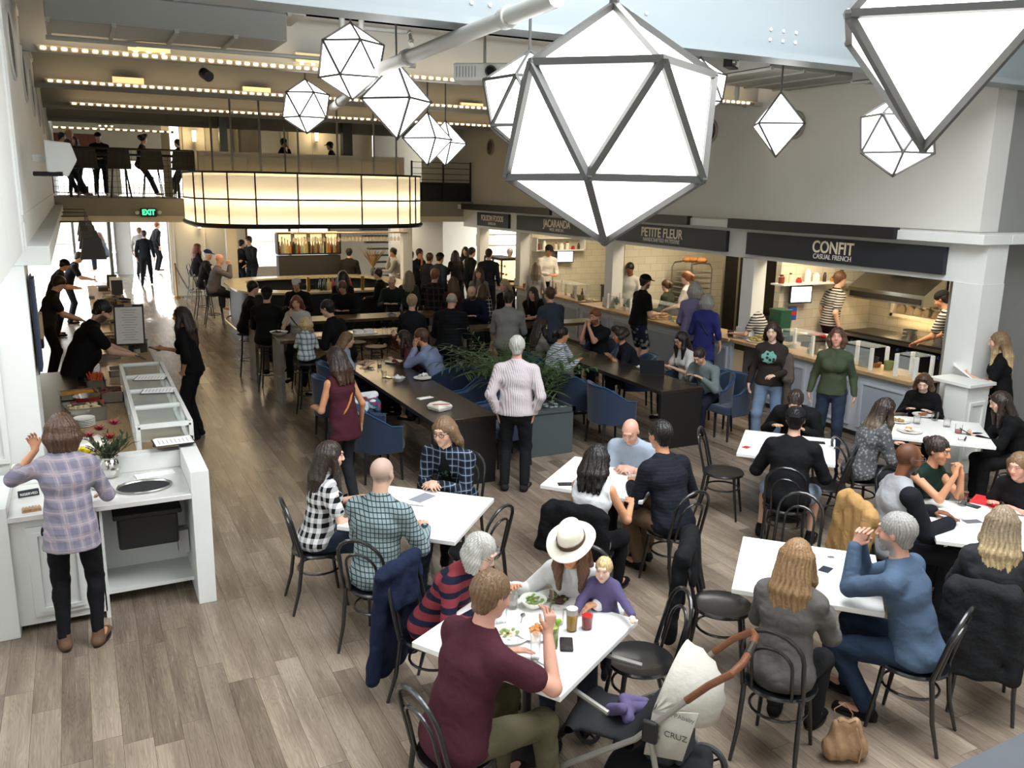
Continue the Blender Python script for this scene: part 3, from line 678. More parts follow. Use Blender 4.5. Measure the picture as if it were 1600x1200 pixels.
    if fd_:
        for sd in (1, -1):
            b.ell(H(sd*.031, .098, .016), (.017*z_, .014*z_, .012*z_), FR, k=.012, sub=True)
            b.ell(H(sd*.032, .080, .014), (.0155*z_, .0135*z_, .0125*z_), FR, k=.004)
            b.ell(H(sd*.076*wd, -.008, .0), (.010*z_, .019*z_, .031*z_), FR, k=.006)
            b.ell(H(sd*.036, .058, -.026), (.024*z_, .022*z_, .022*z_), FR, k=.02)
        b.cap(H(-.03, .085, .038), H(.03, .085, .038), .011*z_, k=.012)
        b.cap(H(0, .094, .014), H(0, .110, -.020), .0080*z_, .0125*z_, k=.010)
        for sd in (1, -1): b.ell(H(sd*.012, .103, -.026), (.009*z_, .009*z_, .008*z_), FR, k=.006)
        b.cap(H(-.018, .089, -.052), H(.018, .089, -.052), .0075*z_, k=.006).cap(H(-.014, .088, -.063), H(.014, .088, -.063), .0085*z_, k=.005)
    sk = np.array(SKIN[skin]); hcol = np.array(HC_[hc]); hcol2 = np.array(HC_[hc2]) if hc2 else hcol
    stub = hair in ('stubble', 'balding')
    bcol = np.array(HC_[beard]) if beard else None
    def skin_col(v):
        c = np.tile(sk, (len(v), 1)); r = v-HC; x, y, z = (r@hs)/z_, (r@hf)/z_, (r@hu)/z_
        def blend(m, cc, a):
            nonlocal c; m = (np.clip(m, 0, 1)*a)[:, None]; c = c*(1-m)+np.array(cc)*m
        hm = (np.abs(x) < .12) & (np.abs(y) < .15) & (z > -.14) & (z < .15)
        cheek = np.exp(-(((np.abs(x)-.042)/.018)**2+((z+.028)/.022)**2))*(y > .03)*hm; blend(cheek, sk*V3(1.05, .8, .76), .35)
        blend((np.exp(-((x/.02)**2+((z+.028)/.016)**2)))*(y > .09)*hm, sk*V3(1.04, .85, .8), .3)
        blend((1.25-((x/.024)**2+((z+.057)/.0115)**2))*2*(y > .07)*hm, sk*V3(.80, .42, .40), .75 if fem else .5)
        blend((1.2-(((np.abs(x)-.033)/.022)**2+((z-.04-.1*(.03-np.abs(x)))/.0055)**2))*2*(y > .06)*hm, hcol*.7 if hc not in ('blond', 'gold', 'silver', 'platinum', 'white') else sk*.55, .85)
        blend((1.2-(((np.abs(x)-.032)/.019)**2+((z-.020)/.0045)**2))*2*(y > .06)*hm, V3(.03, .02, .02), .75)
        if bcol is not None:
            m = np.clip((-.028-z)/.012, 0, 1)*np.clip((y-.0+(-.02-z)*.3)/.02, 0, 1)*hm; m = m*(1-np.exp(-((x/.02)**2+((z+.057)/.010)**2)))
            blend(m, bcol, .85)
        if stub:
            edge = .045 if hair == 'balding' else .075
            m = np.clip((z+.03+(.05-y)*.35-.0)/.02, 0, 1)*np.clip((.045-y-(z-.03)*.2)/.02, 0, 1)*hm
            if hair == 'balding': m = m*np.clip((.075-z)/.02, 0, 1)
            blend(m, hcol, .5)
        return c
    root_o = np_obj(name, b.mesh(h*(.92 if near else 1.0), skin_col), skin_mat)
    root_o.location = root; root_o.rotation_euler[2] = -hd
    tag(root_o, label, 'person', group)
    def fab(s, nm=None):
        if isinstance(s, str): return cloth('cloth_'+s, 'plain', srgb(s))
        key = 'cloth_'+'_'.join(str(i) for i in s); c = [srgb(i) for i in s[1:] if isinstance(i, str)]; p = [i for i in s[1:] if isinstance(i, float)]
        return cloth(key, s[0], c[0], c[1] if len(c) > 1 else None, c[2] if len(c) > 2 else None, p=p[0] if p else .06)
    # ---- clothing
    def wob(amp, ph):
        if not mid: return None
        def f(ax):
            x, y, z = ax[0][:, None, None], ax[1][None, :, None], ax[2][None, None, :]
            a = np.sin(x*31+z*17+ph)*np.sin(y*27-z*23+ph*2); return amp*(a+.6*np.sin(z*47+x*22-y*15+ph)*np.sin(x*13+ph)+.7*np.abs(np.sin(z*38+x*30*np.sin(ph)+y*21+2.2*a))*np.cos(x*9+y*11+ph))
        return f
    ph = (px*.37+py*.11) % 6.28
    inf = .022 if coat else .011
    hs_ = h*(1.05 if near else 1.0)
    def make_top(nm, spec, inf, sleeve, neck=True, v=False, open_=False, wb=.0022):
        q = SDF(); torso(q, inf)
        if pose != 'sit' or True: q.cap(C0-dr(L1)*(.03+hem), W_, .164*S*fat+inf+hem*.12, .12*S*fat+inf, .124*S*fat+inf+hem*.12, .098*S*fat+inf, U=rt, k=.05)
        for side, Sh, E_, Wr, d_, n, curl in hands:
            lo = inf*.8+.003
            if sleeve == 'long': q.cap(Sh, E_, .054*S*ms+lo, .045*S*ms+lo, k=.035).cap(E_, Wr-nrm(Wr-E_)*.012, .046*S*ms+lo, .031*S*ms+lo*.9, k=.015)
            elif sleeve == 'rolled': q.cap(Sh, E_, .054*S*ms+lo, .045*S*ms+lo, k=.035).cap(E_, E_+(Wr-E_)*.3, .048*S*ms+lo, .044*S*ms+lo, k=.015)
            elif sleeve == 'short': q.cap(Sh, Sh+(E_-Sh)*.62, .056*S*ms+lo, .054*S*ms+lo, k=.035)
            elif sleeve == 'none': q.cap(Sh-V3(side*.02, 0, 0), Sh+(E_-Sh)*.03, .055*S*ms+lo*.6, k=.03)
        if pose != 'sit': q.plane(C0-up*(.055+hem), -up)
        else: q.plane(C0-up*(.06)+V3(0, 0, 0), -up*1.0+fw*.25)
        if sleeve == 'none':
            for side, Sh, E_, Wr, d_, n, curl in hands: q.plane(Sh+V3(side*.012, 0, 0), V3(side, 0, .15))
        nf = nrm(hf*.2+fw)
        if v: q.cap(NB+fw*.10+up*.03, Ct+fw*.13+dr(L2)*.03, .05*S, .012, k=.01, sub=True)
        q.ell(NB+nd*.055+fw*.015, (.062*S, .07*S, .05*S), k=.008, sub=True)
        if open_: q.cap(NB+fw*.14, C0+fw*.17, .055*S, .075*S, k=.01, sub=True)
        return np_obj(nm, q.mesh(hs_, None, wob(wb, ph)), fab(spec), root_o)
    if top: 
        if inner: make_top('tee_shirt', inner, .006, 'none', wb=0)
        make_top('coat' if coat else 'shirt', top, inf, sleeve, v=(collar == 'v'), open_=bool(inner), wb=.004 if coat else .0024)
        if sleeve2:
            q = SDF()
            for side, Sh, E_, Wr, d_, n, curl in hands:
                lo = inf+.009; q.cap(Sh+V3(0, 0, .01), E_, .056*S*ms+lo, .046*S*ms+lo, k=.03).cap(E_, Wr, .047*S*ms+lo, .033*S*ms+lo, k=.015).cap(Sh, NB-V3(0, 0, .03), .045+lo, .04, k=.03)
            np_obj('sleeve', q.mesh(hs_), fab(sleeve2), root_o)
        if collar and mid:
            q = SDF(); q.cap(NB-nd*.012-fw*.008, NB+nd*.03-fw*.004, .066*S+inf*.4, .060*S+inf*.3, k=.01)
            q.ell(NB+nd*.075, (.056*S, .06*S, .062*S), k=.004, sub=True)
            if collar != 'crew': q.cap(NB+fw*.09+up*.05, NB+fw*.085-up*.03, .03, .014, k=.008, sub=True)
            np_obj('collar', q.mesh(min(hs_, .008)), fab(top), root_o)
    # trousers
    q = SDF(); i2 = .011; pc = bottom
    q.cap(C0-V3(0, 0, .03), C0+dr(L1)*.085*S, .158*S*fat+i2, .145*S*fat+i2*.5, .118*S*fat+i2, .108*S*fat+i2*.5, U=rt, k=.04)
    if pose == 'sit': q.ell(C0+V3(0, -.02, -.03), (.163*S*fat+i2, .130*S+i2, .085*S+i2), k=.04)
    for side, Hp, K_, An, fd in lg:
        if legs == 'long': q.cap(Hp, K_, .082*S*fat+i2*.8, .056*S+i2, k=.03).cap(K_, An+V3(0, 0, .01), .056*S+i2, .043*S+i2, k=.02).ell(K_, (.058*S+i2,)*3, k=.02)
        elif legs == 'slim': q.cap(Hp, K_, .08*S*fat+.006, .055*S+.005, k=.03).cap(K_, An+V3(0, 0, .02), .055*S+.005, .036*S+.005, k=.02).ell(K_+(An-K_)*.28-fw*.012, (.048, .05, .09), k=.03)
        elif legs == 'shorts': q.cap(Hp, Hp+(K_-Hp)*.86, .084*S*fat+i2, .074*S+i2*1.2, k=.03)
        elif legs == 'skirt': q.cap(Hp, Hp+(K_-Hp)*.7, .095*S+i2, .10*S+i2*1.2, k=.08)
    np_obj({'long': 'trousers', 'slim': 'trousers', 'shorts': 'shorts', 'skirt': 'skirt'}[legs], q.mesh(hs_, None, wob(.003, ph+1)), fab(pc), root_o)
    if dist < 15 or pose != 'sit':
        for side, Hp, K_, An, fd in lg:
            q = SDF(); zb = An[2]-ank; A_ = V3(An[0], An[1], zb+.035)-fd*.045*S; B_ = V3(An[0], An[1], zb+.03)+fd*.165*S
            q.cap(A_, B_, .036*S, .040*S, .030, .026, U=np.cross(fd, up), k=.02).cap(A_+fd*.03*S, V3(An[0], An[1], zb+.10), .042*S, .043*S, k=.03)
            so = np_obj('shoe', q.plane(V3(0, 0, zb+.003), V3(0, 0, -1)).mesh(max(h, .009)), fab(shoe), root_o)
            if near:
                ml = MB(); rr = .047*S; pts = []
                d1, n1 = Vector(fd), Vector(np.cross(fd, up)); c0 = Vector((An[0], An[1], 0))
                for k in range(16):
                    a = 2*PI*k/16; pts.append(c0+d1*(.06*S+.135*S*math.cos(a))+n1*(rr*math.sin(a)*(1.0 if math.cos(a) < 0 else 1.05)))
                ml.prism([(p.x, p.y) for p in pts], zb+.001, zb+.02).build('sole', shoe_sole if shoe[-1] == 'w' or 'w' in str(extra) else shoe_black, so)
    # ---- hair
    def hair_col(v):
        r = v-HC; x, y, z = r@hs, r@hf, r@hu; an = np.arctan2(x, y+.0001)
        s_ = .5+.5*np.sin(an*38+np.sin(z*40)*1.5+x*60); s2 = .5+.5*np.sin(an*91+z*13)
        g = np.clip((-v[:, 2]+HC[2]-.02)/.22, 0, 1)[:, None] if hc2 else np.zeros((len(v), 1))
        c = hcol*(1-g)+hcol2*g
        return c*(.72+.45*s_[:, None]+.22*s2[:, None])
    def groove(ax):
        x, y, z = ax[0][:, None, None]-HC[0], ax[1][None, :, None]-HC[1], ax[2][None, None, :]
        an = np.arctan2(x+0*y, y+.02+0*x); return (.0022 if near else .003)*np.sin(an*23+z*9+2*np.sin(z*31+an*3))+.0022*np.sin(an*57-z*21+1.5*np.sin(z*55))
    if hair not in ('bald', 'stubble', 'balding', 'none'):
        q = SDF(); t = .012
        q.ell(H(0, -.020, .034), ((.079+t*.7)*z_, (.094+t)*z_, (.086+t)*z_), FR, k=.02)
        if hair in ('curlybig',):
            for i in range(34):
                a = i*2.4; zz = -.06+.19*((i*.618) % 1); r_ = .085+.03*math.sin(i*1.7)
                if math.cos(a) > .35 and zz < .07: continue
                q.ell(H(r_*math.sin(a), -.03+r_*math.cos(a)*.9, zz), (.05*z_,)*3, k=.012)
        low = dict(short=-.035, crop=-.02, bob=-.10, long=-.1, pony=-.02, bun=-.01, mid=-.1, bowl=-.03, fade=0.0).get(hair, -.05)
        if hair in ('short', 'crop', 'pony', 'bun', 'bowl', 'fade'):
            q.cap(H(0, -.045, .0), H(0, -.05, low-.02), .07*z_, .052*z_, .052*z_, .045*z_, U=hs, k=.02)
        L_ = {'bob': .15, 'long': .40, 'mid': .27, 'toddler': .10}.get(hair, 0)
        if hair == 'short' and hc in ('grey', 'silver'): pass
        if L_:
            up_ = nrm(up*.75+hu*.25); nlk = 7; L_ *= S
            for i in range(nlk):
                a = math.radians(-100+200*i/(nlk-1)); bx, by = math.sin(a)*.078, -math.cos(a)*.082-.018
                A_ = H(bx, by, .02); tip = A_-up_*L_*(1 if abs(i-3) < 3 else .85)
                bulge = nrm(hs*math.sin(a)-hf*math.cos(a))
                if L_ > .2:
                    back = NB-fw*(.10*S+.02)*1.0; tip = V3(A_[0]*.9+bulge[0]*.02, min(A_[1]-.02, back[1]-(.02 if abs(i-3) < 2 else 0)), A_[2]-L_*(1 if abs(i-3) < 3 else .8))
                    if hair == 'long' and i in (0, nlk-1): tip = V3(A_[0]*1.0, NB[1]+.085*S, A_[2]-L_*.75)
                md = A_+(tip-A_)*.5+bulge*.014
                q.cap(A_, md, .034*z_, .038*z_, k=.02).cap(md, tip, .038*z_, .016 if L_ > .2 else .026, k=.018)
            q.cap(H(0, -.05, .03), H(0, -.055, -.07), .08*z_, .068*z_, .05*z_, .04*z_, U=hs, k=.03)
        if hair in ('pony',):
            A_ = H(0, -.10, .06); m_ = A_-hf*.05-up*.05; e_ = m_-up*.20*S; q.cap(A_, m_, .026, .032, k=.015).cap(m_, e_, .032, .014, k=.01)
        if hair in ('bun',): q.ell(H(0, -.12, .05), (.04*z_, .035*z_, .04*z_), k=.01)
        if hair in ('fade',): q.ell(H(0, 0, .06), (.075*z_, .09*z_, .065*z_), FR, k=.02)
        # the face stays open
        fz = {'bowl': .058, 'bob': .066}.get(hair, .072); fwd_ = .084 if L_ else .115
        q.ell(H(0, .125, -.028), ((.062 if L_ else .073)*z_, .085*z_, (fz+.028)*z_), FR, k=.012, sub=True)
        if not L_ and hair != 'curlybig':
            q.plane(H(0, -.02, low), -hu*.9+hf*.42) if False else q.cap(H(-.12, .05, -.045), H(.12, .05, -.045), .055*z_, k=.012, sub=True)
            q.plane(H(0, 0, -.085), -hu)
        np_obj('hair', q.mesh(min(hs_, .012), hair_col, groove if mid else None), hair_mat, root_o)
    elif hair == 'balding':
        q = SDF(); q.ell(H(0, -.03, .012), (.081*z_, .085*z_, .07*z_), FR, k=.02).plane(H(0, .0, 0), hf).plane(H(0, 0, .055), hu).plane(H(0, 0, -.05), -hu)
        np_obj('hair', q.mesh(min(hs_, .012), hair_col), hair_mat, root_o)
    if beard and near:
        q = SDF(); q.cap(H(0, .035, -.062), H(0, .068, -.094), .050*z_, .034*z_, k=.02).ell(H(0, .10, -.042), (.026*z_, .012*z_, .008*z_), FR, k=.01)
        q.ell(H(0, .104, -.058), (.019*z_, .02*z_, .008*z_), FR, k=.004, sub=True).plane(H(0, .03, 0), -hf*1.0+hu*.0).plane(H(0, 0, -.034), hu)
        np_obj('beard', q.mesh(.007, lambda v: np.tile(bcol, (len(v), 1))*(.8+.4*np.abs(np.sin(v[:, :1]*300+v[:, 2:]*170)))), hair_mat, root_o)
    # ---- small face parts for people close by
    facing_cam = True
    if near and sex != 'x':
        for sd in (1, -1):
            m = MB(); R3 = Matrix((hs, hf, hu)).transposed()
            m.ell(H(sd*.032, .0835, .0135), (.0120*z_, .0120*z_, .0062*z_), 10, 6, 0, R3).ell(H(sd*.032, .0918, .0132), (.0058*z_, .0045*z_, .0054*z_), 8, 5, 1, R3)
            m.build('eye', [eye_white, iris], root_o)
    if glasses and mid:
        gm = {'black': glasses_mat, 'wire': wire_mat, 'sun': glasses_mat}[glasses]; m = MB(); r_ = .0019 if glasses == 'wire' else .0028
        for sd in (1, -1):
            m.tube([H(sd*.033+.024*math.cos(a), .108-.006*abs(math.cos(a)), .012+.018*math.sin(a)) for a in np.linspace(0, 2*PI, 14)[:-1]], r_*z_, 5, closed=True)
            m.tube([H(sd*.056, .103, .018), H(sd*.082, .05, .018), H(sd*.082, -.01, .010)], r_*z_, 5)
            if glasses == 'sun': m.ell(H(sd*.033, .108, .012), (.022, .003, .016), 10, 5, 0, Matrix((hs, hf, hu)).transposed())
        m.tube([H(-.01, .112, .018), H(.01, .112, .018)], r_*z_, 5)
        m.build('eyeglasses', gm, root_o)
    if hat:
        kind, hcx = hat; hm_ = cloth('hat_'+hcx, 'plain', srgb(hcx)); q = SDF()
        q.ell(H(0, -.015, .045), (.093*z_, .108*z_, .088*z_), FR, k=.02).plane(H(0, 0, .035), -hu+hf*.12)
        if kind == 'cap': q.cap(H(0, .08, .045), H(0, .155, .038), .065*z_, .055*z_, .012, .008, U=hs, k=.012)
        if kind == 'backcap': q.cap(H(0, -.09, .045), H(0, -.14, .03), .06*z_, .05*z_, .012, .008, U=hs, k=.012)
        if kind == 'sunglasses': q = None
        if q: np_obj('cap', q.mesh(min(h, .010)), hm_, root_o)
        else:
            m = MB()
            for sd in (1, -1): m.ell(H(sd*.033, .075, .095), (.026, .012, .02), 10, 6, 0, Matrix((hs, hf, hu)).transposed())
            m.tube([H(-.06, .07, .095), H(.06, .07, .095)], .004, 5); m.build('sunglasses', glasses_mat, root_o)
    info = dict(o=root_o, root=root, hd=hd, H=H, tow=lambda v: tow(v)+root, W={s_[0]: s_[3] for s_ in hands}, hands=hands, tol=tol, HC=HC, NB=NB, C0=C0, Ct=Ct, S=S, fw=fw, up=up, hs=hs, hf=hf, hu=hu, lg=lg, dist=dist, h=h, fab=fab, HP=tow(HC)+root)
    return info
# ================================================================ FURNITURE MODELS
def arc(c, r, a0, a1, n, z=0, ax='xy'):
    return [(c[0]+r*math.cos(math.radians(a0+(a1-a0)*i/n)), c[1]+r*math.sin(math.radians(a0+(a1-a0)*i/n)), z) for i in range(n+1)]
def make_chair():
    t = thing('bentwood_chair', 'x', 'chair'); m = black_metal
    MB().lathe([(.0, .440), (.17, .438), (.205, .445), (.212, .458), (.205, .470), (.185, .466), (.1, .460), (.0, .459)], n=28, caps=False).build('seat', mat('chair_seat_black', srgb('141517'), .28, coat=.7), t)
    MB().tube(arc((0, 0), .165, 0, 345, 20, .30), .009, 6, closed=True).build('stretcher', m, t)
    for sx in (-1, 1):
        MB().tube([(sx*.13, .13, .445), (sx*.145, .15, .25), (sx*.165, .185, 0)], [.017, .015, .011], 8).build('leg', m, t)
        MB().tube([(sx*.165, -.155, .47), (sx*.165, -.165, .40), (sx*.17, -.19, .2), (sx*.185, -.245, 0)], [.017, .016, .015, .011], 8).build('leg', m, t)
    # outer hoop and inner hoop lean back
    def hoop(w, z0, z1, y0, y1):
        P = []; n = 9
        for i in range(4): f = i/4; P.append((-w*(1-.0*f), y0+(y1-y0)*f*.6, z0+(z1-w*.9-z0)*f))
        for i in range(n+1):
            a = PI-PI*i/n; zz = z1-w*.9+w*.9*math.sin(a); P.append((w*math.cos(a), y0+(y1-y0)*(.6+.4*math.sin(a)), zz))
        for i in range(3, -1, -1): f = i/4; P.append((w, y0+(y1-y0)*f*.6, z0+(z1-w*.9-z0)*f))
        return P
    MB().tube(hoop(.175, .46, .90, -.155, -.27), .0135, 8).build('back_hoop', m, t)
    MB().tube(hoop(.115, .46, .79, -.17, -.255), .0105, 8).build('inner_hoop', m, t)
    return t
chair = Proto(make_chair)
def make_stool():
    t = thing('bar_stool', 'x', 'stool'); m = black_metal
    MB().lathe([(0, .72), (.165, .72), (.175, .735), (.17, .75), (0, .745)], n=20, caps=False).build('seat', black_plain, t)
    for a in (45, 135, 225, 315):
        c, s = math.cos(math.radians(a)), math.sin(math.radians(a))
        MB().tube([(c*.11, s*.11, .73), (c*.14, s*.14, .4), (c*.20, s*.20, 0)], [.016, .015, .012], 6).build('leg', m, t)
    MB().tube(arc((0, 0), .155, 0, 345, 16, .28), .009, 6, closed=True).build('foot_ring', m, t)
    MB().tube(arc((0, 0), .13, 0, 345, 16, .62), .008, 6, closed=True).build('stretcher', m, t)
    return t
stool = Proto(make_stool)
def make_backstool():
    t = thing('bar_stool_with_back', 'x', 'stool'); m = black_metal
    MB().lathe([(0, .72), (.175, .72), (.185, .735), (.18, .75), (0, .745)], n=20, caps=False).build('seat', black_plain, t)
    for sx in (-1, 1):
        MB().tube([(sx*.12, .12, .73), (sx*.16, .19, 0)], [.016, .011], 6).build('leg', m, t)
        MB().tube([(sx*.15, -.14, .74), (sx*.155, -.15, .5), (sx*.18, -.24, 0)], [.016, .015, .011], 6).build('leg', m, t)
    P = [(-.15, -.14, .74), (-.155, -.17, .92)]+[(.155*math.cos(PI-PI*i/6), -.19, .95+.13*math.sin(PI*i/6)) for i in range(7)]+[(.155, -.17, .92), (.15, -.14, .74)]
    MB().tube(P, .013, 6).build('back_hoop', m, t)
    MB().tube(arc((0, -.02), .165, 0, 345, 16, .28), .009, 6, closed=True).build('foot_ring', m, t)
    return t
backstool = Proto(make_backstool)
navy_fab = mat('navy_upholstery', srgb('192b45'), .85, sheen=.3, bump=.2, bs=200, var=.08, vs=5)
navy_edge = mat('navy_piping', srgb('2c4f78'), .8)
def make_armchair():
    t = thing('upholstered_armchair', 'x', 'armchair')
    MB().rbox(-.25, .25, -.20, .27, .36, .47, .07).build('seat', navy_fab, t, bevel=.02)
    P = []; n = 20; vs = []
    for j, (k, o) in enumerate(((0, 0), (1, 0), (1, 1), (0, 1))):
        pass
    ring = []
    for i in range(n+1):
        a = math.radians(-200+220*i/n)*1.0; a = math.radians(200-(i/n)*220)
        # u shaped shell open at the front (+y)
        x = .29*math.cos(math.radians(200+140*i/n)); y = .27*math.sin(math.radians(200+140*i/n))
        ring.append((x, y))
    sh = [(-.30, .22), (-.305, .08)]+[(.305*math.cos(math.radians(180+180*i/12)), -.02+.27*math.sin(math.radians(180+180*i/12))) for i in range(13)]+[(.305, .08), (.30, .22)]
    V = []; N_ = len(sh)
    for i, (x, y) in enumerate(sh):
        f = min(1, max(0, (-y+.10)/.30)); top = .64+.20*f; fl = 1+.08*f
        n2 = Vector((x, y+.02, 0)).normalized()
        V += [(x, y, .34), (x*fl, y*fl, top), (x*fl-n2.x*.05, y*fl-n2.y*.05, top), (x-n2.x*.055, y-n2.y*.055, .40)]
    F = []
    for i in range(N_-1):
        for j in range(4): a, b = i*4+j, i*4+(j+1) % 4; F.append((a, a+4, b+4, b))
    F += [(0, 1, 2, 3), tuple((N_-1)*4+k for k in (3, 2, 1, 0))]
    MB().add(V, F).build('backrest', navy_fab, t, bevel=.012, ang=60)
    MB().tube([(V[i*4+1][0], V[i*4+1][1], V[i*4+1][2]+.004) for i in range(N_)], .008, 6).build('piping', navy_edge, t)
    for sx in (-1, 1):
        for sy in (-1, 1): MB().tube([(sx*.23, sy*.2, .37), (sx*.25, sy*.22, 0)], [.022, .014], 6).build('leg', black_plain, t)
    return t
armchair = Proto(make_armchair)
def square_table(cx, cy, s, rz, label, group='white square cafe tables', sy=None, z=.75):
    t = thing('cafe_table', label, 'table', (cx, cy, 0), rz, group); sy = sy or s
    MB().box(-s/2, s/2, -sy/2, sy/2, z-.035, z).build('table_top', tabletop_white, t, bevel=.004)
    MB().lathe([(.028, .04), (.028, z-.06), (.05, z-.04)], n=14).build('column', black_metal, t)
    MB().box(-.25, .25, -.04, .04, z-.05, z-.035).box(-.04, .04, -.25, .25, z-.05, z-.036).build('bracket', black_plain, t)
    MB().lathe([(0, 0), (.22, 0), (.22, .012), (.06, .035), (.035, .06), (0, .06)], n=24).build('base', black_metal, t)
    return t
def lin(c, a, b): return [(c[0]+a[0]*t+b[0]*s, c[1]+a[1]*t+b[1]*s) for t in (0, 1) for s in (0, 1)]
def slab_table(label, x0, x1, y0, y1, z, top, leg_m, group=None, leg=.06, name='communal_table', ends=True):
    cx, cy = (x0+x1)/2, (y0+y1)/2; t = thing(name, label, 'table', (cx, cy, 0), 0, group); a, b = (x1-x0)/2, (y1-y0)/2
    MB().box(-a, a, -b, b, z-.05, z).build('table_top', top, t, bevel=.004)
    if ends:
        for s in (-1, 1): MB().box(-a+.005, a-.005, s*b-(.05 if s > 0 else 0), s*b+(.05 if s < 0 else 0), 0, z-.05).build('end_panel', leg_m, t)
    else:
        for s in (-1, 1): MB().box(s*a-(.05 if s > 0 else 0), s*a+(.05 if s < 0 else 0), -b, b, 0, z-.05).build('end_panel', leg_m, t)
    return t
# ---- lanterns
lant = mat('lantern_glow', (1, 1, 1), .5, emit=(1, .985, .95), es=5.0)
lant_frame = mat('lantern_frame', srgb('5a5a59'), .4, .3)
def lantern(label, x, y, D, R, kind, rot, rod_top, fr=.011, tilt=(0, 0)):
    p = atD(x, y, D); t = thing('hanging_lantern', label, 'lantern', p, 0, 'faceted white hanging lanterns')
    if kind == 'ico':
        ph = (1+5**.5)/2; vs = []
        vs = [Vector((0, 0, 1))]+[Vector((math.cos(math.radians(72*i))*2/5**.5, math.sin(math.radians(72*i))*2/5**.5, 1/5**.5)) for i in range(5)]+[Vector((math.cos(math.radians(72*i+36))*2/5**.5, math.sin(math.radians(72*i+36))*2/5**.5, -1/5**.5)) for i in range(5)]+[Vector((0, 0, -1))]
        fs = [(0, 1+i, 1+(i+1) % 5) for i in range(5)]+[(1+i, 6+i, 1+(i+1) % 5) for i in range(5)]+[(1+(i+1) % 5, 6+i, 6+(i+1) % 5) for i in range(5)]+[(11, 6+(i+1) % 5, 6+i) for i in range(5)]
    else:
        vs = [Vector(v) for v in ((0, 0, 1), (1, 0, 0), (0, 1, 0), (-1, 0, 0), (0, -1, 0), (0, 0, -1))]
        fs = [(0, 1, 2), (0, 2, 3), (0, 3, 4), (0, 4, 1), (5, 2, 1), (5, 3, 2), (5, 4, 3), (5, 1, 4)]
    Rm = Matrix.Rotation(math.radians(rot), 3, 'Z'); vs = [Rm @ v*R for v in vs]
    MB().add([v*.985 for v in vs], fs).build('diffuser', lant, t, smooth=False)
    ed = set()
    for f in fs:
        for a, b in ((0, 1), (1, 2), (2, 0)): ed.add(tuple(sorted((f[a], f[b]))))
    m = MB()
    for a, b in sorted(ed): m.tube([vs[a], vs[b]], fr, 4)
    for v in vs: m.ell(v, (fr*1.05,)*3, 6, 4)
    m.build('frame', lant_frame, t, smooth=False)
    top = vs[0]; z1 = rod_top-p.z
    MB().tube([top, (0, 0, z1)], .012 if R < .45 else .022, 8).build('rod', lant_frame, t); return t
lantern('largest faceted white lantern with thick grey frame, top centre', 952, 198, 3.95, .50, 'ico', 47, 6.6, .021)
lantern('huge diamond lantern cut off by the top right corner', 1466, 40, 4.4, .51, 'octa', 87, 6.6, .022)
lantern('tall round lantern left of the slanting ceiling pipe', 549, 96, 9.7, .38, 'ico', 53.5, 6.2, .013)
lantern('diamond lantern just right of the tall round lantern', 620, 157, 9.4, .385, 'octa', 0, 6.2, .014)
lantern('smallest round lantern, leftmost of all', 478, 166, 13.2, .37, 'ico', 60, 5.25, .014)
lantern('small diamond lantern overlapping another, left of the pair', 668, 217, 13.4, .385, 'octa', 86, 5.25, .014)
lantern('small diamond lantern overlapping another, right of the pair', 696, 224, 15.8, .385, 'octa', 81, 5.25, .014)
lantern('round lantern half hidden behind the left of the largest', 826, 163, 6.9, .385, 'ico', 10, 6.6, .015)
lantern('small round lantern peeking out right of the largest', 1092, 139, 11.6, .37, 'ico', 40, 6.2, .013)
lantern('small lone diamond lantern in front of a round wall vent', 1216, 195, 11.6, .385, 'octa', 10, 6.2, .013)
lantern('round lantern below the huge cut-off diamond lantern', 1402, 211, 9.0, .37, 'ico', 51, 6.2, .013)
# ================================================================ COUNTERS, STALLS, BAR
WARM = (1, .74, .44)
marble = mat('grey_white_marble', srgb('cfcecb'), .18, var=.12, vs=4, coat=.3)
blue_panel = mat('blue_grey_panel', srgb('b3bac3'), .5)
slate_sign = mat('slate_sign', srgb('20242c'), .5)
gold_letter = mat('cream_letter', srgb('eee3c6'), .5)
white_letter = mat('white_letter', srgb('e8e6df'), .5)
# ---- left counter
t = thing('host_stand', 'white host stand with marble top at lower left', 'counter', (0, 7.0, 0))
MB().box(-.60, .63, -.36, .40, .885, .925).build('marble_top', marble, t, bevel=.004)
MB().box(.63, .765, -.36, .45, 0, 1.10).build('side_panel', white_paint, t, bevel=.004)
MB().box(-.74, -.60, -.36, .45, 0, 1.0).build('side_panel', white_paint, t, bevel=.004)
MB().box(-.60, .63, .38, .50, .925, 1.07).build('back_riser', white_paint, t, bevel=.004)
MB().box(-.60, -.02, -.30, -.26, .06, .87).build('cabinet_front', white_paint, t)
d = MB().box(-.50, -.12, -.325, -.30, .12, .82)
d.build('door', white_paint, t, bevel=.004); fr = MB()
for a, b, c, e in ((-.46, -.16, .16, .19), (-.46, -.16, .75, .78), (-.46, -.43, .19, .75), (-.19, -.16, .19, .75)): fr.box(a, b, -.34, -.325, c, e)
fr.build('door_moulding', white_paint, t)
MB().box(-.03, .0, -.30, .40, .0, .885).box(0, .63, .33, .37, .0, .885).box(0, .63, -.1, .35, .10, .13).build('inner_shelf', white_paint, t)
MB().box(.54, .62, .0, .12, .30, .50).build('outlet_box', mat('box_grey', srgb('a8a9a6'), .5), t)
b = thing('waste_bin', 'black plastic bin hanging under the marble top', 'bin', (.32, 7.0, .45))
MB().prism([(-.22, -.12), (.22, -.12), (.22, .2), (-.22, .2)], 0, .26).build('tub', black_plain, b, bevel=.02)
MB().box(-.25, .25, -.15, .23, .26, .30).build('rim', black_plain, b, bevel=.01)
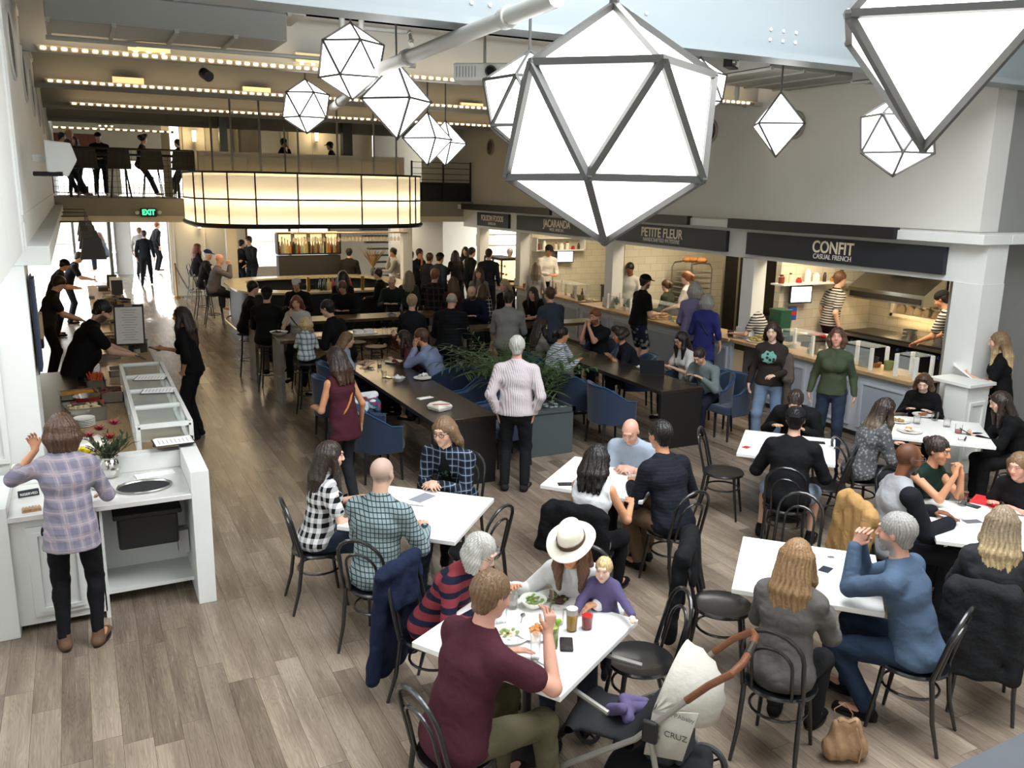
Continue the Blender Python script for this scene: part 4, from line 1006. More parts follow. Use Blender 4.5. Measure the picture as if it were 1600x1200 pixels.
p = at(225, 761, .93); r = thing('waste_ring', 'black oval drop hole with steel rim in the marble top', 'waste ring', p)
el = lambda a, b_, z: [(a*math.cos(2*PI*i/28), b_*math.sin(2*PI*i/28), z) for i in range(28)]
MB().tube(el(.20, .15, .004), .013, 8, closed=True, flat=.6).build('steel_rim', steel, r)
MB().prism([(x, y) for x, y, _ in el(.19, .14, 0)], -.004, .003).build('opening', mat('hole_black', srgb('232325'), .9), r)
lc = thing('service_counter', 'long white service counter along the left wall', 'counter', (.3, 14.8, 0))
MB().box(.38, .47, -7.28, 7.0, 0, .92).build('front_wall', white_paint, lc)
MB().box(-.42, .50, -7.28, -4.0, .92, .95).build('worktop', butcher, lc, bevel=.004); MB().box(-.16, .50, -4.0, 7.0, .92, .95).build('worktop', butcher, lc, bevel=.004)
MB().box(-.90, -.42, -7.28, -3.0, .90, .94).build('side_worktop', steel, lc)
MB().box(-.90, -.3, -7.28, -3.0, .1, .88).build('under_cabinet', dark_steel, lc)
# display case
def case(label, x0, x1, y0, y1, z0, z1, n, shelf=True, rot=0, lit=False, grp=None):
    cx, cy = (x0+x1)/2, (y0+y1)/2; t = thing('display_case', label, 'display case', (cx, cy, z0), 0, grp); a, b, h = (x1-x0)/2, (y1-y0)/2, z1-z0
    f = MB(); q = .018
    for sx in (-1, 1):
        for i in range(n+1):
            y = -b+2*b*i/n; f.box(sx*a-q, sx*a+q, y-q, y+q, 0, h)
        f.box(sx*a-q, sx*a+q, -b, b, h-q, h+q).box(sx*a-q, sx*a+q, -b, b, 0, q)
    for i in range(n+1):
        y = -b+2*b*i/n; f.box(-a, a, y-q, y+q, h-q, h+q)
    f.build('frame', white_paint, t)
    MB().box(-a, a, -b, b, h-.004, h+.004).build('top_glass', pane, t); MB().box(-a-.004, -a+.004, -b, b, 0, h).build('side_glass', pane, t); MB().box(a-.004, a+.004, -b, b, 0, h).build('side_glass', pane, t)
    if shelf: MB().box(-a, a, -b, b, h*.45, h*.45+.008).build('shelf', pane, t)
    return t
case('long glass display case with white frame on the left counter', .34, .77, 7.75, 10.6, .95, 1.2, 4)
# display case contents and kitchen ware on the counter
gastro = mat('pan_steel', srgb('9b9890'), .3, .9)
def pan(x, y, z, sx, sy, h, rz, fill, label, grp='steel pans on the left counter'):
    p = at(x, y, z); t = thing('food_pan', label, 'pan', (p.x, p.y, z), rz, grp); w = .008
    m = MB().box(-sx, sx, -sy, -sy+w, 0, h).box(-sx, sx, sy-w, sy, 0, h).box(-sx, -sx+w, -sy, sy, 0, h).box(sx-w, sx, -sy, sy, 0, h).box(-sx, sx, -sy, sy, 0, w)
    m.box(-sx-.015, sx+.015, -sy-.015, -sy, h-.006, h).box(-sx-.015, sx+.015, sy, sy+.015, h-.006, h).box(-sx-.015, -sx, -sy, sy, h-.006, h).box(sx, sx+.015, -sy, sy, h-.006, h)
    m.build('pan_body', gastro, t)
    if fill:
        f = MB(); rr = random.Random(int(x*7+y))
        if fill[0] == 'chips':
            for i in range(46): f.ell((rr.uniform(-sx*.85, sx*.85), rr.uniform(-sy*.85, sy*.85), h*.75+rr.uniform(0, .03)), (.03, .022, .014), 6, 4, 0, Matrix.Rotation(rr.uniform(0, 3), 3, 'Z'))
        elif fill[0] == 'sticks':
            for i in range(26):
                a = rr.uniform(0, 6.28); x0, y0 = rr.uniform(-sx*.6, sx*.6), rr.uniform(-sy*.6, sy*.6); f.tube([(x0, y0, h*.5), (x0+.05*math.cos(a), y0+.05*math.sin(a), h+.07)], [.016, .006], 6)
        else: f.box(-sx*.95, sx*.95, -sy*.95, sy*.95, h*.5, h*.75)
        o = f.build('food', mat('food_'+fill[1], srgb(fill[1]), .7, var=.3, vs=30), t); o['kind'] = 'stuff'
    return t
pan(135, 655, .95, .16, .13, .14, .2, ('chips', 'cdb894'), 'deep steel pan of chips behind the plaid shirt woman')
pan(122, 620, .95, .17, .12, .06, .1, ('flat', 'd9902e'), 'shallow steel pan with orange food by the chef')
pan(150, 605, .95, .10, .09, .10, 0, ('sticks', 'c9562c'), 'steel pan heaped with orange carrot sticks')
pan(175, 625, .95, .11, .15, .12, 0, ('chips', '6b3a34'), 'deep steel pan of dark red food beside carrots')
pan(185, 585, .95, .10, .14, .08, 0, None, 'empty steel pan next to the glass case')
pan(170, 560, .95, .12, .10, .07, .3, ('chips', 'b99a6a'), 'steel pan under the chef\'s hands')
pan(157, 530, .95, .2, .14, .08, 0, ('flat', 'c8b89a'), 'steel pan behind the chef')
pan(172, 505, .95, .15, .14, .08, 0, ('chips', 'd8cdb0'), 'steel pan near the charcoal tee cook')
pan(175, 470, .95, .18, .14, .08, 0, ('flat', 'b08a5a'), 'steel pan on the far part of the left counter')
def bowl(x, y, z, r, h, m, label, name='mixing_bowl', cat='bowl', grp=None, fill=None, p=None):
    p = p or at(x, y, z); t = thing(name, label, cat, (p[0], p[1], z), 0, grp)
    MB().lathe([(r*.45, 0), (r*.75, h*.4), (r, h), (r*.97, h), (r*.72, h*.42), (0, .01)], n=24, caps=False).build('bowl_body', m, t)
    MB().lathe([(r*.46, 0), (r*.46, .006), (0, .006)], n=20).build('foot', m, t)
    if fill:
        rr = random.Random(int(x+y)); f = MB()
        for i in range(40): a = rr.uniform(0, 6.28); q = rr.uniform(0, r*.7); f.ell((q*math.cos(a), q*math.sin(a), h*.62+rr.uniform(0, h*.4)), (r*.14, r*.1, r*.07), 6, 4)
        o = f.build('food', mat('food_'+fill, srgb(fill), .7, var=.3, vs=30), t); o['kind'] = 'stuff'
    return t
bowl(134, 612, 1.02, .13, .08, steel, 'shiny steel mixing bowl set on red tub', p=at(137, 640, .95))
rt = thing('food_tub', 'red plastic tub under the shiny steel bowl', 'tub', (at(137, 640, .95).x, at(137, 640, .95).y, .95)); MB().rbox(-.15, .15, -.12, .12, 0, .07, .03).build('tub_body', red_mat, rt); MB().rbox(-.16, .16, -.13, .13, .058, .068, .03).build('rim', red_mat, rt)
def takeout(x, y, z, label, s=.11, rz=.3, m=None, lip=True):
    p = at(x, y, z); t = thing('takeout_box', label, 'takeout box', (p.x, p.y, z), rz, 'pale takeout boxes')
    m = m or mat('pulp_white', srgb('e6e1d6'), .8)
    v = [(-s, -s, .045), (s, -s, .045), (s, s, .045), (-s, s, .045), (-s*.85, -s*.85, 0), (s*.85, -s*.85, 0), (s*.85, s*.85, 0), (-s*.85, s*.85, 0), (-s*.75, -s*.75, .08), (s*.75, -s*.75, .08), (s*.75, s*.75, .08), (-s*.75, s*.75, .08)]
    MB().add(v, [(7, 6, 5, 4), (4, 5, 1, 0), (5, 6, 2, 1), (6, 7, 3, 2), (7, 4, 0, 3), (0, 1, 2, 3)]).build('tray', m, t, bevel=.008)
    MB().add(v[:4]+v[8:], [(3, 2, 1, 0), (4, 5, 6, 7), (0, 1, 5, 4), (1, 2, 6, 5), (2, 3, 7, 6), (3, 0, 4, 7)]).build('lid', m, t, bevel=.008); return t
takeout(140, 700, .95, 'pale takeout box beside the flower vase', .15)
for i in range(3): takeout(100+i*6, 705, .95+.0*i, 'pale takeout box behind the plaid woman, ' + ['left', 'middle', 'right'][i] + ' of three', .09)
plates = thing('plate_stack', 'stack of pale plates behind the host stand', 'plates', at(132, 665, .95), 0)
for k in range(5): MB().lathe([(.06, 0), (.10, .012), (.10, .018), (.05, .008), (0, .008)], (0, 0, k*.016), 22).build('plate', porcelain, plates)
# menus
def menu(x, y, z, label, rz, sx=.115, sy=.16, board=True, p=None):
    p = p or at(x, y, z); t = thing('menu', label, 'menu', (p.x, p.y, z), rz, 'white menus at the left counter')
    if board: MB().box(-sx, sx, -sy, sy, 0, .006).build('board', mat('menu_board', srgb('2a2a2c'), .6), t)
    MB().box(-sx*.93, sx*.93, -sy*.93, sy*.93, .006, .009).build('sheet', paper, t)
    l = MB()
    for k in range(9): l.box(-sx*.6, sx*.55*(1-(k % 3)*.15), sy*.7-k*.032, sy*.7-k*.032+.006, .009, .0095)
    l.build('printed_line', mat('ink_grey', srgb('9a9a9a'), .8), t)['kind'] = 'stuff'; return t
menu(236, 591, 1.21, 'single white menu on the glass case, farther one', 1.3)
menu(248, 611, 1.21, 'single white menu on the glass case, nearer one', 1.35)
for k in range(4): menu(271, 690, 1.10+k*.011, 'menu in the stack at the host stand, layer %s from bottom' % ['one', 'two', 'three', 'four'][k], 1.45+k*.06)
p = at(212, 552, .95); t = thing('menu_clipboard', 'large upright menu on black clipboard frame facing us', 'menu stand', (p.x-.05, p.y, .95), math.radians(-8))
MB().obox((0, 0, .40), (.38, .015, .56), 0, 0, math.radians(-12)).build('board', black_plain, t)
MB().obox((0, -.012, .395), (.34, .004, .50), 0, 0, math.radians(-12)).build('sheet', paper, t)
MB().obox((0, .03, .665), (.10, .03, .03), 0).build('clip', steel, t)
MB().box(-.03, .03, -.05, .09, 0, .14).build('foot', black_plain, t)
l = MB()
for k in range(13): l.obox((0, -.0165+.0, .60-k*.033), (.20-(k % 3)*.04, .002, .006), 0, 0, math.radians(-12)).xf(Matrix.Identity(4))
l2 = MB()
for k in range(13):
    z_ = .60-k*.033; l2.obox((0, -.017-(z_-.395)*math.tan(math.radians(-12))*1.0, z_), (.20-(k % 3)*.04, .002, .005), 0, 0, math.radians(-12))
l2.build('printed_line', mat('ink_grey'), t)['kind'] = 'stuff'
for i, (x, y, lb) in enumerate(((181, 440, 'small upright sign holder, farther on left counter'), (176, 436, 'dark tablet stand on the far left counter'), (184, 446, 'dark folder standing on the far left counter'))):
    p = at(x, y+15, .95); t = thing('sign_holder', lb, 'sign holder', (p.x, p.y, .95)); MB().obox((0, 0, .16), (.22, .015, .3), 0, 0, -.2).build('panel', [paper, black_plain, black_plain][i], t); MB().box(-.06, .06, -.05, .07, 0, .012).build('foot', black_plain, t)
# reserved sign, wood slat block, acrylic tray
p = at(45, 775, .925); t = thing('reserved_sign', 'small dark sign reading RESERVED on the marble top', 'sign', (p.x, p.y, .925), math.radians(10))
MB().obox((0, 0, .025), (.14, .03, .05), 0, 0, -.25).build('block', slate_sign, t, bevel=.003); text('lettering', 'RESERVED', .026, white_letter, t, (0, -.022, .024), (PI/2-.25, 0, 0), .001)
p = at(50, 797, .925); t = thing('wooden_slat_block', 'small ribbed wooden block near the marble edge', 'block', (p.x, p.y, .925), math.radians(5))
for k in range(6): MB().box(-.06+k*.02, -.045+k*.02, -.04, .04, 0, .02).build('slat', amber_wood, t)
MB().box(-.065, .06, -.045, .045, 0, .008).build('base', amber_wood, t)
p = at(40, 745, .925); t = thing('acrylic_tray', 'clear yellowish acrylic tray at the left end', 'tray', (p.x, p.y, .925), 0)
MB().box(-.10, .10, -.07, .07, 0, .006).build('bottom', pane, t); MB().box(-.10, .10, .064, .07, 0, .10).box(-.10, -.094, -.07, .07, 0, .10).box(.094, .1, -.07, .07, 0, .10).build('wall_pane', mat('acrylic', srgb('e3e0b8'), .1, alpha=.4), t)
def tumbler(x, y, z, label, col=None, h=.10, r=.036, fill=.75, grp='drinking glasses', p=None, foam=False, ice=False):
    p = p or at(x, y, z); t = thing('drinking_glass', label, 'glass', (p[0], p[1], z), 0, grp)
    MB().lathe([(r*.85, 0), (r, h), (r*.94, h), (r*.8, .008), (0, .008)], n=18, caps=False).build('glass_wall', glass, t)
    if col:
        MB().lathe([(0, .009), (r*.78, .009), (r*.90, h*fill), (0, h*fill)], n=16, caps=False).build('drink', mat('drink_'+col, srgb(col), .15, alpha=.93, coat=.3), t)
    if foam: MB().lathe([(0, h*fill), (r*.90, h*fill), (r*.93, h*.97), (0, h*.98)], n=16, caps=False).build('foam', mat('foam', srgb('f5f1e4'), .9), t)
    return t
tumbler(236, 722, .925, 'empty clear glass behind the oval waste ring')
tumbler(150, 765, .925, 'clear glass right of the plaid shirt woman')
p = at(242, 741, .925); t = thing('napkin', 'white folded paper on the marble top', 'paper', (p.x, p.y, .925), .15); MB().box(-.15, .15, -.05, .05, 0, .004).build('sheet', paper, t); MB().box(-.15, .0, -.05, .05, .004, .008).build('fold', paper, t)
# vase with flowers
chrome = mat('chrome', srgb('d5d3ce'), .08, 1.0)
p = at(173, 745, .925); t = thing('flower_vase', 'silver vase of red and yellow flowers on the host stand', 'vase', (p.x, p.y, .925))
MB().lathe([(.05, 0), (.07, .02), (.085, .07), (.08, .12), (.055, .155), (.068, .175), (.064, .175), (.05, .155), (0, .15)], n=26, caps=False).build('vase_body', chrome, t)
leaf_m = mat('leaf_green', srgb('3f4a30'), .6, var=.3, vs=9); rr = random.Random(3)
def leaf(m, p0, d, L, w, droop=.3, segs=4):
    d = Vector(d).normalized(); s = d.cross(Vector((0, 0, 1))); s = s.normalized() if s.length > .01 else Vector((1, 0, 0)); vs = []; p = Vector(p0)
    for i in range(segs+1):
        f = i/segs; ww = w*math.sin(PI*min(.98, f*.9+.08)); vs += [p-s*ww, p+s*ww+Vector((0, 0, .0))]; d = (d-Vector((0, 0, droop/segs))).normalized(); p = p+d*(L/segs)
    m.add(vs, [(2*i, 2*i+1, 2*i+3, 2*i+2) for i in range(segs)])
lf = MB(); stm = MB()
for i in range(26):
    a = rr.uniform(0, 6.28); e = rr.uniform(.35, 1.0); d = Vector((math.cos(a)*(1-e*.5), math.sin(a)*(1-e*.5), e)).normalized(); L = rr.uniform(.12, .26)
    q = Vector((0, 0, .16))+d*L; stm.tube([(0, 0, .15), q], .003, 5)
    for k in range(7):
        b_ = Vector((0, 0, .16))+d*L*(k+1)/7; a2 = rr.uniform(0, 6.28); leaf(lf, b_, d+Vector((math.cos(a2), math.sin(a2), 0))*.7, .07, .010)
stm.build('stem', leaf_m, t)['kind'] = 'stuff'; lf.build('foliage', leaf_m, t)['kind'] = 'stuff'
for i, (x, y, z, c) in enumerate(((.06, .03, .42, '8a2a35'), (-.05, .05, .38, '7a2430'), (.02, -.05, .33, '9c1f2b'), (-.13, .02, .34, '8a3440'), (-.19, -.05, .25, 'e6d21f'), (-.15, -.09, .24, 'e6d21f'))):
    f = MB()
    for k in range(18):
        a = k*2.4; e = .3+.6*(k/18); leaf(f, (x, y, z), (math.cos(a)*(1-e*.6), math.sin(a)*(1-e*.6), e), .06 if c[0] != 'e' else .05, .013, .1)
    f.build('flower', mat('petal_'+c, srgb(c), .6), t)
# hanging dark hoods above the left counter
for i, y in enumerate((14.5, 16.8, 19.0, 21.2)):
    t = thing('heat_lamp_hood', 'dark grey hood hanging over the left counter, ' + ['nearest', 'second', 'third', 'farthest'][i], 'hood', (.22, y, 2.12), 0, 'dark hoods over the left counter')
    MB().add([(-.18, -.2, 0), (.18, -.2, 0), (.18, .2, 0), (-.18, .2, 0), (-.12, -.14, .30), (.12, -.14, .30), (.12, .14, .30), (-.12, .14, .30)], [(3, 2, 1, 0), (4, 5, 6, 7), (0, 1, 5, 4), (1, 2, 6, 5), (2, 3, 7, 6), (3, 0, 4, 7)]).build('shade', mat('hood_grey', srgb('4c4b48'), .5), t)
    MB().tube([(0, 0, .30), (0, 0, .55), (-.45, 0, .55), (-.45, 0, .5)], .012, 6).build('rod', dark_steel, t)
    point('hood_lamp', (.22, y, 2.05), 9, WARM)
t = thing('bottle_shelf', 'steel shelf with reflections along the left wall', 'shelf', (-1.13, 16, 1.75)); MB().box(-.12, .12, -3.5, 3.5, 0, .03).build('board', steel, t); MB().box(-.12, .12, -3.5, 3.5, .35, .38).build('board', steel, t)
for y in (-3.4, 0, 3.4): MB().box(-.12, .12, y-.02, y+.02, .0, .38).build('bracket', steel, t)
t = thing('wall_poster', 'dark blue hanging panel on the left pier', 'poster', (-.355, 8.02, 2.1)); MB().box(0, .02, -.15, .15, -.38, .38).build('panel', mat('navy_panel', srgb('26334f'), .5), t); MB().box(-.01, .0, -.16, .16, -.4, .4).build('frame', black_plain, t)
t = thing('safety_sign', 'red notice board on the kitchen wall behind the chef', 'sign', (-.6, 11.6, .95)); MB().box(0, .02, -.22, .22, -.05, .38).build('panel', red_mat, t)
l = MB()
for k in range(5): l.box(.02, .023, -.16, .16-(k % 2)*.08, .05+k*.055, .062+k*.055)
l.build('printed_line', white_letter, t)['kind'] = 'stuff'
t = thing('towel_dispenser', 'cream and black dispenser on the left kitchen wall', 'dispenser', (-.55, 11.9, 1.25)); MB().rbox(-.07, .1, -.14, .14, .12, .42, .03).build('cover', mat('dispenser_cream', srgb('d7c59b'), .5), t); MB().box(-.05, .09, -.12, .12, 0, .12).build('tray', black_plain, t)
t = thing('wall_speaker', 'white boxy speaker housing on bracket at upper left wall', 'speaker', atD(92, 250, 8.6)); v = [(-.1, -.16, -.10), (.06, -.16, -.14), (.14, -.16, 0), (.10, -.16, .14), (-.10, -.16, .16)]
MB().add(v+[(a, .16, c) for a, b_, c in v], [(0, 1, 2, 3, 4), (9, 8, 7, 6, 5)]+[(i, 5+i, 5+(i+1) % 5, (i+1) % 5) for i in range(5)]).build('casing', white_paint, t, bevel=.01)
MB().box(-.2, -.1, -.03, .03, -.02, .04).build('bracket', white_paint, t); MB().tube([(-.2, -.1, -.12), (.02, -.17, -.12)], .02, 8).build('knob', black_plain, t)
# ---- right stalls
names = [('CONFIT', 'CASUAL FRENCH', 7.06, 10.6), ('PETITE FLEUR', 'HANDCRAFTED PATISSERIE', 11.08, 14.62), ('JACARANDA', 'WEST AFRICAN', 14.74, 18.65), ('FOLSOM FOODS', 'AMERICAN', 19.1, 20.95)]
for i, (a, b_, y0, y1) in enumerate(names):
    yc = (y0+y1)/2; t = thing('stall_sign', 'dark sign board reading %s %s' % (a, b_), 'sign', (9.56, yc, 2.48))
    MB().box(-.03, .04, -(y1-y0)/2, (y1-y0)/2, -.17, .17).build('board', slate_sign, t, bevel=.004)
    k = .235 if i < 3 else .20
    text('stall_name', a, k, gold_letter, t, (-.033, 0, .035), (PI/2, 0, -PI/2), .004, .88, bold=.004); text('stall_subtitle', b_, .10, white_letter, t, (-.033, 0, -.095), (PI/2, 0, -PI/2), .003, .9)
for i, (y0, y1) in enumerate(((7.69, 10.87), (11.9, 13.95), (14.6, 16.3), (16.72, 21.6))):
    t = thing('sign_light', 'black light bar above the %s sign' % ['CONFIT', 'PETITE FLEUR', 'JACARANDA', 'FOLSOM FOODS'][i], 'light', (9.44, (y0+y1)/2, 2.83), 0, 'black light bars on the ledge')
    L = (y1-y0)/2; MB().box(-.09, .02, -L, L, -.12, .03).build('housing', mat('bar_black', srgb('1a1b1f'), .45), t, bevel=.004); MB().box(-.06, .0, -L+.05, L-.05, -.125, -.12).build('lens', mat('lens_grey', srgb('8a8878'), .4), t)
def counter(label, y0, y1, x0, x1, n, zt=.95):
    x0 += .08 if x0 < 9.4 else 0
    t = thing('stall_counter', label, 'counter', (x0, (y0+y1)/2, 0)); L = (y1-y0)/2
    MB().box(.05, .12, -L, L, .08, zt-.05).build('front', blue_panel, t); MB().box(.09, .14, -L, L, 0, .08).build('plinth', dark_steel, t)
    w = 2*L/n
    for i in range(n):
        y = -L+i*w; a, b_ = y+.07, y+w-.07; m = MB()
        m.box(.02, .05, a, b_, .16, .2).box(.02, .05, a, b_, zt-.19, zt-.15).box(.02, .05, a, a+.04, .2, zt-.19).box(.02, .05, b_-.04, b_, .2, zt-.19); m.build('panel', blue_panel, t)
        MB().box(.035, .052, a+.04, b_-.04, .2, zt-.19).build('inner_panel', mat('inner_panel_blue', srgb('98a1ad'), .55), t)
    MB().box(-.02, x1-x0, -L, L, zt-.05, zt).build('worktop', butcher, t, bevel=.004); return t
counter('grey panelled stall counter with wood top at the CONFIT kitchen', 7.15, 9.75, 9.25, 9.95, 3)
counter('grey panelled stall counter with wood top at the pastry stall', 10.6, 15.3, 9.25, 9.95, 4)
t = thing('stall_counter', 'low wooden link worktop with open space below between stalls', 'counter', (9.33, 10.15, 0)); MB().box(0, .7, -.42, .42, .90, .95).build('worktop', butcher, t); MB().box(.3, .36, -.42, .42, 0, .9).build('front', mat('recess_grey', srgb('6f6c66'), .7), t)
counter('pale stall counter at the JACARANDA stall', 15.5, 18.5, 9.45, 10.0, 3)
counter('pale stall counter at the FOLSOM FOODS stall', 18.9, 21.4, 9.45, 10.0, 2)
t = thing('till_counter', 'white panelled till counter in front of the grey wall, right', 'counter', (9.9, 6.52, 0))
MB().box(-.72, -.32, -.25, .05, 0, 1.08).build('front', white_paint, t, bevel=.004); MB().box(-.76, -.28, -.30, .25, 1.08, 1.12).build('worktop', white_paint, t, bevel=.004)
m = MB()
for a, b_ in ((-.66, -.38),): m.box(a, b_, -.27, -.25, .2, .24).box(a, b_, -.27, -.25, .85, .89).box(a, a+.04, -.27, -.25, .24, .85).box(b_-.04, b_, -.27, -.25, .24, .85)
m.build('moulding', white_paint, t)
# sneeze guards
def guard(label, y0, y1, x=9.45, z=.95, h=.30, d=.30):
    t = thing('sneeze_guard', label, 'sneeze guard', (x, (y0+y1)/2, z), 0, 'white framed sneeze guards on the counters'); L = (y1-y0)/2
    for y in (-L, L):
        for x_ in (0, d): MB().box(x_-.02, x_+.02, y-.02, y+.02, 0, h).build('post', white_paint, t)
    MB().box(-.02, d+.02, -L, L, h, h+.008).build('top_glass', pane, t); MB().box(-.006, .002, -L, L, .03, h-.02).build('front_glass', pane, t); return t
guard('sneeze guard post and glass left of the green hoodie woman', 8.95, 9.6); guard('sneeze guard behind the green hoodie woman', 7.9, 8.4); guard('white sneeze guard at the right end of the wood counter', 7.2, 7.5)
guard('sneeze guard over the pastries at the pastry stall', 11.9, 13.4); guard('long sneeze guard beside the little cacti', 13.6, 14.4); guard('sneeze guard at the JACARANDA counter', 15.9, 17.0, 9.6)
# food on the stalls
def heap(name, label, cat, c, r, n, col, sz, seed=1, tray=True):
    t = thing(name, label, cat, c); rr = random.Random(seed)
    if tray: MB().lathe([(r*.9, 0), (r, .02), (r*.97, .02), (0, .012)], n=20).build('tray', porcelain, t)
    m = MB()
    for i in range(n): a = rr.uniform(0, 6.28); q = r*.8*math.sqrt(rr.random()); m.ell((q*math.cos(a), q*math.sin(a), .03+rr.uniform(0, .09)*(1-q/r)), (sz, sz*.6, sz*.5), 7, 5, 0, Matrix.Rotation(rr.uniform(0, 3), 3, 'Z'))
    m.build('food', mat('food_'+col, srgb(col), .6, var=.3, vs=30), t)['kind'] = 'stuff'; return t
heap('pastry_tray', 'tray heaped with croissants in the pastry case', 'pastries', (9.62, 12.9, .95), .26, 34, 'b0763a', .06, 2)
heap('pastry_tray', 'tray of golden buns beside the chalk signs', 'pastries', (9.7, 12.1, .97), .2, 22, 'c08a4a', .05, 3)
heap('food_platter', 'white platter piled beside the man in floral shorts', 'platter', (9.45, 11.5, .95), .14, 16, 'e6e0d2', .04, 4)
heap('food_platter', 'platter of food near the striped cook with ponytail', 'platter', (9.6, 10.2, .95), .2, 22, '9c8a5c', .05, 5)
for i, (y, x) in enumerate(((13.9, 9.6), (14.3, 9.6))):
    t = thing('small_cactus', 'small potted cactus on the pastry counter, ' + ['nearer', 'farther'][i] + ' one', 'plant', (x, y, .95)); MB().lathe([(.04, 0), (.055, .08), (.05, .08), (0, .07)], n=14).build('pot', porcelain, t)
    MB().ell((0, 0, .15), (.03, .03, .09)).ell((.04, 0, .15), (.018, .018, .04)).ell((-.04, 0, .17), (.018, .018, .04)).build('cactus_body', mat('cactus', srgb('3f5138'), .7), t)
for i, (y, z) in enumerate(((11.95, 1.15), (11.55, 1.05), (11.3, 1.1))):
    t = thing('chalk_sign', 'small black lettered sign among pastries, ' + ['left', 'middle', 'right'][i], 'sign', (9.42, y, z-.2), 0); MB().box(0, .012, -.09, .09, .0, .24).build('board', black_plain, t)
    l = MB()
    for k in range(4): l.box(-.002, 0, -.06, .06-(k % 2)*.03, .04+k*.045, .055+k*.045)
    l.build('chalk_line', white_letter, t); MB().box(0, .05, -.03, .03, 0, .01).build('foot', black_plain, t)
# kitchens: back benches, stove, hood, monitors
def bench(label, y0, y1, x0=11.9, x1=12.45, z=.92, top=dark_steel):
    t = thing('kitchen_bench', label, 'bench', (x0, (y0+y1)/2, 0)); L = (y1-y0)/2; MB().box(0, x1-x0, -L, L, z-.04, z).build('worktop', top, t); MB().box(.03, x1-x0, -L, L, .1, z-.04).build('cabinet', mat('bench_dark', srgb('3a3834'), .6), t)
    for y in (-L+.1, L-.1): MB().box(.05, .1, y-.03, y+.03, 0, .1).build('leg', dark_steel, t)
    return t
bench('dark steel back bench under the CONFIT monitor', 10.05, 10.6, 10.1, 12.45); bench('dark steel back bench in the pastry kitchen', 10.85, 12.6); bench('dark steel back bench in the JACARANDA kitchen', 14.8, 18.5); bench('dark steel bench in the FOLSOM FOODS kitchen', 18.8, 21)
t = thing('cooking_range', 'black cooking range with blue knobs in the CONFIT kitchen', 'stove', (11.35, 9.0, .15)); MB().box(0, .62, -1.05, 1.05, .12, .86).build('oven_body', mat('range_black', srgb('1d1d1f'), .35, .6), t)
MB().box(-.05, .62, -1.05, 1.05, .86, .92).build('hob', dark_steel, t); MB().box(-.07, -.02, -1.05, 1.05, .84, .88).build('rail', steel, t)
for k in range(11): MB().tube([(0, -.9+k*.18, .76), (-.03, -.9+k*.18, .76)], .024, 10).build('knob', mat('knob_blue', srgb('2a3a6e'), .3), t)
for sx in (0.05, .57):
    for sy in (-1, 1): MB().box(sx-.02, sx+.02, sy-.02, sy+.02, 0, .12).build('leg', dark_steel, t)
def pot(label, x, y, z, r, h, lid=False, m=None):
    t = thing('cooking_pot', label, 'pot', (x, y, z), 0, 'steel pots in the kitchens'); m = m or steel
    MB().lathe([(r, 0), (r, h), (r*.96, h), (r*.95, .01), (0, .01)], n=20, caps=False).build('pot_body', m, t)
    for s in (-1, 1): MB().tube([(s*r, -.03, h*.8), (s*(r+.03), -.02, h*.8), (s*(r+.03), .02, h*.8), (s*r, .03, h*.8)], .006, 6).build('handle', m, t)
    return t
pot('large tall steel pot on the range', 11.7, 8.3, 1.07, .15, .24); pot('steel pot behind the tall cook', 11.7, 9.1, 1.07, .11, .12); pot('shiny round pan on the range near the tall cook', 11.55, 9.0, 1.07, .10, .07); pot('small steel pot on the middle of the range', 11.75, 8.6, 1.07, .09, .12); pot('small pot at the right end of the range', 11.5, 8.0, 1.07, .09, .08)
pot('dark pot on the wood counter behind the green hoodie', 9.7, 8.15, .95, .13, .12, m=mat('iron_black', srgb('232324'), .5)); pot('steel bowl pot on the wood counter behind sneeze post', 9.75, 9.1, .95, .15, .14)
t = thing('range_hood', 'stainless steel hood above the range', 'hood', (11.8, 9.75, 1.55)); MB().add([(0, -.75, 0), (.6, -.75, 0), (.6, .75, 0), (0, .75, 0), (.0, -.75, .18), (.6, -.75, .55), (.6, .75, .55), (.0, .75, .18)], [(3, 2, 1, 0), (4, 5, 6, 7), (0, 1, 5, 4), (1, 2, 6, 5), (2, 3, 7, 6), (3, 0, 4, 7)]).build('canopy', steel, t)
MB().box(-.015, .0, -.7, .7, .03, .12).build('filter', mat('filter_black', srgb('26241f'), .5), t); MB().box(.2, .6, -.3, .3, .5, 1.1).build('flue', steel, t)
point('hood_lamp', (11.9, 9.6, 1.5), 10, WARM)
stone = mat('lit_stone', srgb('a8977a'), .8, bump=1.0, bs=6)
t = thing('stone_panel', 'lit rough stone window panel in the CONFIT kitchen wall', 'stone panel', (12.46, atX(1442, 470, 12.4).y, atX(1442, 500, 12.4).z)); rr = random.Random(9)
sm = MB()
for i in range(5):
    for j in range(6): sm.ell((-.02, -.42+j*.17+rr.uniform(-.03, .03)+(i % 2)*.08, .1+i*.19+rr.uniform(-.02, .02)), (.05, rr.uniform(.08, .11), rr.uniform(.08, .11)), 8, 6)
sm.build('stone', stone, t)['kind'] = 'stuff'; f = MB()
for a, b_, c, e in ((-.55, -.5, 0, 1.1), (.5, .55, 0, 1.1), (-.55, .55, 0, .05), (-.55, .55, 1.05, 1.1)): f.box(-.14, 0, a, b_, c, e)
f.build('frame', cream_paint, t); area('stone_wash', (12.25, atX(1442, 470, 12.4).y, 1.0), .1, .8, 9, (1, .7, .35), (PI, math.radians(-15), 0))
t = thing('stone_panel', 'lit rough stone panel at the right of the pastry kitchen', 'stone panel', (12.46, 11.9, 1.1)); sm = MB()
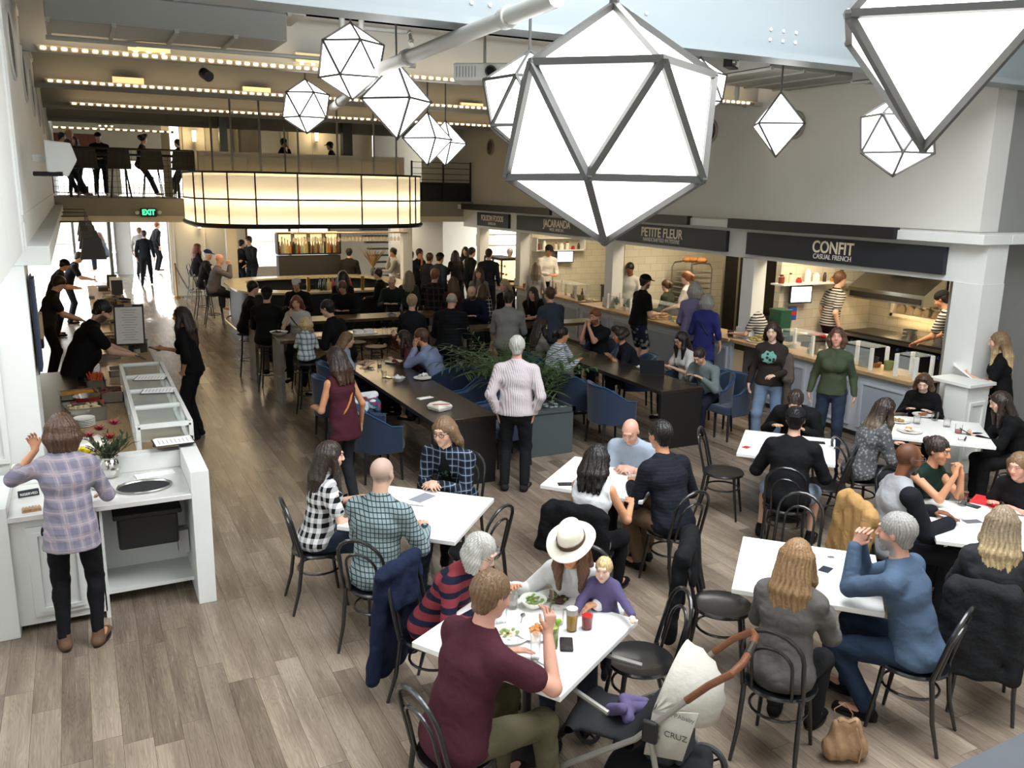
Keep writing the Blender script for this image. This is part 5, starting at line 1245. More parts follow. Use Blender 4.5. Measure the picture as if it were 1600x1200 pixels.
for i in range(4):
    for j in range(4): sm.ell((-.02, -.25+j*.17+(i % 2)*.08, .1+i*.19), (.05, rr.uniform(.08, .11), rr.uniform(.08, .11)), 8, 6)
sm.build('stone', stone, t)['kind'] = 'stuff'; f = MB().box(-.1, 0, -.4, -.36, 0, .85).box(-.1, 0, .36, .4, 0, .85); f.build('frame', steel, t)
screen = mat('screen_white', (.9, .95, 1), .3, emit=(.85, .92, 1), es=2.2)
for lb, x, y, Y_, w_ in (('flat monitor with white screen in the CONFIT kitchen', 1252, 460, 10.45, .44), ('flat monitor with pale blue screen in the JACARANDA kitchen', 883, 401, 18.45, .46)):
    p = atY(x, y, Y_); t = thing('monitor', lb, 'monitor', p, math.radians(-8))
    MB().box(-w_/2, w_/2, 0, .03, -.15, .15).build('casing', black_plain, t, bevel=.004); MB().box(-w_/2+.025, w_/2-.025, -.004, 0, -.125, .125).build('screen', screen if 'CONFIT' in lb else mat('screen_blue', (.6, .7, 1), .3, emit=(.6, .7, 1), es=1.8), t); MB().tube([(0, .03, 0), (0, .16, -.02)], .015, 6).build('arm', black_plain, t)
def shelf(label, x0, x1, Y_, z, n=2, dz=.30):
    t = thing('wall_shelf', label, 'shelf', ((x0+x1)/2, Y_, z)); L = (x1-x0)/2
    for k in range(n): MB().box(-L, L, -.26, 0, k*dz, k*dz+.025).build('board', white_paint, t)
    for x in (-L, L): MB().box(x-.012, x+.012, -.26, 0, 0, (n-1)*dz+.025).build('side', white_paint, t)
    return t
shelf('white wall shelf with jars in the CONFIT kitchen', 10.15, 11.7, 10.62, 1.8, 1); shelf('white wall shelf in the JACARANDA kitchen', 9.95, 11.3, 18.6, 1.8); shelf('white wall shelf on the FOLSOM FOODS kitchen wall', 9.95, 11.2, 21.9, 1.7)
jars = [('7a3a20', .05, .14), ('d9cfa8', .035, .16), ('b22a22', .05, .08), ('e8e4d4', .05, .22), ('e8e4d4', .06, .15), ('3a2a22', .03, .15), ('c9822e', .045, .07), ('e5dfd0', .05, .18)]
def jar(x, y, z, c, r, h, label, grp):
    t = thing('storage_jar', label, 'jar', (x, y, z), 0, grp); MB().lathe([(r, 0), (r, h*.75), (r*.6, h*.88), (r*.6, h), (0, h)], n=12).build('jar_body', mat('jar_'+c, srgb(c), .3), t); MB().lathe([(r*.66, h*.9), (r*.66, h*1.03), (0, h*1.03)], n=12).build('lid', black_plain if c != 'e8e4d4' else porcelain, t)
for k, xx in enumerate(np.linspace(10.25, 11.6, 8)):
    c, r, h_ = jars[k]; jar(xx, 10.5, 1.826, c, r, h_, 'jar on the wall shelf of the CONFIT kitchen', 'jars on the CONFIT shelf')
for k, xx in enumerate(np.linspace(10.05, 11.2, 8)):
    c, r, h_ = jars[(k*3) % 8]; jar(xx, 18.48, 1.826, c, r, h_, 'jar on the lower shelf of the JACARANDA kitchen', 'jars on the lower JACARANDA shelf')
for i, (x, y, lb) in enumerate(((173, 0, ''),)): pass
t = thing('cutting_board', 'red cutting board on the back bench under the monitor', 'cutting board', (11.2, 10.32, .93)); MB().rbox(-.16, .16, -.25, .25, 0, .015, .02).build('board', red_mat, t); heapm = MB()
for k in range(9): heapm.ell((rr.uniform(-.1, .1), -.15+rr.uniform(-.06, .06), .035), (.03, .03, .02), 7, 5)
heapm.build('garlic', porcelain, t)
t = thing('green_bin', 'dark green plastic panel bin beside the striped cook with ponytail', 'bin', (10.15, 10.35, 1.0)); MB().rbox(-.12, .12, -.14, .14, 0, .42, .03).build('tub', mat('bin_green', srgb('1e4a36'), .5), t); MB().rbox(-.13, .13, -.15, .15, .40, .43, .03).build('rim', mat('bin_green'), t); MB().box(-.2, .2, -.2, .2, -.1, 0).build('stand', dark_steel, t); MB().box(-.15, -.1, -.15, -.1, -1, -.1).box(.1, .15, .1, .15, -1, -.1).build('leg', dark_steel, t)
t = thing('wall_caddy', 'blue box on the tiled wall of the CONFIT kitchen', 'box', (10.6, 10.58, 1.2)); MB().box(-.07, .07, -.06, .0, 0, .22).build('carton', mat('carton_blue', srgb('2d4fa0'), .5), t); MB().box(-.05, .05, -.063, -.06, .08, .15).build('sticker', red_mat, t)
# pastry rack, oven
t = thing('bakery_rack', 'steel bakery trolley stacked with trays behind the white-jacket cook', 'rack', (11.2, 14.0, 0))
for sx in (-.25, .25):
    for sy in (-.33, .33): MB().tube([(sx, sy, .05), (sx, sy, 1.75), (sx*.9, sy*.85, 1.85), (0, sy*.8, 1.87)], .016, 6).build('upright', steel, t)
for k in range(14): MB().box(-.24, .24, -.32, .32, .3+k*.105, .315+k*.105).build('tray', steel, t)
b2 = MB()
for k in range(8): b2.ell((rr.uniform(-.12, .12), rr.uniform(-.25, .25), 1.92), (.09, .08, .06), 8, 6)
b2.build('bread', mat('food_bread', srgb('b07a44'), .7), t)
t = thing('pastry_oven', 'dark oven cabinet with steel door frame in the pastry kitchen', 'oven', (12.15, 13.3, 0)); MB().box(-.3, .28, -.45, .45, 0, 2.1).build('oven_body', mat('oven_dark', srgb('2d2a26'), .35, .7), t)
for y in (-.44, 0, .44): MB().box(-.33, -.3, y-.03, y+.03, .3, 2.05).build('door_frame', steel, t)
t = thing('pastry_fridge', 'glass-fronted lit pastry case by the FOLSOM FOODS stall', 'fridge', (9.5, 19.9, -.2)); MB().box(0, .5, -.5, .5, 1.152, 1.2).build('base', mat('range_black'), t); f = MB().box(0, .5, -.5, .5, 1.7, 1.76)
for y in (-.5, 0, .5): f.box(0, .03, y-.02, y+.02, 1.15, 1.72)
f.build('frame', black_plain, t); MB().box(.35, .5, -.48, .48, 1.15, 1.7).build('back', mat('case_glow', srgb('e6c48a'), .5, emit=(1, .75, .4), es=1.6), t)
for z in (1.3, 1.5): MB().box(.05, .4, -.47, .47, z, z+.01).build('shelf', pane, t)
for k in range(10): MB().ell((.2, -.4+k*.09, 1.34+.2*(k % 2)), (.035, .035, .03), 7, 5).build('cake', mat('cake_'+str(k % 3), srgb(['c98d5a', 'e9dcc0', '8a4a34'][k % 3]), .6), t)
for i, (y, x, pw) in enumerate(((8.4, 10.4, 60), (9.9, 10.5, 35), (12.6, 10.5, 75), (16.7, 10.5, 70), (19.9, 10.5, 50))):
    area('kitchen_light', (x, y, 2.8), .6, 1.6, pw, (1, .83, .60))
# warm pool lights over the crowd
for x, y in ((8.3, 20.5), (6.5, 21.0), (4.0, 20.8)): area('under_mezzanine_light', (x, y+2.2, 2.42), .8, .8, 22, (1, .8, .55))
# ---- bar
cream_glow = mat('canopy_glow', srgb('fff0cf'), .5, emit=(1, .88, .72), es=.12)
_nt_, _N, _L = _nt(cream_glow); _tb = _N.new('ShaderNodeBsdfTranslucent'); _tb.inputs[0].default_value = (.9, .85, .7, 1); _ms = _N.new('ShaderNodeAddShader'); _L.new(_N['Principled BSDF'].outputs[0], _ms.inputs[0]); _L.new(_tb.outputs[0], _ms.inputs[1]); _L.new(_ms.outputs[0], _N['Material Output'].inputs[0])
def rr_pts(cx, cy, a, b_, r, n=9):
    P = []
    for sx, sy, a0 in ((1, 1, 0), (-1, 1, 90), (-1, -1, 180), (1, -1, 270)):
        for i in range(n+1): an = math.radians(a0+90*i/n); P.append((cx+sx*(a-r)+r*math.cos(an), cy+sy*(b_-r)+r*math.sin(an)))
    return P
t = thing('bar_canopy', 'glowing cream drum canopy with black ribs above the bar', 'canopy', (4.62, 19.6, 2.42)); pl = rr_pts(0, 0, 2.42, 2.1, 1.3, 10)
def wallm(pl, z0, z1, inset=0.0):
    n = len(pl); c = [(x*(1-inset), y*(1-inset)) for x, y in pl]; return MB().add([(x, y, z0) for x, y in c]+[(x, y, z1) for x, y in c], [(i, (i+1) % n, n+(i+1) % n, n+i) for i in range(n)])
wallm(pl, .06, 1.06, .004).build('glowing_panel', cream_glow, t)
for z_ in (.10, .48, .62, 1.0): MB().tube([(x*.965, y*.965, z_) for x, y in pl], .012, 5, closed=True).build('light_tube', mat('tube_glow', (1, .85, .6), .5, emit=(1, .80, .52), es=10), t)
def rim(z, r): return MB().tube([(x, y, z) for x, y in pl], r, 6, closed=True)
rim(.03, .05).build('rim', black_plain, t); rim(.55, .018).build('rim', black_plain, t); rim(1.07, .022).build('rim', black_plain, t)
tot = len(pl); ribs = [(atY(q, 310, 17.5).x-4.62, -2.1) for q in (400, 466, 565, 640)]+[pl[i] for i in (23, 25, 28, 35, 38, 42, 4, 9, 14, 18)]
for x, y in ribs: MB().tube([(x*1.003, y*1.003, .04), (x*1.003, y*1.003, 1.06)], .016, 6).build('rib', black_plain, t)
MB().prism([(x*.99, y*.99) for x, y in pl], .98, 1.0).build('top_panel', mat('canopy_top', srgb('54524c'), .8), t)
for x, y in ((-1.7, -1.4), (-1.2, -1.7), (-.5, -1.9), (.3, -1.9), (1.1, -1.8), (1.8, -1.2), (-1.8, .6), (0, 1.6)): MB().tube([(x, y, 1.0), (x, y, 2.8)], .02, 6).build('hanger_rod', mat('rod_grey', srgb('7e7b73'), .4), t)
for x, y in ((3.6, 19), (5.6, 19), (3.6, 20.6), (5.6, 20.6)): area('canopy_light', (x, y, 2.6), 1.2, 1.0, 16, (1, .78, .48))
bt = thing('bar_counter', 'racetrack bar counter with pale stone top under the glowing canopy', 'bar', (4.9, 19.4, 0)); po = rr_pts(0, 0, 2.0, 1.75, 1.1, 8); pi_ = [(x*.78, y*.74) for x, y in po]; n = len(po)
def ringm(o, i, z0, z1):
    n = len(o); v = [(x, y, z0) for x, y in o]+[(x, y, z1) for x, y in o]+[(x, y, z0) for x, y in i]+[(x, y, z1) for x, y in i]; F = []
    for k in range(n): j = (k+1) % n; F += [(k, j, n+j, n+k), (2*n+j, 2*n+k, 3*n+k, 3*n+j), (n+k, n+j, 3*n+j, 3*n+k), (j, k, 2*n+k, 2*n+j)]
    return MB().add(v, F)
ringm(po, pi_, 1.06, 1.10).build('stone_top', mat('bar_stone', srgb('cbbd9c'), .2, coat=.4, var=.1), bt)
ringm([(x*.94, y*.93) for x, y in po], [(x*.88, y*.86) for x, y in po], .0, 1.06).build('dark_front', mat('bar_front_navy', srgb('151b24'), .5), bt)
MB().tube([(x*1.0, y*1.0, .25) for x, y in po], .02, 6, closed=True).build('foot_rail', brass, bt)
t = thing('back_bar', 'backlit bottle display in the middle of the bar', 'shelf', (5.35, 22.2, 1.55)); MB().box(-.8, .8, .18, .2, 0, .55).build('glow_back', mat('bottle_glow', (1, .8, .5), .5, emit=(1, .72, .36), es=1.3), t)
for z in (-.02, .5): MB().box(-.8, .8, -.12, .2, z, z+.03).build('board', black_plain, t)
for x in (-.8, -.4, 0, .4, .8): MB().box(x-.015, x+.015, -.12, .2, 0, .5).build('divider', black_plain, t)
MB().box(-.8, .8, -.1, .2, -1.55, -.05).build('cabinet', mat('bench_dark'), t)
bc = ['7a3a18', 'c9b26a', '8a8f5a', 'd8cda0', '5a2a14', '9fae9a', 'c77a2a']
def bottle(p, c, h=.30, r=.036, label='bottle', grp=None):
    t = thing('bottle', label, 'bottle', p, 0, grp); MB().lathe([(r, 0), (r, h*.58), (r*.4, h*.75), (r*.38, h*.95), (0, h*.95)], n=10).build('bottle_body', mat('bottle_'+c, srgb(c), .15, coat=.3), t); MB().lathe([(r*.42, h*.93), (r*.42, h), (0, h)], n=8).build('cap', black_plain, t)
for k in range(22): bottle((4.6+k*.071, 22.2, 1.56), bc[(k*5) % 7], .30+.04*((k*3) % 4), .035, 'liquor bottle in the backlit display of the bar', 'bottles in the backlit display')
for k in range(14): 
    x, y = po[17+k] if 17+k < n else po[17+k-n]
    pass
for k in range(16): bottle((4.55+(k % 8)*.09, 17.9+(k//8)*.12, 1.10), ['2b2420', '3a4a2a', 'c9b26a', '8a3020'][k % 4], .26, .03, 'bottle standing on the near side of the bar counter', 'bottles on the bar counter')
for k in range(24):
    tumbler(0, 0, 1.10, 'empty glass lined up on the bar counter', None, .13, .03, grp='glasses lined up on the bar', p=(4.0+(k % 8)*.075, 17.9+(k//8)*.1))
for k in range(30):
    t = thing('wine_glass', 'wine glass hanging from the rack over the bar', 'glass', (4.4+k*.085, 19.6-k*.0, 2.015), 0, 'wine glasses hanging over the bar'); MB().lathe([(.03, .0), (.038, .05), (.02, .09), (.004, .11), (.004, .18), (.03, .19)], n=10, caps=False).build('glass_body', mat('rack_glass', srgb('e8dcc0'), .1, alpha=.5), t)
t = thing('glass_rack', 'wire rack holding wine glasses above the bar', 'rack', (5.7, 19.6, 2.2)); MB().box(-1.35, 1.35, -.15, .15, 0, .02).build('frame', brass, t); 
for x in (-1.2, 1.2): MB().tube([(x, 0, 0), (x, 0, .3)], .01, 6).build('rod', brass, t)
for x, y, lb in ((4.25, 17.8, 'left'), (5.4, 17.75, 'right')):
    t = thing('beer_tap', 'brass tap column at the front of the bar, %s one' % lb, 'tap', (x, y, 1.10)); MB().lathe([(.04, 0), (.035, .3), (0, .3)], n=12).build('column', brass, t); MB().tube([(0, 0, .26), (0, -.1, .26), (0, -.12, .2)], .012, 6).build('spout', brass, t)
t = thing('dried_grass', 'vase of dried pampas grass at the back of the bar', 'plant', (6.55, 20.6, 1.1)); MB().lathe([(.06, 0), (.08, .12), (.05, .2), (0, .2)], n=14).build('vase_body', dark_steel, t); g = MB(); rr = random.Random(4)
for k in range(60): a = rr.uniform(0, 6.28); leaf(g, (0, 0, .18), (math.cos(a)*.5, math.sin(a)*.5, 1), rr.uniform(.4, .7), .012, .5)
g.build('plume', mat('pampas', srgb('8a6f4a'), .9), t)['kind'] = 'stuff'
# ---- mezzanine railing and furniture
t = thing('railing', 'black wire mesh railing in front of the mezzanine guests', 'railing', (1.15, 21.97, 2.9)); g = MB()
for k in range(28): x = -1.5+k*.11; g.box(x-.004, x+.004, -.004, .004, .05, 1.05)
for k in range(8): z = .12+k*.125; g.box(-1.5, 1.5, -.004, .004, z-.004, z+.004)
g.build('mesh_infill', black_plain, t); MB().tube([(-1.5, 0, 1.1), (1.5, 0, 1.1)], .025, 8).build('handrail', dark_steel, t)
for x in (-1.5, 0, 1.5): MB().box(x-.02, x+.02, -.02, .02, 0, 1.1).build('post', black_plain, t)
t = thing('railing', 'black stair railing on the mezzanine right of the canopy', 'railing', (9.0, 22.0, 2.9)); 
for x in (-.9, 0, .8): MB().box(x-.02, x+.02, -.02, .02, 0, 1.05).build('post', black_plain, t)
for k in range(7): MB().tube([(-.9, 0, .12+k*.15), (.8, 0, .12+k*.15)], .008, 5).build('bar', black_plain, t)
MB().box(-.9, .8, .05, .08, 0, .5).build('infill', black_plain, t)
for i, x in enumerate((.35, 1.05, 1.75, 2.45)):
    t = thing('lounge_stool', 'high-backed dark stool behind the railing, ' + ['leftmost', 'second from left', 'third from left', 'rightmost'][i], 'stool', (x, 22.5, 2.9), 0, 'high-backed stools on the mezzanine')
    P = rr_pts(0, 0, .26, .22, .15, 4); MB().prism(P, .66, .72).build('seat', mat('stool_shell', srgb('3b372f'), .6), t); MB().add([(-.26, -.18, .7), (.26, -.18, .7), (.22, -.24, 1.12), (-.22, -.24, 1.12), (-.26, -.14, .7), (.26, -.14, .7), (.22, -.20, 1.12), (-.22, -.20, 1.12)], [(0, 1, 2, 3), (7, 6, 5, 4), (0, 4, 5, 1), (3, 2, 6, 7), (0, 3, 7, 4), (1, 5, 6, 2)]).build('backrest', mat('stool_shell'), t)
    for sx in (-1, 1):
        for sy in (-1, 1): MB().tube([(sx*.14, sy*.12, .66), (sx*.22, sy*.2, 0)], .012, 5).build('leg', black_plain, t)
t = thing('high_table', 'dark high table on the mezzanine behind the railing', 'table', (1.2, 23.2, 2.9)); MB().box(-1.4, 1.4, -.25, .25, .98, 1.02).build('table_top', black_plain, t)
for x in (-1.2, 1.2): MB().box(x-.03, x+.03, -.03, .03, 0, .98).build('leg', black_plain, t)
# signs and wall lamps
exit_g = mat('exit_green', (.05, .9, .3), .4, emit=(.05, 1, .3), es=2.5)
p = atY(232, 332, 21.9); t = thing('exit_sign', 'green lit EXIT sign under the mezzanine edge', 'sign', p); MB().box(-.17, .17, -.03, .03, -.10, .10).build('casing', black_plain, t, bevel=.01); text('lettering', 'EXIT', .17, exit_g, t, (0, -.032, 0), (PI/2, 0, 0), .004, .8, bold=.006)
for s in (-1, 1): MB().ell((s*.24, 0, 0), (.05, .04, .05)).build('emergency_lamp', porcelain, t)
p = atY(127, 296, 30.0); t = thing('exit_sign', 'small green lit exit sign seen through the mezzanine railing', 'sign', p); MB().box(-.2, .2, -.02, .02, -.1, .1).build('casing', black_plain, t); text('lettering', 'EXIT', .17, exit_g, t, (0, -.03, 0), (PI/2, 0, 0), .004, .8)
sconce = mat('sconce_glow', (1, .85, .6), .5, emit=(1, .78, .45), es=9)
for i, (x, y, Y) in enumerate(((303, 214, 25.8), (494, 214, 27.0), (722, 216, 26.8), (311, 350, 26.8))):
    p = atY(x, y, Y); t = thing('wall_lamp', 'warm upright wall lamp ' + ['above the right end of the mezzanine railing', 'between the two mezzanine men behind the parapet', 'beside the pair of diamond lanterns', 'on the panelled wall right of the entrance'][i], 'lamp', p)
    MB().lathe([(.045, -.12), (.06, .16), (0, .16)], (0, -.06, 0), 12).build('shade', sconce, t); MB().box(-.02, .02, -.08, .1, -.16, -.12).build('bracket', brass, t); point('sconce_light', p+Vector((0, -.3, .05)), 14, (1, .76, .42), .08)
# rope stanchion
t = thing('rope_stanchion', 'brass rope stanchion with black rope by the entrance', 'stanchion', (at(277, 465, 0).x, at(277, 465, 0).y, 0)); MB().lathe([(.17, 0), (.17, .02), (.03, .05), (.025, .95), (.04, .98), (0, 1.02)], n=16).build('post', brass, t); MB().tube([(0, 0, .92), (.08, -1.0, .6), (.1, -2.2, .45), (.1, -3.2, .6)], .022, 6).build('rope', black_plain, t)
t = thing('bistro_table', 'small round cafe table outside the entrance', 'table', (1.3, 34.9, 0)); MB().lathe([(.3, .72), (.3, .75), (0, .75)], n=18).build('table_top', steel, t); MB().lathe([(.2, 0), (.03, .04), (.03, .72)], n=12).build('column', black_plain, t)
# projector hanging from the ceiling
t = thing('projector', 'white ceiling projector with round black lens', 'projector', atD(757, 116, 8.9), math.radians(-35)); MB().rbox(-.28, .28, -.20, .20, -.08, .08, .05).build('casing', white_paint, t, bevel=.015)
MB().tube([(.10, -.19, 0), (.10, -.235, 0)], .055, 16).build('lens_ring', dark_steel, t); MB().tube([(.10, -.236, 0), (.10, -.24, 0)], .04, 16).build('lens', mat('lens_black', srgb('0c0d10'), .05, coat=1), t); MB().tube([(0, 0, .08), (0, 0, 1.2)], .015, 8).build('pole', steel, t)
l = MB()
for k in range(7): l.box(-.24+k*.03, -.232+k*.03, -.205, -.2, -.05, .05)
l.build('vent_grille', mat('grille_grey', srgb('9a9a9a'), .5), t)
p = atD(318, 114, 13.5); t = thing('ceiling_speaker', 'small black spot speaker hanging between dotted light rows', 'speaker', p); MB().tube([(0, 0, 0), (.05, -.14, -.06)], .075, 12).build('body', black_plain, t); MB().tube([(0, 0, .06), (0, 0, .4)], .015, 6).build('stem', beam_paint, t)
p = atD(1142, 99, 10.2); t = thing('ceiling_camera', 'small black and silver device hanging below the transverse beam', 'camera', p, .6); MB().rbox(-.14, .14, -.05, .05, -.05, .05, .02).build('body', black_plain, t); MB().tube([(-.09, -.05, 0), (-.09, -.08, 0)], .035, 12).build('lens', steel, t); MB().box(-.01, .13, -.056, -.05, -.03, .03).build('label', paper, t); MB().tube([(0, 0, .05), (0, 0, .35)], .012, 6).build('stem', steel, t)
# ---- planter
t = thing('planter_box', 'long dark grey planter box between the two dark tables', 'planter', (5.12, 9.95, 0)); MB().box(-.30, .30, -1.02, 1.02, 0, .55).build('box_body', mat('planter_grey', srgb('4a5456'), .5), t, bevel=.006)
rm = MB().box(-.32, .32, -1.04, -.98, .55, .60).box(-.32, .32, .98, 1.04, .55, .60).box(-.32, -.27, -1.04, 1.04, .55, .60).box(.27, .32, -1.04, 1.04, .55, .60); rm.build('rim', mat('planter_grey'), t)
pb = MB(); rr = random.Random(8)
for k in range(140): pb.ell((rr.uniform(-.26, .26), rr.uniform(-.97, .97), .56+rr.uniform(0, .015)), (rr.uniform(.02, .04), rr.uniform(.02, .035), .018), 6, 4)
pb.build('pebbles', mat('pebble_grey', srgb('8c9294'), .6, var=.3, vs=3), t)['kind'] = 'stuff'
palm = mat('palm_green', srgb('3b5631'), .5, var=.3, vs=6)
for i, (y, n_) in enumerate(((-.55, 34), (.05, 40), (.65, 40))):
    t = thing('palm_plant', 'bushy green parlour palm in the planter, ' + ['nearest to us', 'in the middle', 'farthest'][i], 'plant', (5.12, 9.95+y, .57), 0, 'parlour palms in the planter'); fm, sm_ = MB(), MB()
    for k in range(n_):
        a = rr.uniform(0, 6.28); e = rr.uniform(.7, 1.7); L = rr.uniform(.55, .88); d = Vector((math.cos(a), math.sin(a), e*1.3)).normalized(); p = Vector((rr.uniform(-.08, .08), rr.uniform(-.1, .1), 0)); pts = [p.copy()]
        for s in range(8): d = (d-Vector((0, 0, .11))).normalized(); p = p+d*L/8*1.15; pts.append(p.copy())
        sm_.tube(pts, .004, 4)
        for s in range(2, 9):
            dd = (pts[s]-pts[s-1]).normalized(); sd = dd.cross(Vector((0, 0, 1))).normalized()
            for q in (-1, 1): leaf(fm, pts[s], dd*.7+sd*q*.8, .20, .013, .5, 3)
    sm_.build('stem', palm, t)['kind'] = 'stuff'; fm.build('fronds', palm, t)['kind'] = 'stuff'
# ---- dark communal tables
slab_table('long dark communal table at left centre, seen end-on', 3.28, 4.05, 8.33, 11.9, .78, dark_wood, mat('table_end_black', srgb('1c1b1b'), .5), 'dark communal tables')
slab_table('long dark communal table at right centre with the laptop', 6.48, 7.14, 8.55, 12.1, .78, dark_wood, mat('table_end_black'), 'dark communal tables')
hb = mat('high_table_brown', srgb('55432f'), .3, var=.3, vs=5, vscale=(1, 8, 1), coat=.3)
slab_table('nearer dark high table with grey end panel at left', 2.58, 5.6, 12.68, 13.28, 1.0, hb, mat('end_panel_grey', srgb('77706a'), .4, var=.3, vs=6), 'dark high tables', ends=False)
slab_table('farther dark high table with pale end panel at left', 2.52, 5.9, 14.4, 15.0, 1.0, hb, mat('end_panel_grey'), 'dark high tables', ends=False)
slab_table('dark high table with the puffer jacket man', 5.65, 8.2, 12.68, 13.1, 1.0, hb, mat('table_end_black'), 'dark high tables', ends=False)

rr = random.Random(21)
for k in range(26):
    y = rr.uniform(11.2, 21); x = rr.uniform(.1, .72) if k % 3 else rr.uniform(.45, .75); c = rr.choice(['b9b2a4', '8c8577', 'd9d2c0', '6b4a34', 'c2a878', '4a4640']); t = thing('food_container', 'small food container crowded along the far left counter', 'container', (x, y, .95), rr.uniform(0, 1), 'food containers along the left counter')
    w_, h_ = rr.uniform(.05, .10), rr.uniform(.06, .14); MB().rbox(-w_, w_, -w_, w_, 0, h_, .02).build('tub_body', mat('tub_'+c, srgb(c), .5), t); MB().rbox(-w_-.006, w_+.006, -w_-.006, w_+.006, h_-.012, h_, .02).build('rim', steel, t)
for k in range(30):
    y = rr.uniform(7.4, 18.2); x = rr.uniform(9.5, 9.85); c = rr.choice(['e6e1d6', 'b9a88a', '8a5a34', '4a4640', 'c9b27a', '6d7a4a']); t = thing('food_container', 'small dish or tub on the wooden stall counters', 'container', (x, y, .95), 0, 'dishes on the stall counters')
    r_ = rr.uniform(.05, .09); h_ = rr.uniform(.04, .12); MB().lathe([(r_*.8, 0), (r_, h_), (r_*.9, h_), (r_*.7, .01), (0, .01)], n=14, caps=False).build('tub_body', mat('tub_'+c, srgb(c), .5), t); MB().lathe([(r_*.8, h_*.8), (0, h_*.9)], n=12, caps=False).build('food', mat('fill_'+c, srgb(rr.choice(['9c6a3a', '6d7a3a', 'c9a070'])), .7), t)
for k in range(10):
    bottle((9.7+rr.uniform(-.08, .12), 15.8+k*.26, .95), rr.choice(['c9b26a', '5a2a14', 'd8cda0', '7a3a18']), .24, .03, 'small bottle on the JACARANDA counter', 'bottles on the JACARANDA counter')
for k in range(12):
    t = thing('paper_cup_stack', 'stack of pale cups on the kitchen benches', 'cups', (12.2, 15+k*.28, .92), 0, 'stacks of cups on the kitchen benches'); h_ = .12+.05*(k % 3); MB().lathe([(.035, 0), (.045, h_), (0, h_)], n=12).build('stack_body', porcelain if k % 2 else mat('food_bread'), t); MB().lathe([(.048, h_-.01), (.048, h_), (0, h_)], n=12).build('rim', porcelain, t)
_r1 = math.radians
def tbl(c, rz, s, label, **k): return square_table(c[0], c[1], s, _r1(rz), label, **k)
tbl((2.25, 6.01), 47, .95, 'white square table shared by the gingham girl and long-haired man')
tbl((2.16, 3.98), 31, .96, 'white square table laden with food and drinks, nearest')
tbl((4.07, 6.11), 40, .91, 'white square table of the bald man in light blue')
tbl((4.26, 3.89), 44, .92, 'white square table between the red-blond woman and bearded man')
tbl((6.3, 6.17), 43, .92, 'white square table with the man in leather jacket')
tbl((6.25, 3.88), 45, .98, 'white square table with the red folder on it')
tbl((8.3, 5.97), 44, 1.0, 'white square table by the grey counter covered with plates')
# ================================================================ PEOPLE IN THE PHOTO
KIND = {'chair': (chair, 'black bentwood chair '), 'arm': (armchair, 'navy upholstered armchair '), 'stool': (stool, 'black bentwood stool '), 'bstool': (backstool, 'black bar stool with hoop back ')}
PPL = {}
def P_(key, label, *a, **k):
    i = person(label, *a, **k); PPL[key] = i; return i
def sit(key, label, who, x, y, rel, kind='chair', dx=0, dy=.0, crot=0, **k):
    sh = {'chair': .46, 'arm': .46, 'stool': .755, 'bstool': .755}[kind]
    if kind in ('stool', 'bstool'): k.setdefault('T', 1.0)
    i = P_(key, label, x, y, rel, 'sit', seat=sh, **k)
    hd = i['hd']+math.radians(crot); r = i['root']; f = Vector((math.sin(i['hd']), math.cos(i['hd']), 0)); s = Vector((f.y, -f.x, 0))
    pr_, nm = KIND[kind]; c = pr_(r+f*(.0+dy)+s*dx, -hd, nm+who, {'chair': 'black bentwood chairs around the white tables', 'arm': 'navy upholstered armchairs at the long tables', 'stool': 'bentwood stools at the high tables', 'bstool': 'bar stools with hoop backs'}[kind])
    i['chair'] = c; return i
def empty_seat(kind, x, y, rel, label, z=.46):
    p = at(x, y, z if kind in ('chair', 'arm') else .75); hd = math.atan2(p.x, p.y)+math.radians(rel)
    pr_, nm = KIND[kind]
    return pr_(Vector((p.x, p.y, 0)), -hd, label, {'chair': 'black bentwood chairs around the white tables', 'arm': 'navy upholstered armchairs at the long tables', 'stool': 'bentwood stools at the high tables', 'bstool': 'bar stools with hoop backs'}[kind])
# ---- white tables
sit('gingham', 'young woman in black and white gingham shirt, long dark hair', 'of the gingham shirt woman', 517, 712, 78, S=.96, sex='f', hair='long', hc='dark', top=('gingham', 'e6e6e6', '15171f', .075), sleeve='short', bottom='2f3c52', lean=10, armL='table', armR='table2', collar='c')
sit('tealgrid', 'man with cropped grey hair seen from behind, pale blue grid shirt', 'of the man in pale blue grid shirt', 597, 740, 28, hair='stubble', hc='grey', skin='fair', top=('grid', '8fa9ad', '33434a', .034), bottom='26344c', lean=8, collar='c', armR='table2', armL='table', S=1.04)
sit('flannel', 'man with chin-length hair, glasses and blue plaid open shirt', 'of the long-haired man in blue plaid', 693, 674, 208, S=1.03, hair='mid', hc='sandy', skin='fair', top=('plaid', '31425a', '171d2b', '8ba3bd', .062), inner='16181b', sleeve='long', glasses='black', lean=22, hp=12, armL='clasptable', armR='clasptable', bottom='14161a', collar='c', beard=None)
sit('elder', 'elderly woman with silver hair and glasses in red and navy stripes', 'of the silver-haired woman in stripes', 752, 862, 118, S=.93, sex='f', hair='bob', hc='silver', skin='pale', top=('hstripe', '9d2236', '1b2140', .085), glasses='wire', lean=32, hp=30, armL='table', armR='table', bottom='20242e')
sit('maroon', 'man in maroon tee and olive trousers seen from behind, nearest diner', 'of the man in maroon tee, nearest', 768, 930, 52, S=1.06, hair='short', hc='sandy', skin='pink', top='5b2133', sleeve='short', lean=17, hp=15, fat=1.08, armR=(.20, .42, 1.06, -.1, .3, 1, -1, 0, 0, 80), armL=(-.15, .42, .79), bottom='6a6240', feet={1: (.16, .50), -1: (-.12, .38)})
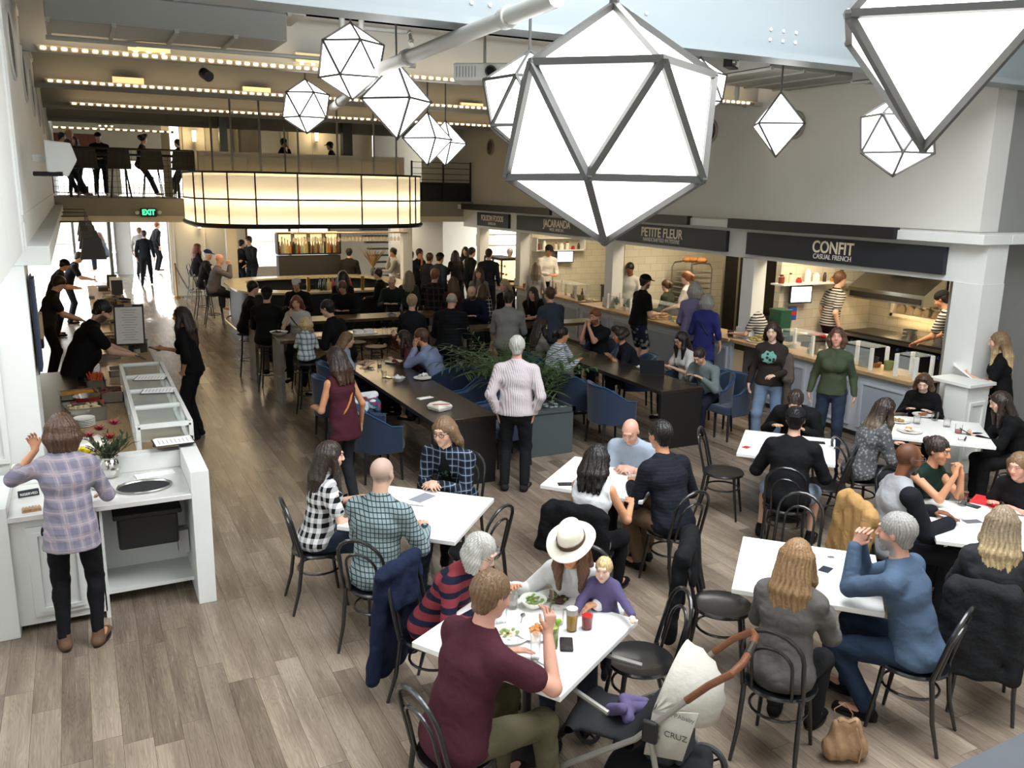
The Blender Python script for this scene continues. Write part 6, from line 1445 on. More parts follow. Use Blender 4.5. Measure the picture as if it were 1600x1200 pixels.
sit('fedora', 'woman in white fedora and white cardigan bending over her plate', 'of the woman in the white fedora', 893, 858, 190, S=0.95, sex='f', hair='long', hc='chestnut', skin='tan', top='dcdcda', lean=32, hp=20, hy=14, armR=(.36, .36, .84), armL=(-.16, .36, .80, .6, .5, 0, 0, 0, -1, 40), bottom='3a4250', collar='v')
P_('toddler', 'blond toddler in a purple top sitting on the fedora woman\'s lap', 943, 890, 192, 'sit', S=0.44, sex='c', hair='bowl', hc='platinum', skin='pale', top='63568a', seat=0.6, lean=6, hp=4, armR=(.13, .22, .79), armL=(-.24, .20, .80), bottom='2a2c3a', feet={1: (.08, .25, .45), -1: (-.08, .25, .45)}, extra='x')
sit('bob', 'woman with black bob in white sleeveless top, back to us', 'of the black-haired woman in sleeveless white', 934, 716, 22, S=.95, sex='f', hair='mid', hc='black', skin='tan', top='dcdee0', sleeve='none', lean=12, armL='table', armR='table2', bottom='1c1d22')
sit('bald', 'bald man in light blue short-sleeved shirt leaning on the table', 'of the bald man in light blue', 985, 674, 196, S=0.98, hair='bald', hc='sandy', skin='pink', top='9fb2c9', sleeve='short', lean=32, hp=30, armL='clasptable', armR='clasptable', bottom='2a3038', collar='c', fat=1.1)
sit('navy', 'man in dark navy sweater and tan trousers, seated in profile', 'of the man in navy sweater', 1031, 680, 318, S=1.06, hair='short', hc='black', skin='tan', top=('ribs', '1a1f2c', '262c3b', .03), lean=18, armL='table', armR='table2', bottom='86653f', feet={1: (.14, .46), -1: (-.05, .34)})
sit('leather', 'man in black leather jacket bending his head over the table', 'of the man in leather jacket', 1243, 627, 188, S=1.0, hair='short', hc='dark', skin='fair', top='1a1b1e', lean=36, hp=46, armL='table', armR='table2', bottom='1c1e22', coat=True)
sit('capman', 'man in black cap, black sweater and denim shorts, back to us', 'of the man in black cap and shorts', 1243, 656, 4, S=1.02, hair='short', hc='black', skin='fair', top='17181b', lean=14, hp=10, armL='table2', armR='table2', bottom='8ea6c4', legs='shorts', hat=('backcap', '1a1b1d'), fat=1.08, feet={1: (.22, .34), -1: (-.24, .34)})
sit('ombre', 'woman with long ombre hair in fuzzy grey coat', 'of the woman in fuzzy grey coat', 1384, 640, 58, S=.95, sex='f', hair='long', hc='dark', hc2='ash', skin='fair', top=('blotch', '5d5f62', '8c8e90', .03), lean=18, hp=18, armL='table', armR='table', bottom='1a1b1e', coat=True)
sit('blacksweater', 'blonde woman in black sweater eating, sunglasses on her head', 'of the blonde in black sweater', 1443, 598, 186, S=0.9, sex='f', hair='mid', hc='brown', hc2='blond', skin='pale', top='141518', lean=28, hp=26, armL='table', armR='table', bottom='1a1b1e', hat=('sunglasses', '1a1a1a'))
sit('phonewoman', 'woman in black with long brown hair looking at her phone', 'of the woman holding her phone', 1562, 628, 250, S=0.93, sex='f', hair='long', hc='dark', skin='fair', top='16171a', lean=26, hp=24, armL='phone', armR='phone', bottom='1b1c20', coat=True, hat=('sunglasses', '1a1a1a'))
sit('raglan', 'man in black and grey raglan tee with cropped hair, turned away', 'of the man in raglan tee', 1420, 716, 62, S=1.05, hair='stubble', hc='black', skin='brown', top='a3a7ad', sleeve2='1b2029', lean=6, armL='table', armR='table', bottom='22242b', glasses='wire', beard='dark')
sit('green', 'woman in dark green sleeveless top resting chin on clasped hands', 'of the woman in green top', 1466, 704, 128, S=.96, sex='f', hair='bun', hc='dark', skin='tan', top='12352b', sleeve='none', lean=20, hp=8, hy=-10, armL='clasp', armR='clasp', bottom='1a1b1e')
sit('tee_edge', 'woman in black tee at the right edge of the picture', 'at the right edge of the picture', 1592, 728, 205, S=0.92, sex='f', hair='mid', hc='sandy', skin='pink', top='17191d', sleeve='short', lean=30, hp=12, armL='table', armR='table', bottom='1a1b1e')
sit('blondback', 'woman with long straight blonde hair and dark jacket, back to us', 'of the blonde woman in dark jacket', 1566, 818, 354, S=.96, sex='f', hair='long', hc='ash', hc2='platinum', skin='fair', top='33363b', lean=10, armL='table', armR='table', bottom='17181b', coat=True)
sit('beard', 'grey-bearded man in blue henley and jeans with hands clasped', 'of the bearded man in blue henley', 1400, 832, 286, S=1.05, hair='short', hc='grey', skin='pink', top='4d6a8c', lean=17, hp=6, armL='clasp', armR='clasp', bottom='27405f', beard='grey', feet={1: (.13, .42), -1: (-.08, .22)}, shoe='241a17')
sit('redblond', 'woman with long red-blond hair in grey coat, back to us', 'of the red-blond woman in grey coat', 1246, 872, 14, S=.95, sex='f', hair='long', hc='gold', skin='fair', top='67635e', lean=9, armL='table', armR='table', bottom='2b2c30', coat=True)
empty_seat('chair', 1130, 737, 98, 'empty black bentwood chair between the navy sweater man and capped man')
empty_seat('chair', 742, 862, 305, 'empty black bentwood chair at the right of the plaid man\'s table')
cc1 = empty_seat('chair', 1128, 945, 92, 'black bentwood chair draped with a black jacket')
cc2 = empty_seat('chair', 1000, 1030, 252, 'empty black bentwood chair behind the stroller canopy')
empty_seat('chair', 1287, 757, 280, 'empty black bentwood chair beside the man in denim shorts')
empty_seat('chair', 1236, 868, 190, 'empty black bentwood chair facing the red-blond woman')
# ---- standing people in front
P_('host', 'woman in lilac plaid shirt and black trousers standing at the host stand', 97, 672, 8, 'stand', S=.99, sex='f', hair='bob', hc='brown', skin='tan', top=('plaid', 'a39eaa', '86809a', 'b79fac', .09), sleeve='rolled', legs='slim', bottom='16171b', armL=(-.20, .24, 1.42, -.2, .2, 1, 0, -1, 0, 60), armR='counter', hp=12, collar='c', hem=.10, shoe='7a5638', lean=4)
P_('pinkstripe', 'grey-haired man in pink striped shirt standing with hands at his pockets', 808, 542, 4, 'stand', S=1.0, hair='short', hc='silver', skin='pink', top=('vstripe', 'dcd4d8', 'bfa0ac', .022), bottom='1e2226', armL='pocket', armR='pocket', fat=1.08, collar='c', shoe='2a2a2e', lean=0, extra='w')
P_('chef', 'bearded man in black tee bending over the food counter', 160, 486, 78, 'stand', S=1.1, hair='short', hc='black', skin='fair', top='121214', sleeve='short', lean=24, hp=40, armL=(-.08, .62, 1.12), armR=(.14, .60, 1.12), bottom='141416', beard='dark', fat=1.15, hem=.06)
P_('ledger', 'long-haired woman in black blouse standing at the display case', 283, 494, 288, 'stand', S=1.0, sex='f', hair='long', hc='dark', skin='tan', top='131315', sleeve='rolled', armR=(.12, .38, 1.16, 0, 1, 0, -1, 0, 0, 50), armL='hip', bottom='17181b', hp=8)
P_('tank', 'woman in maroon sleeveless top with orange bag strap, standing', 524, 560, 318, 'stand', S=.97, sex='f', hair='mid', hc='dark', hc2='brown', skin='tan', top='5c1a2c', sleeve='none', armL='front', armR='down', bottom='30343c', hem=.10)
P_('brownshirt', 'woman in brown sweatshirt with turquoise print carrying a brown coat', 1207, 518, 192, 'stand', S=.97, sex='f', hair='mid', hc='dark', skin='pale', top='3b302c', armR='down', armL='front', bottom='6e8fb5', stride=.12, fat=1.08)
P_('greenhood', 'woman in green zipped hoodie and jeans walking toward us', 1308, 527, 184, 'stand', S=.98, sex='f', hair='bob', hc='brown', hc2='sandy', skin='pink', top='4a5a3a', armR='down', armL='down', bottom='2a3a55', stride=-.12, hp=-4, collar='v')
P_('pos', 'blonde woman in black tee holding paper at the till', 1560, 534, 268, 'stand', S=.98, sex='f', hair='long', hc='sandy', hc2='platinum', skin='fair', top='121316', sleeve='short', armL='phone', armR='front', bottom='16171a', hp=10)
# ---- long table A
sit('lightblue', 'man in light blue shirt leaning on the dark table, hand at face', 'of the man in light blue shirt', 658, 527, 294, 'arm', S=1.03, hair='short', hc='brown', skin='tan', top='8c9fd0', lean=26, hp=16, armL='cheek', armR='table', glasses='black', T=.78, bottom='22304a', collar='c')
sit('redwoman', 'dark-haired woman in red blouse gesturing beside the light blue shirt', 'of the woman in red blouse', 630, 528, 272, 'arm', S=0.92, sex='f', hair='long', hc='dark', skin='fair', top='7c2f38', lean=28, armL='table', armR=(.14, .40, 1.12, 0, .2, 1, -1, 0, 0, 60), T=.78)
sit('girl', 'girl in pale blue tee with brown hair resting on the table', 'of the girl in pale blue tee', 543, 531, 82, 'arm', S=.90, sex='f', hair='mid', hc='sandy', skin='fair', top='9fb7cf', sleeve='short', lean=12, armL='table', armR='table', T=.78)
for y_, lb in ((9.05, 'nearest on the left of the long table, scarf on it'), (9.85, 'second on the left of the long table'), (10.75, 'third on the left behind the maroon top')): armchair((2.88, y_, 0), -PI/2, 'navy upholstered armchair ' + lb, 'navy upholstered armchairs at the long tables')
for y_, lb in ((8.95, 'nearest on the right, beside the pink shirt man'), (9.7, 'second on the right beside the planter'), (10.4, 'third on the right beside the planter')): armchair((4.48, y_, 0), PI/2, 'navy upholstered armchair ' + lb, 'navy upholstered armchairs at the long tables')
# ---- long table B
sit('stripewoman', 'woman in white striped top with black ponytail, hand at her face', 'of the woman in white stripes', 879, 523, 72, 'arm', S=.96, sex='f', hair='pony', hc='black', skin='tan', top=('hstripe', 'd3dbe4', '8d9bb2', .03), lean=18, armL='cheek', armR='table', T=.78)
sit('greytop', 'woman in taupe top with dark hair, behind the striped woman', 'of the woman in taupe top', 846, 510, 62, 'arm', S=.94, sex='f', hair='long', hc='dark', skin='fair', top='8b857b', lean=4, T=.78)
sit('ginger', 'red-bearded man in dark tee with clasped hands at his mouth', 'of the red-bearded man', 930, 494, 216, 'arm', S=1.04, hair='fade', hc='ginger', skin='pink', top='1d2127', sleeve='short', lean=14, hp=12, armL='clasp', armR='clasp', beard='ginger', T=.78)
sit('curly', 'person with big dark curly hair in navy tee', 'of the curly-haired person', 968, 524, 262, 'arm', S=0.95, hair='curlybig', hc='dark', skin='tan', top='1c2230', sleeve='short', lean=28, hp=14, T=.78)
sit('laptop', 'woman in white knit top and glasses typing on a laptop', 'of the woman at the laptop', 1064, 531, 232, 'arm', S=.95, sex='f', hair='long', hc='black', skin='fair', top='d2d2cc', sleeve='short', lean=14, hp=24, glasses='black', T=.78)
sit('greyshirt', 'person in grey-green shirt bending over a phone, dark hair', 'of the person in grey-green shirt', 1093, 557, 212, 'arm', S=0.93, hair='short', hc='dark', skin='fair', top='7a8a8c', lean=30, hp=36, T=.78)
for y_, lb in ((9.0, 'nearest on the left of the right-hand long table'), (9.8, 'second on the left of the right-hand long table'), (10.55, 'third on the left of the right-hand long table')): armchair((6.02, y_, 0), -PI/2-.1, 'navy upholstered armchair ' + lb, 'navy upholstered armchairs at the long tables')
armchair((7.75, 8.75, 0), PI/2+.1, 'navy upholstered armchair at the right end, by the brown sweatshirt', 'navy upholstered armchairs at the long tables')
# ---- high tables
hi = dict(kind='stool')
sit('whitetee', 'woman in white tee with auburn hair and a bag strap', 'of the woman in white tee', 463, 473, 190, 'stool', S=0.92, sex='f', hair='mid', hc='auburn', skin='fair', top='cfcdca', sleeve='short', lean=24, hp=10, armR=(.10, .30, 1.25, 0, .3, 1, -1, 0, 0, 60), armL='table')
sit('kid', 'small blond child in blue plaid shirt on a stool', 'of the small blond child', 478, 507, 12, 'stool', S=.62, sex='c', hair='toddler', hc='platinum', skin='pale', top=('plaid', '8fb6c4', 'd8e0e2', '3a4a7a', .08), lean=4, armL=(-.12, .22, .98), armR=(.12, .22, .98), feet={1: (.08, .2, .33), -1: (-.08, .2, .33)})
sit('darkprofile', 'man in black sweater leaning sideways toward the child', 'of the man in black beside the child', 511, 482, 300, 'stool', S=1.03, hair='short', hc='black', skin='fair', top='131518', lean=24, hp=20)
sit('hoodie', 'person in black hoodie and black cap, back to us', 'of the person in black hoodie', 417, 460, 12, 'stool', S=1.03, hair='short', hc='black', top='17181a', lean=10, hat=('backcap', '1b1a19'), bottom='8a7a62')
sit('darkarm', 'man in dark tee half hidden behind the black hoodie', 'of the man behind the black hoodie', 396, 450, 90, 'stool', S=1.0, hair='short', hc='black', top='15171a', sleeve='short', lean=12)
sit('whitecap', 'man in white cap behind the woman in white tee', 'of the man in white cap', 463, 444, 192, 'stool', S=0.95, hair='short', hc='dark', skin='tan', top='1b1d20', hat=('cap', 'd5d2ca'), lean=24, hp=12)
sit('darksweat', 'young man in dark sweater looking down at the high table', 'of the young man in dark sweater', 535, 449, 190, 'stool', S=0.98, hair='short', hc='chestnut', skin='pink', top='16191b', lean=24, hp=36)
sit('greensweat', 'man in green sweater and dark glasses looking down', 'of the man in green sweater', 612, 441, 190, 'stool', S=0.98, hair='balding', hc='dark', skin='fair', top='22352f', lean=26, hp=32, glasses='sun')
sit('bun', 'woman with blonde bun in charcoal jacket, back to us', 'of the woman with blonde bun', 644, 472, 8, 'stool', S=0.99, sex='f', hair='bun', hc='blond', skin='fair', top='1c1f24', lean=4)
sit('puffer', 'man in black quilted puffer jacket, balding, back to us', 'of the man in puffer jacket', 706, 470, 12, 'stool', S=1.05, hair='balding', hc='grey', skin='pink', top=('ribs', '15181f', '050608', .05), lean=16, hp=26, coat=True, fat=1.08)
sit('baldnavy', 'bald man with glasses in navy shirt smiling down', 'of the bald man in navy shirt', 737, 457, 200, 'stool', S=0.98, hair='bald', skin='fair', top='1c2740', lean=28, hp=26, glasses='black', beard='dark', collar='c')
sit('greyback', 'man in light grey shirt sitting at the high table, back to us', 'of the man in light grey shirt', 795, 466, 6, 'stool', S=1.05, hair='short', hc='dark', skin='fair', top='8d8d8a', lean=10, collar='c', bottom='4d4a45', fat=1.05)
sit('polo', 'woman in black polo with long brown hair, arms crossed on the table', 'of the woman in black polo', 832, 458, 186, 'stool', S=0.92, sex='f', hair='long', hc='dark', skin='fair', top='131417', sleeve='short', lean=26, armL='crossed', armR='crossed', hy=20)
sit('bluegrey', 'man in slate blue shirt leaning toward the woman in polo', 'of the man in slate blue shirt', 858, 460, 322, 'stool', S=1.04, hair='short', hc='brown', skin='fair', top='3d4a60', lean=16, collar='c')
empty_seat('stool', 556, 534, 0, 'empty black stool under the high table, left one')
empty_seat('stool', 588, 541, 0, 'empty black stool under the high table, right one')
empty_seat('stool', 715, 548, 0, 'black stool half hidden by the potted palm')
# ---- stalls: customers and cooks
P_('floral', 'man in black cap and tee with floral shorts at the pastry counter', 1009, 440, 62, 'stand', S=1.06, hair='short', hc='dark', skin='fair', top='101114', sleeve='short', hat=('cap', '121214'), armL='front', armR='front', legs='shorts', bottom=('blotch', '1c2740', '8c8f86', .09), beard='dark', fat=1.08)
P_('lavender', 'grey-haired woman in lavender top, back to us', 1087, 452, 20, 'stand', S=1.06, sex='f', hair='bob', hc='grey', skin='fair', top='7d75a8', armL='front', armR='front', bottom='191a1e', hem=.06)
P_('bluedress', 'grey-haired woman in royal blue top with black strap, back to us', 1105, 470, 8, 'stand', S=0.98, sex='f', hair='bob', hc='grey', skin='fair', top='27308c', sleeve='rolled', armL='front', armR='down', bottom='191a1e', hem=.22)
P_('whitechef', 'cook in white jacket behind the pastry counter, facing us', 984, 420, 200, 'stand', S=1.02, ground=.10, hair='short', hc='black', skin='brown', top='dedbd2', armL='counter', armR='counter', bottom='222222', hp=24)
P_('redhead', 'red-haired cook in white jacket facing left', 1072, 434, 290, 'stand', S=1.0, ground=.1, sex='f', hair='pony', hc='ginger', skin='pale', top='e0ddd5', sleeve='short', armL='counter', armR='counter', bottom='222222')
P_('scarf', 'woman with ponytail and green scarf beside the chalk signs', 1040, 446, 300, 'stand', S=.92, sex='f', hair='pony', hc='brown', skin='fair', top='38402f', armL='front', armR='front', hp=14)
P_('stripesmall', 'cook in striped tee and ponytail looking down at the counter', 1174, 478, 292, 'stand', S=.95, sex='f', hair='pony', hc='dark', skin='fair', top=('hstripe', 'c9c4b8', '17181c', .042), sleeve='short', hp=38, lean=20, armL='counter', armR='counter', bottom='16171a')
P_('stripetall', 'tall cook in striped tee looking toward the stove hood', 1313, 436, 62, 'stand', S=1.08, ground=.15, hair='short', hc='chestnut', skin='fair', top=('hstripe', 'c9c4b8', '17181c', .042), sleeve='short', armL='down', armR='down', bottom='16171a')
P_('striperight', 'cook in striped tee and cap leaning over the counter end', 1472, 468, 290, 'stand', S=1.06, ground=.15, hair='short', hc='dark', skin='tan', top=('hstripe', 'c9c4b8', '17181c', .042), sleeve='short', lean=18, hp=30, armL='counter', armR='counter', bottom='16171a', hat=('backcap', '1d1d1f'))
P_('farcook', 'cook in white shirt with black cap at the second stall', 858, 391, 150, 'stand', S=1.06, ground=.15, hair='short', hc='black', skin='tan', top='ddd8cc', hat=('cap', '17171a'), armL='front', armR='front', hp=20)
# ---- crowd between the bar and the stalls
C = lambda key, label, x, y, rel, **k: P_(key, label, x, y, rel, 'stand', armL=k.pop('armL', 'front'), armR=k.pop('armR', 'down'), **k)
C('tallwhite', 'tall man in white shirt talking with his hands', 818, 390, 190, S=1.05, hair='short', hc='sandy', skin='fair', top='a9acb2', bottom='3a3530', armR='front', collar='c')
C('vest', 'grey-haired man in dark vest over a white shirt, back to us', 797, 395, 15, S=1.0, hair='short', hc='grey', top='23262c', bottom='26282e')
C('ashlong', 'woman with long ash blond hair, back to us near stalls', 838, 418, 5, S=.95, sex='f', hair='long', hc='ash', top='b9b4aa', bottom='3a3c42')
C('navyback', 'man in dark navy shirt in front of the lit pastry case', 764, 397, 12, S=1.06, hair='short', hc='dark', top='1d2432', bottom='20232a')
C('greenback', 'man in dark green jacket left of the lit pastry case', 738, 394, 60, S=1.02, hair='short', hc='dark', top='1a211e', bottom='20232a')
C('longface', 'woman with long brown hair in grey top facing us', 748, 427, 186, S=.95, sex='f', hair='long', hc='brown', top='86837f', bottom='2b2c33')
C('checkback', 'woman with long brown hair in black and white check, back to us', 755, 452, 20, S=.86, sex='f', hair='long', hc='brown', top=('grid', '17181c', 'c9c9c9', .07), bottom='22242a')
C('maroonlong', 'woman with long hair in maroon top, back to us', 708, 442, 350, S=.94, sex='f', hair='long', hc='brown', top='4c2431', bottom='2a2b31')
C('blondtan', 'blonde woman in dark top beside the check shirt', 788, 446, 215, S=.93, sex='f', hair='mid', hc='blond', top='17181b', bottom='22242a')
C('denimcap', 'man in black cap and denim jacket, back to us', 688, 403, 40, S=1.02, hair='short', hc='dark', top='2b3a47', hat=('backcap', '15161a'), bottom='22242c')
C('darkplaid', 'man in dark plaid shirt with short ginger hair, back to us', 680, 430, 20, S=1.02, hair='short', hc='ginger', skin='pink', top=('plaid', '26242a', '101114', '4a3a38', .12), bottom='14161c')
C('drinker', 'man raising a glass to his mouth beside the bar', 656, 396, 130, S=1.0, hair='short', hc='dark', skin='tan', top='262a33', sleeve='short', armR='chin')
C('brownhead', 'man with brown hair next to the drinking man', 672, 403, 40, S=1.0, hair='short', hc='brown', skin='pink', top='2c2a32')
C('olivelong', 'woman with long blond hair in olive top, back to us', 639, 432, 8, S=.95, sex='f', hair='long', hc='ash', top='3d4238', bottom='22242a')
C('suit', 'man in dark suit and white shirt facing left at the bar', 590, 428, 285, S=.93, hair='short', hc='dark', skin='fair', top='15161a', inner='d8d6d2', bottom='15161a')
C('barblack', 'long-haired person in black standing at the front of the bar', 536, 432, 10, S=.97, sex='f', hair='long', hc='black', top='15151a', bottom='15151a')
C('darkwoman', 'woman with long dark hair and black jacket facing us', 727, 392, 200, S=.95, sex='f', hair='long', hc='black', top='1a1a1e', inner='c9c6c0')
C('darkwoman2', 'woman with dark hair in brown, left of the black jacket', 711, 398, 340, S=.95, sex='f', hair='long', hc='dark', top='2b2522')
C('bartender', 'bartender in dark grey shirt with back turned inside the bar', 545, 398, 15, S=1.0, hair='short', hc='black', top='2b2927', bottom='222')if False else None
P_('bartender', 'bartender in dark grey shirt with back turned inside the bar', 546, 395, 15, 'stand', S=1.0, hair='short', hc='black', top='2f2c2a', bottom='232226', armL='front', armR='front')
P_('bluepolo', 'staff man in navy polo standing with folded hands beyond the bar', 590, 366, 190, 'stand', S=1.04, hair='short', hc='dark', top='28303f', sleeve='short', bottom='232c3f', armL='front', armR='front')
P_('bend', 'man in yellow shirt and black cap bending over a table', 673, 384, 120, 'stand', S=1.0, hair='short', hc='black', top='b59f78', lean=40, hp=20, hat=('cap', '17171a'), armL='front', armR='front')
# ---- bar seats
sit('whitebar', 'man in white shirt drinking at the bar by the pillar', 'of the man in white shirt by the pillar', 614, 394, 270, 'bstool', S=1.0, hair='short', hc='dark', skin='tan', top='c0b7a6', armL='table', armR='chin')
sit('greybar', 'man in grey shirt sitting right of the pillar', 'of the man right of the pillar', 640, 399, 280, 'bstool', S=1.02, hair='short', hc='dark', skin='fair', top='6d6a67', lean=14)
sit('baldbar', 'bald man in grey shirt and jeans sitting at the bar, hands raised', 'of the bald man at the bar', 343, 405, 84, 'bstool', S=1.06, hair='bald', skin='pink', top='6d6670', lean=14, armL='clasp', armR='clasp', bottom='2a3440', collar='c', fat=1.1)
sit('bluecap', 'man in blue cap and black jacket at the bar', 'of the man in blue cap', 325, 398, 80, 'bstool', S=1.05, hair='short', hc='white', skin='pink', top='17181b', hat=('cap', '1f3f8c'), lean=12)
sit('redhairbar', 'long-haired woman at the far end of the bar', 'of the long-haired woman at the bar', 309, 387, 70, 'bstool', S=.98, sex='f', hair='long', hc='auburn', top='1c1d20')
P_('couple1', 'man in dark green shirt leaning beside the bar pillar', 388, 376, 230, 'stand', S=1.05, hair='short', hc='dark', top='1e2a2a', armL='counter', armR='front', lean=8)
P_('couple2', 'man in black partly behind the dark green shirt', 378, 381, 60, 'stand', S=.98, hair='short', hc='black', top='141518')
P_('walker', 'man in dark suit walking out through the open entrance', 225, 366, 8, 'stand', S=1.02, hair='short', hc='dark', top='171a22', bottom='15171c', stride=.22, armL='down', armR='down')
P_('doorman', 'man in dark coat standing at the entrance, facing right', 246, 352, 70, 'stand', S=1.06, hair='crop', hc='ginger', top='17191f', bottom='15171c', armL='down', armR='down', coat=True)
P_('doorgrey', 'person in pale top outside the entrance', 218, 361, 30, 'stand', S=1.0, hair='short', hc='sandy', top='a7a39b', bottom='2a2c30', armL='down', armR='down')
P_('window', 'woman in grey sweater sitting outside the entrance, leaning', 154, 368, 280, 'sit', S=1.0, sex='f', hair='long', hc='brown', top='5a6068', lean=16, armL='lap', armR='lap', seat=.6)
# ---- cooks at the left counter
P_('cook1', 'cook in charcoal tee working behind the black-shirted man', 93, 443, 82, 'stand', S=1.03, hair='short', hc='dark', skin='fair', top='2c2a29', sleeve='short', lean=18, hp=34, armL='counter', armR='counter', bottom='1c1c1e')
P_('cook2', 'cook with black headscarf bending over the far counter', 101, 414, 84, 'stand', S=.98, hair='short', hc='black', skin='tan', top='211f1e', sleeve='short', lean=22, hp=34, armL='counter', armR='counter', hat=('backcap', '151515'))
P_('cook3', 'farthest cook in black reaching over the left counter', 124, 402, 86, 'stand', S=1.0, hair='short', hc='dark', skin='fair', top='191817', sleeve='short', lean=26, hp=30, armL='counter', armR='counter')
# ---- mezzanine guests
Z = 2.9
for key, lb, x, y, rel, kw in (('mz1', 'mezzanine guest with bald head and glasses, leftmost pair', 108, 209, 100, dict(hair='bald', glasses='black', top='4a3a30')), ('mz2', 'mezzanine guest with dark hair behind the wall box', 97, 214, 90, dict(hair='short', hc='black', top='1a1a1a')),
    ('mz3', 'mezzanine woman with long hair beside the glasses man', 115, 219, 200, dict(sex='f', hair='long', hc='dark', top='1a1a1a')), ('mz4', 'mezzanine man in cap facing us over the railing', 153, 214, 186, dict(hair='short', hc='dark', top='17181b', hat=('cap', '2a1c1a'))),
    ('mz5', 'mezzanine woman with short curls in profile', 224, 218, 95, dict(sex='f', hair='curlybig', hc='black', top='43251c')), ('mz6', 'mezzanine man in dark top right end of railing', 277, 224, 300, dict(hair='short', hc='black', top='131416')),
    ('mz7', 'mezzanine man behind the panelled parapet, hand at chin', 444, 223, 100, dict(hair='short', hc='black', top='14161a', armL='chin')), ('mz8', 'mezzanine man in cap behind parapet near the round lamp', 515, 228, 280, dict(hair='short', hc='black', top='14161a', hat=('cap', '17171a')))):
    kw.setdefault('armL', 'lap')
    P_(key, lb, x, y, rel, 'sit', S=1.0, ground=Z, seat=.76, lean=8, armR='lap', feet={1: (.12, .36, Z), -1: (-.12, .36, Z)}, **kw)
# ================================================================ THINGS ON TABLES, COATS, STROLLER
TZ = .75
def plate(x, y, z, r, label, food=None, grp='white plates', seed=1, p=None):
    p = p or at(x, y, z); t = thing('plate', label, 'plate', (p[0], p[1], z), 0, grp)
    MB().lathe([(r*.6, 0), (r*.65, .006), (r, .018), (r*.99, .022), (r*.62, .010), (0, .008)], n=28, caps=False).build('plate_body', porcelain, t)
    if food:
        rr = random.Random(seed)
        for c, n, s in food:
            m = MB()
            for i in range(n): a = rr.uniform(0, 6.28); q = r*.42*math.sqrt(rr.random()); m.ell((q*math.cos(a), q*math.sin(a), .016+rr.uniform(0, .03)*(1-q/r)), (s, s*rr.uniform(.5, .9), s*.5), 7, 4, 0, Matrix.Rotation(rr.uniform(0, 3), 3, 'Z'))
            m.build('food', mat('food_'+c, srgb(c), .6, var=.3, vs=30), t)['kind'] = 'stuff'
    return t
def phone(x, y, z, label, rz=.5, c='1b1c1f', p=None):
    p = p or at(x, y, z); t = thing('mobile_phone', label, 'phone', (p[0], p[1], z), rz); MB().rbox(-.037, .037, -.075, .075, 0, .008, .01).build('casing', mat('phone_'+c, srgb(c), .2), t); MB().rbox(-.034, .034, -.068, .068, .008, .009, .006).build('screen', mat('phone_glass', srgb('2b2d33'), .08, coat=1), t); return t
def cutlery(x, y, z, label, rz, kind='spoon'):
    p = at(x, y, z); t = thing(kind, label, kind, (p.x, p.y, z), rz); MB().tube([(0, -.09, .004), (0, .04, .006)], [.004, .003], 6).build('handle', steel, t); MB().ell((0, .065, .005), (.016, .026, .004), 10, 5).build('bowl' if kind == 'spoon' else 'blade', steel, t)
def sheet(x, y, z, label, sx, sy, rz, m=None, name='paper', cat='paper', fold=True):
    p = at(x, y, z); t = thing(name, label, cat, (p.x, p.y, z), rz); MB().box(-sx, sx, -sy, sy, 0, .004).build('sheet', m or paper, t)
    if fold: MB().box(-sx, sx*.1, -sy*.9, sy*.9, .004, .009).build('fold', m or paper, t)
# nearest table
bowl(833, 948, TZ, .085, .055, porcelain, 'white bowl of green salad on the nearest table', 'bowl', 'bowl', None, '7d9a4a')
plate(868, 940, TZ, .135, 'plate with dark steak and greens before the fedora woman', [('4a2c20', 9, .030), ('6f8a45', 16, .018)], seed=2)
plate(838, 990, TZ, .12, 'plate with orange pasta on the nearest table', [('c98a52', 22, .018)], seed=3)
plate(796, 995, TZ, .12, 'plate with greens by the maroon tee man', [('8aa05a', 8, .016), ('d9c9a0', 8, .015)], seed=4)
tumbler(872, 975, TZ, 'water glass behind the beer glass', None)
tumbler(893, 985, TZ, 'glass of yellow beer with white foam', 'e0a516', .145, .036, .72, foam=True)
tumbler(917, 982, TZ, 'glass of red drink on the nearest table', 'c22a2a', .10, .036, .85)
gd = tumbler(864, 1012, TZ, 'tall glass of green drink with lime and dark straw', 'b9d36a', .15, .032, .85)
MB().tube([(.01, 0, .02), (-.02, .01, .22)], .004, 6).build('straw', black_plain, gd); MB().ell((.03, 0, .15), (.022, .01, .022), 10, 6).build('lime_slice', mat('lime', srgb('8fb23a'), .5), gd)
tumbler(783, 975, TZ, 'water glass left of the plates'); tumbler(836, 1030, TZ, 'tall clear glass at the front of the nearest table', None, .15, .03)
tumbler(800, 950, TZ, 'small water glass near the striped sleeve')
phone(885, 1008, TZ, 'black phone lying near the green drink', -.5)
cutlery(850, 1040, TZ, 'steel spoon near the table corner', .4); cutlery(815, 970, TZ, 'steel fork beside the salad bowl', -.6, 'fork'); cutlery(846, 1058, TZ, 'steel knife at the front edge of the nearest table', .1, 'knife')
sheet(770, 1005, TZ, 'crumpled white napkin near the maroon tee man', .07, .06, .4, name='napkin', cat='napkin')
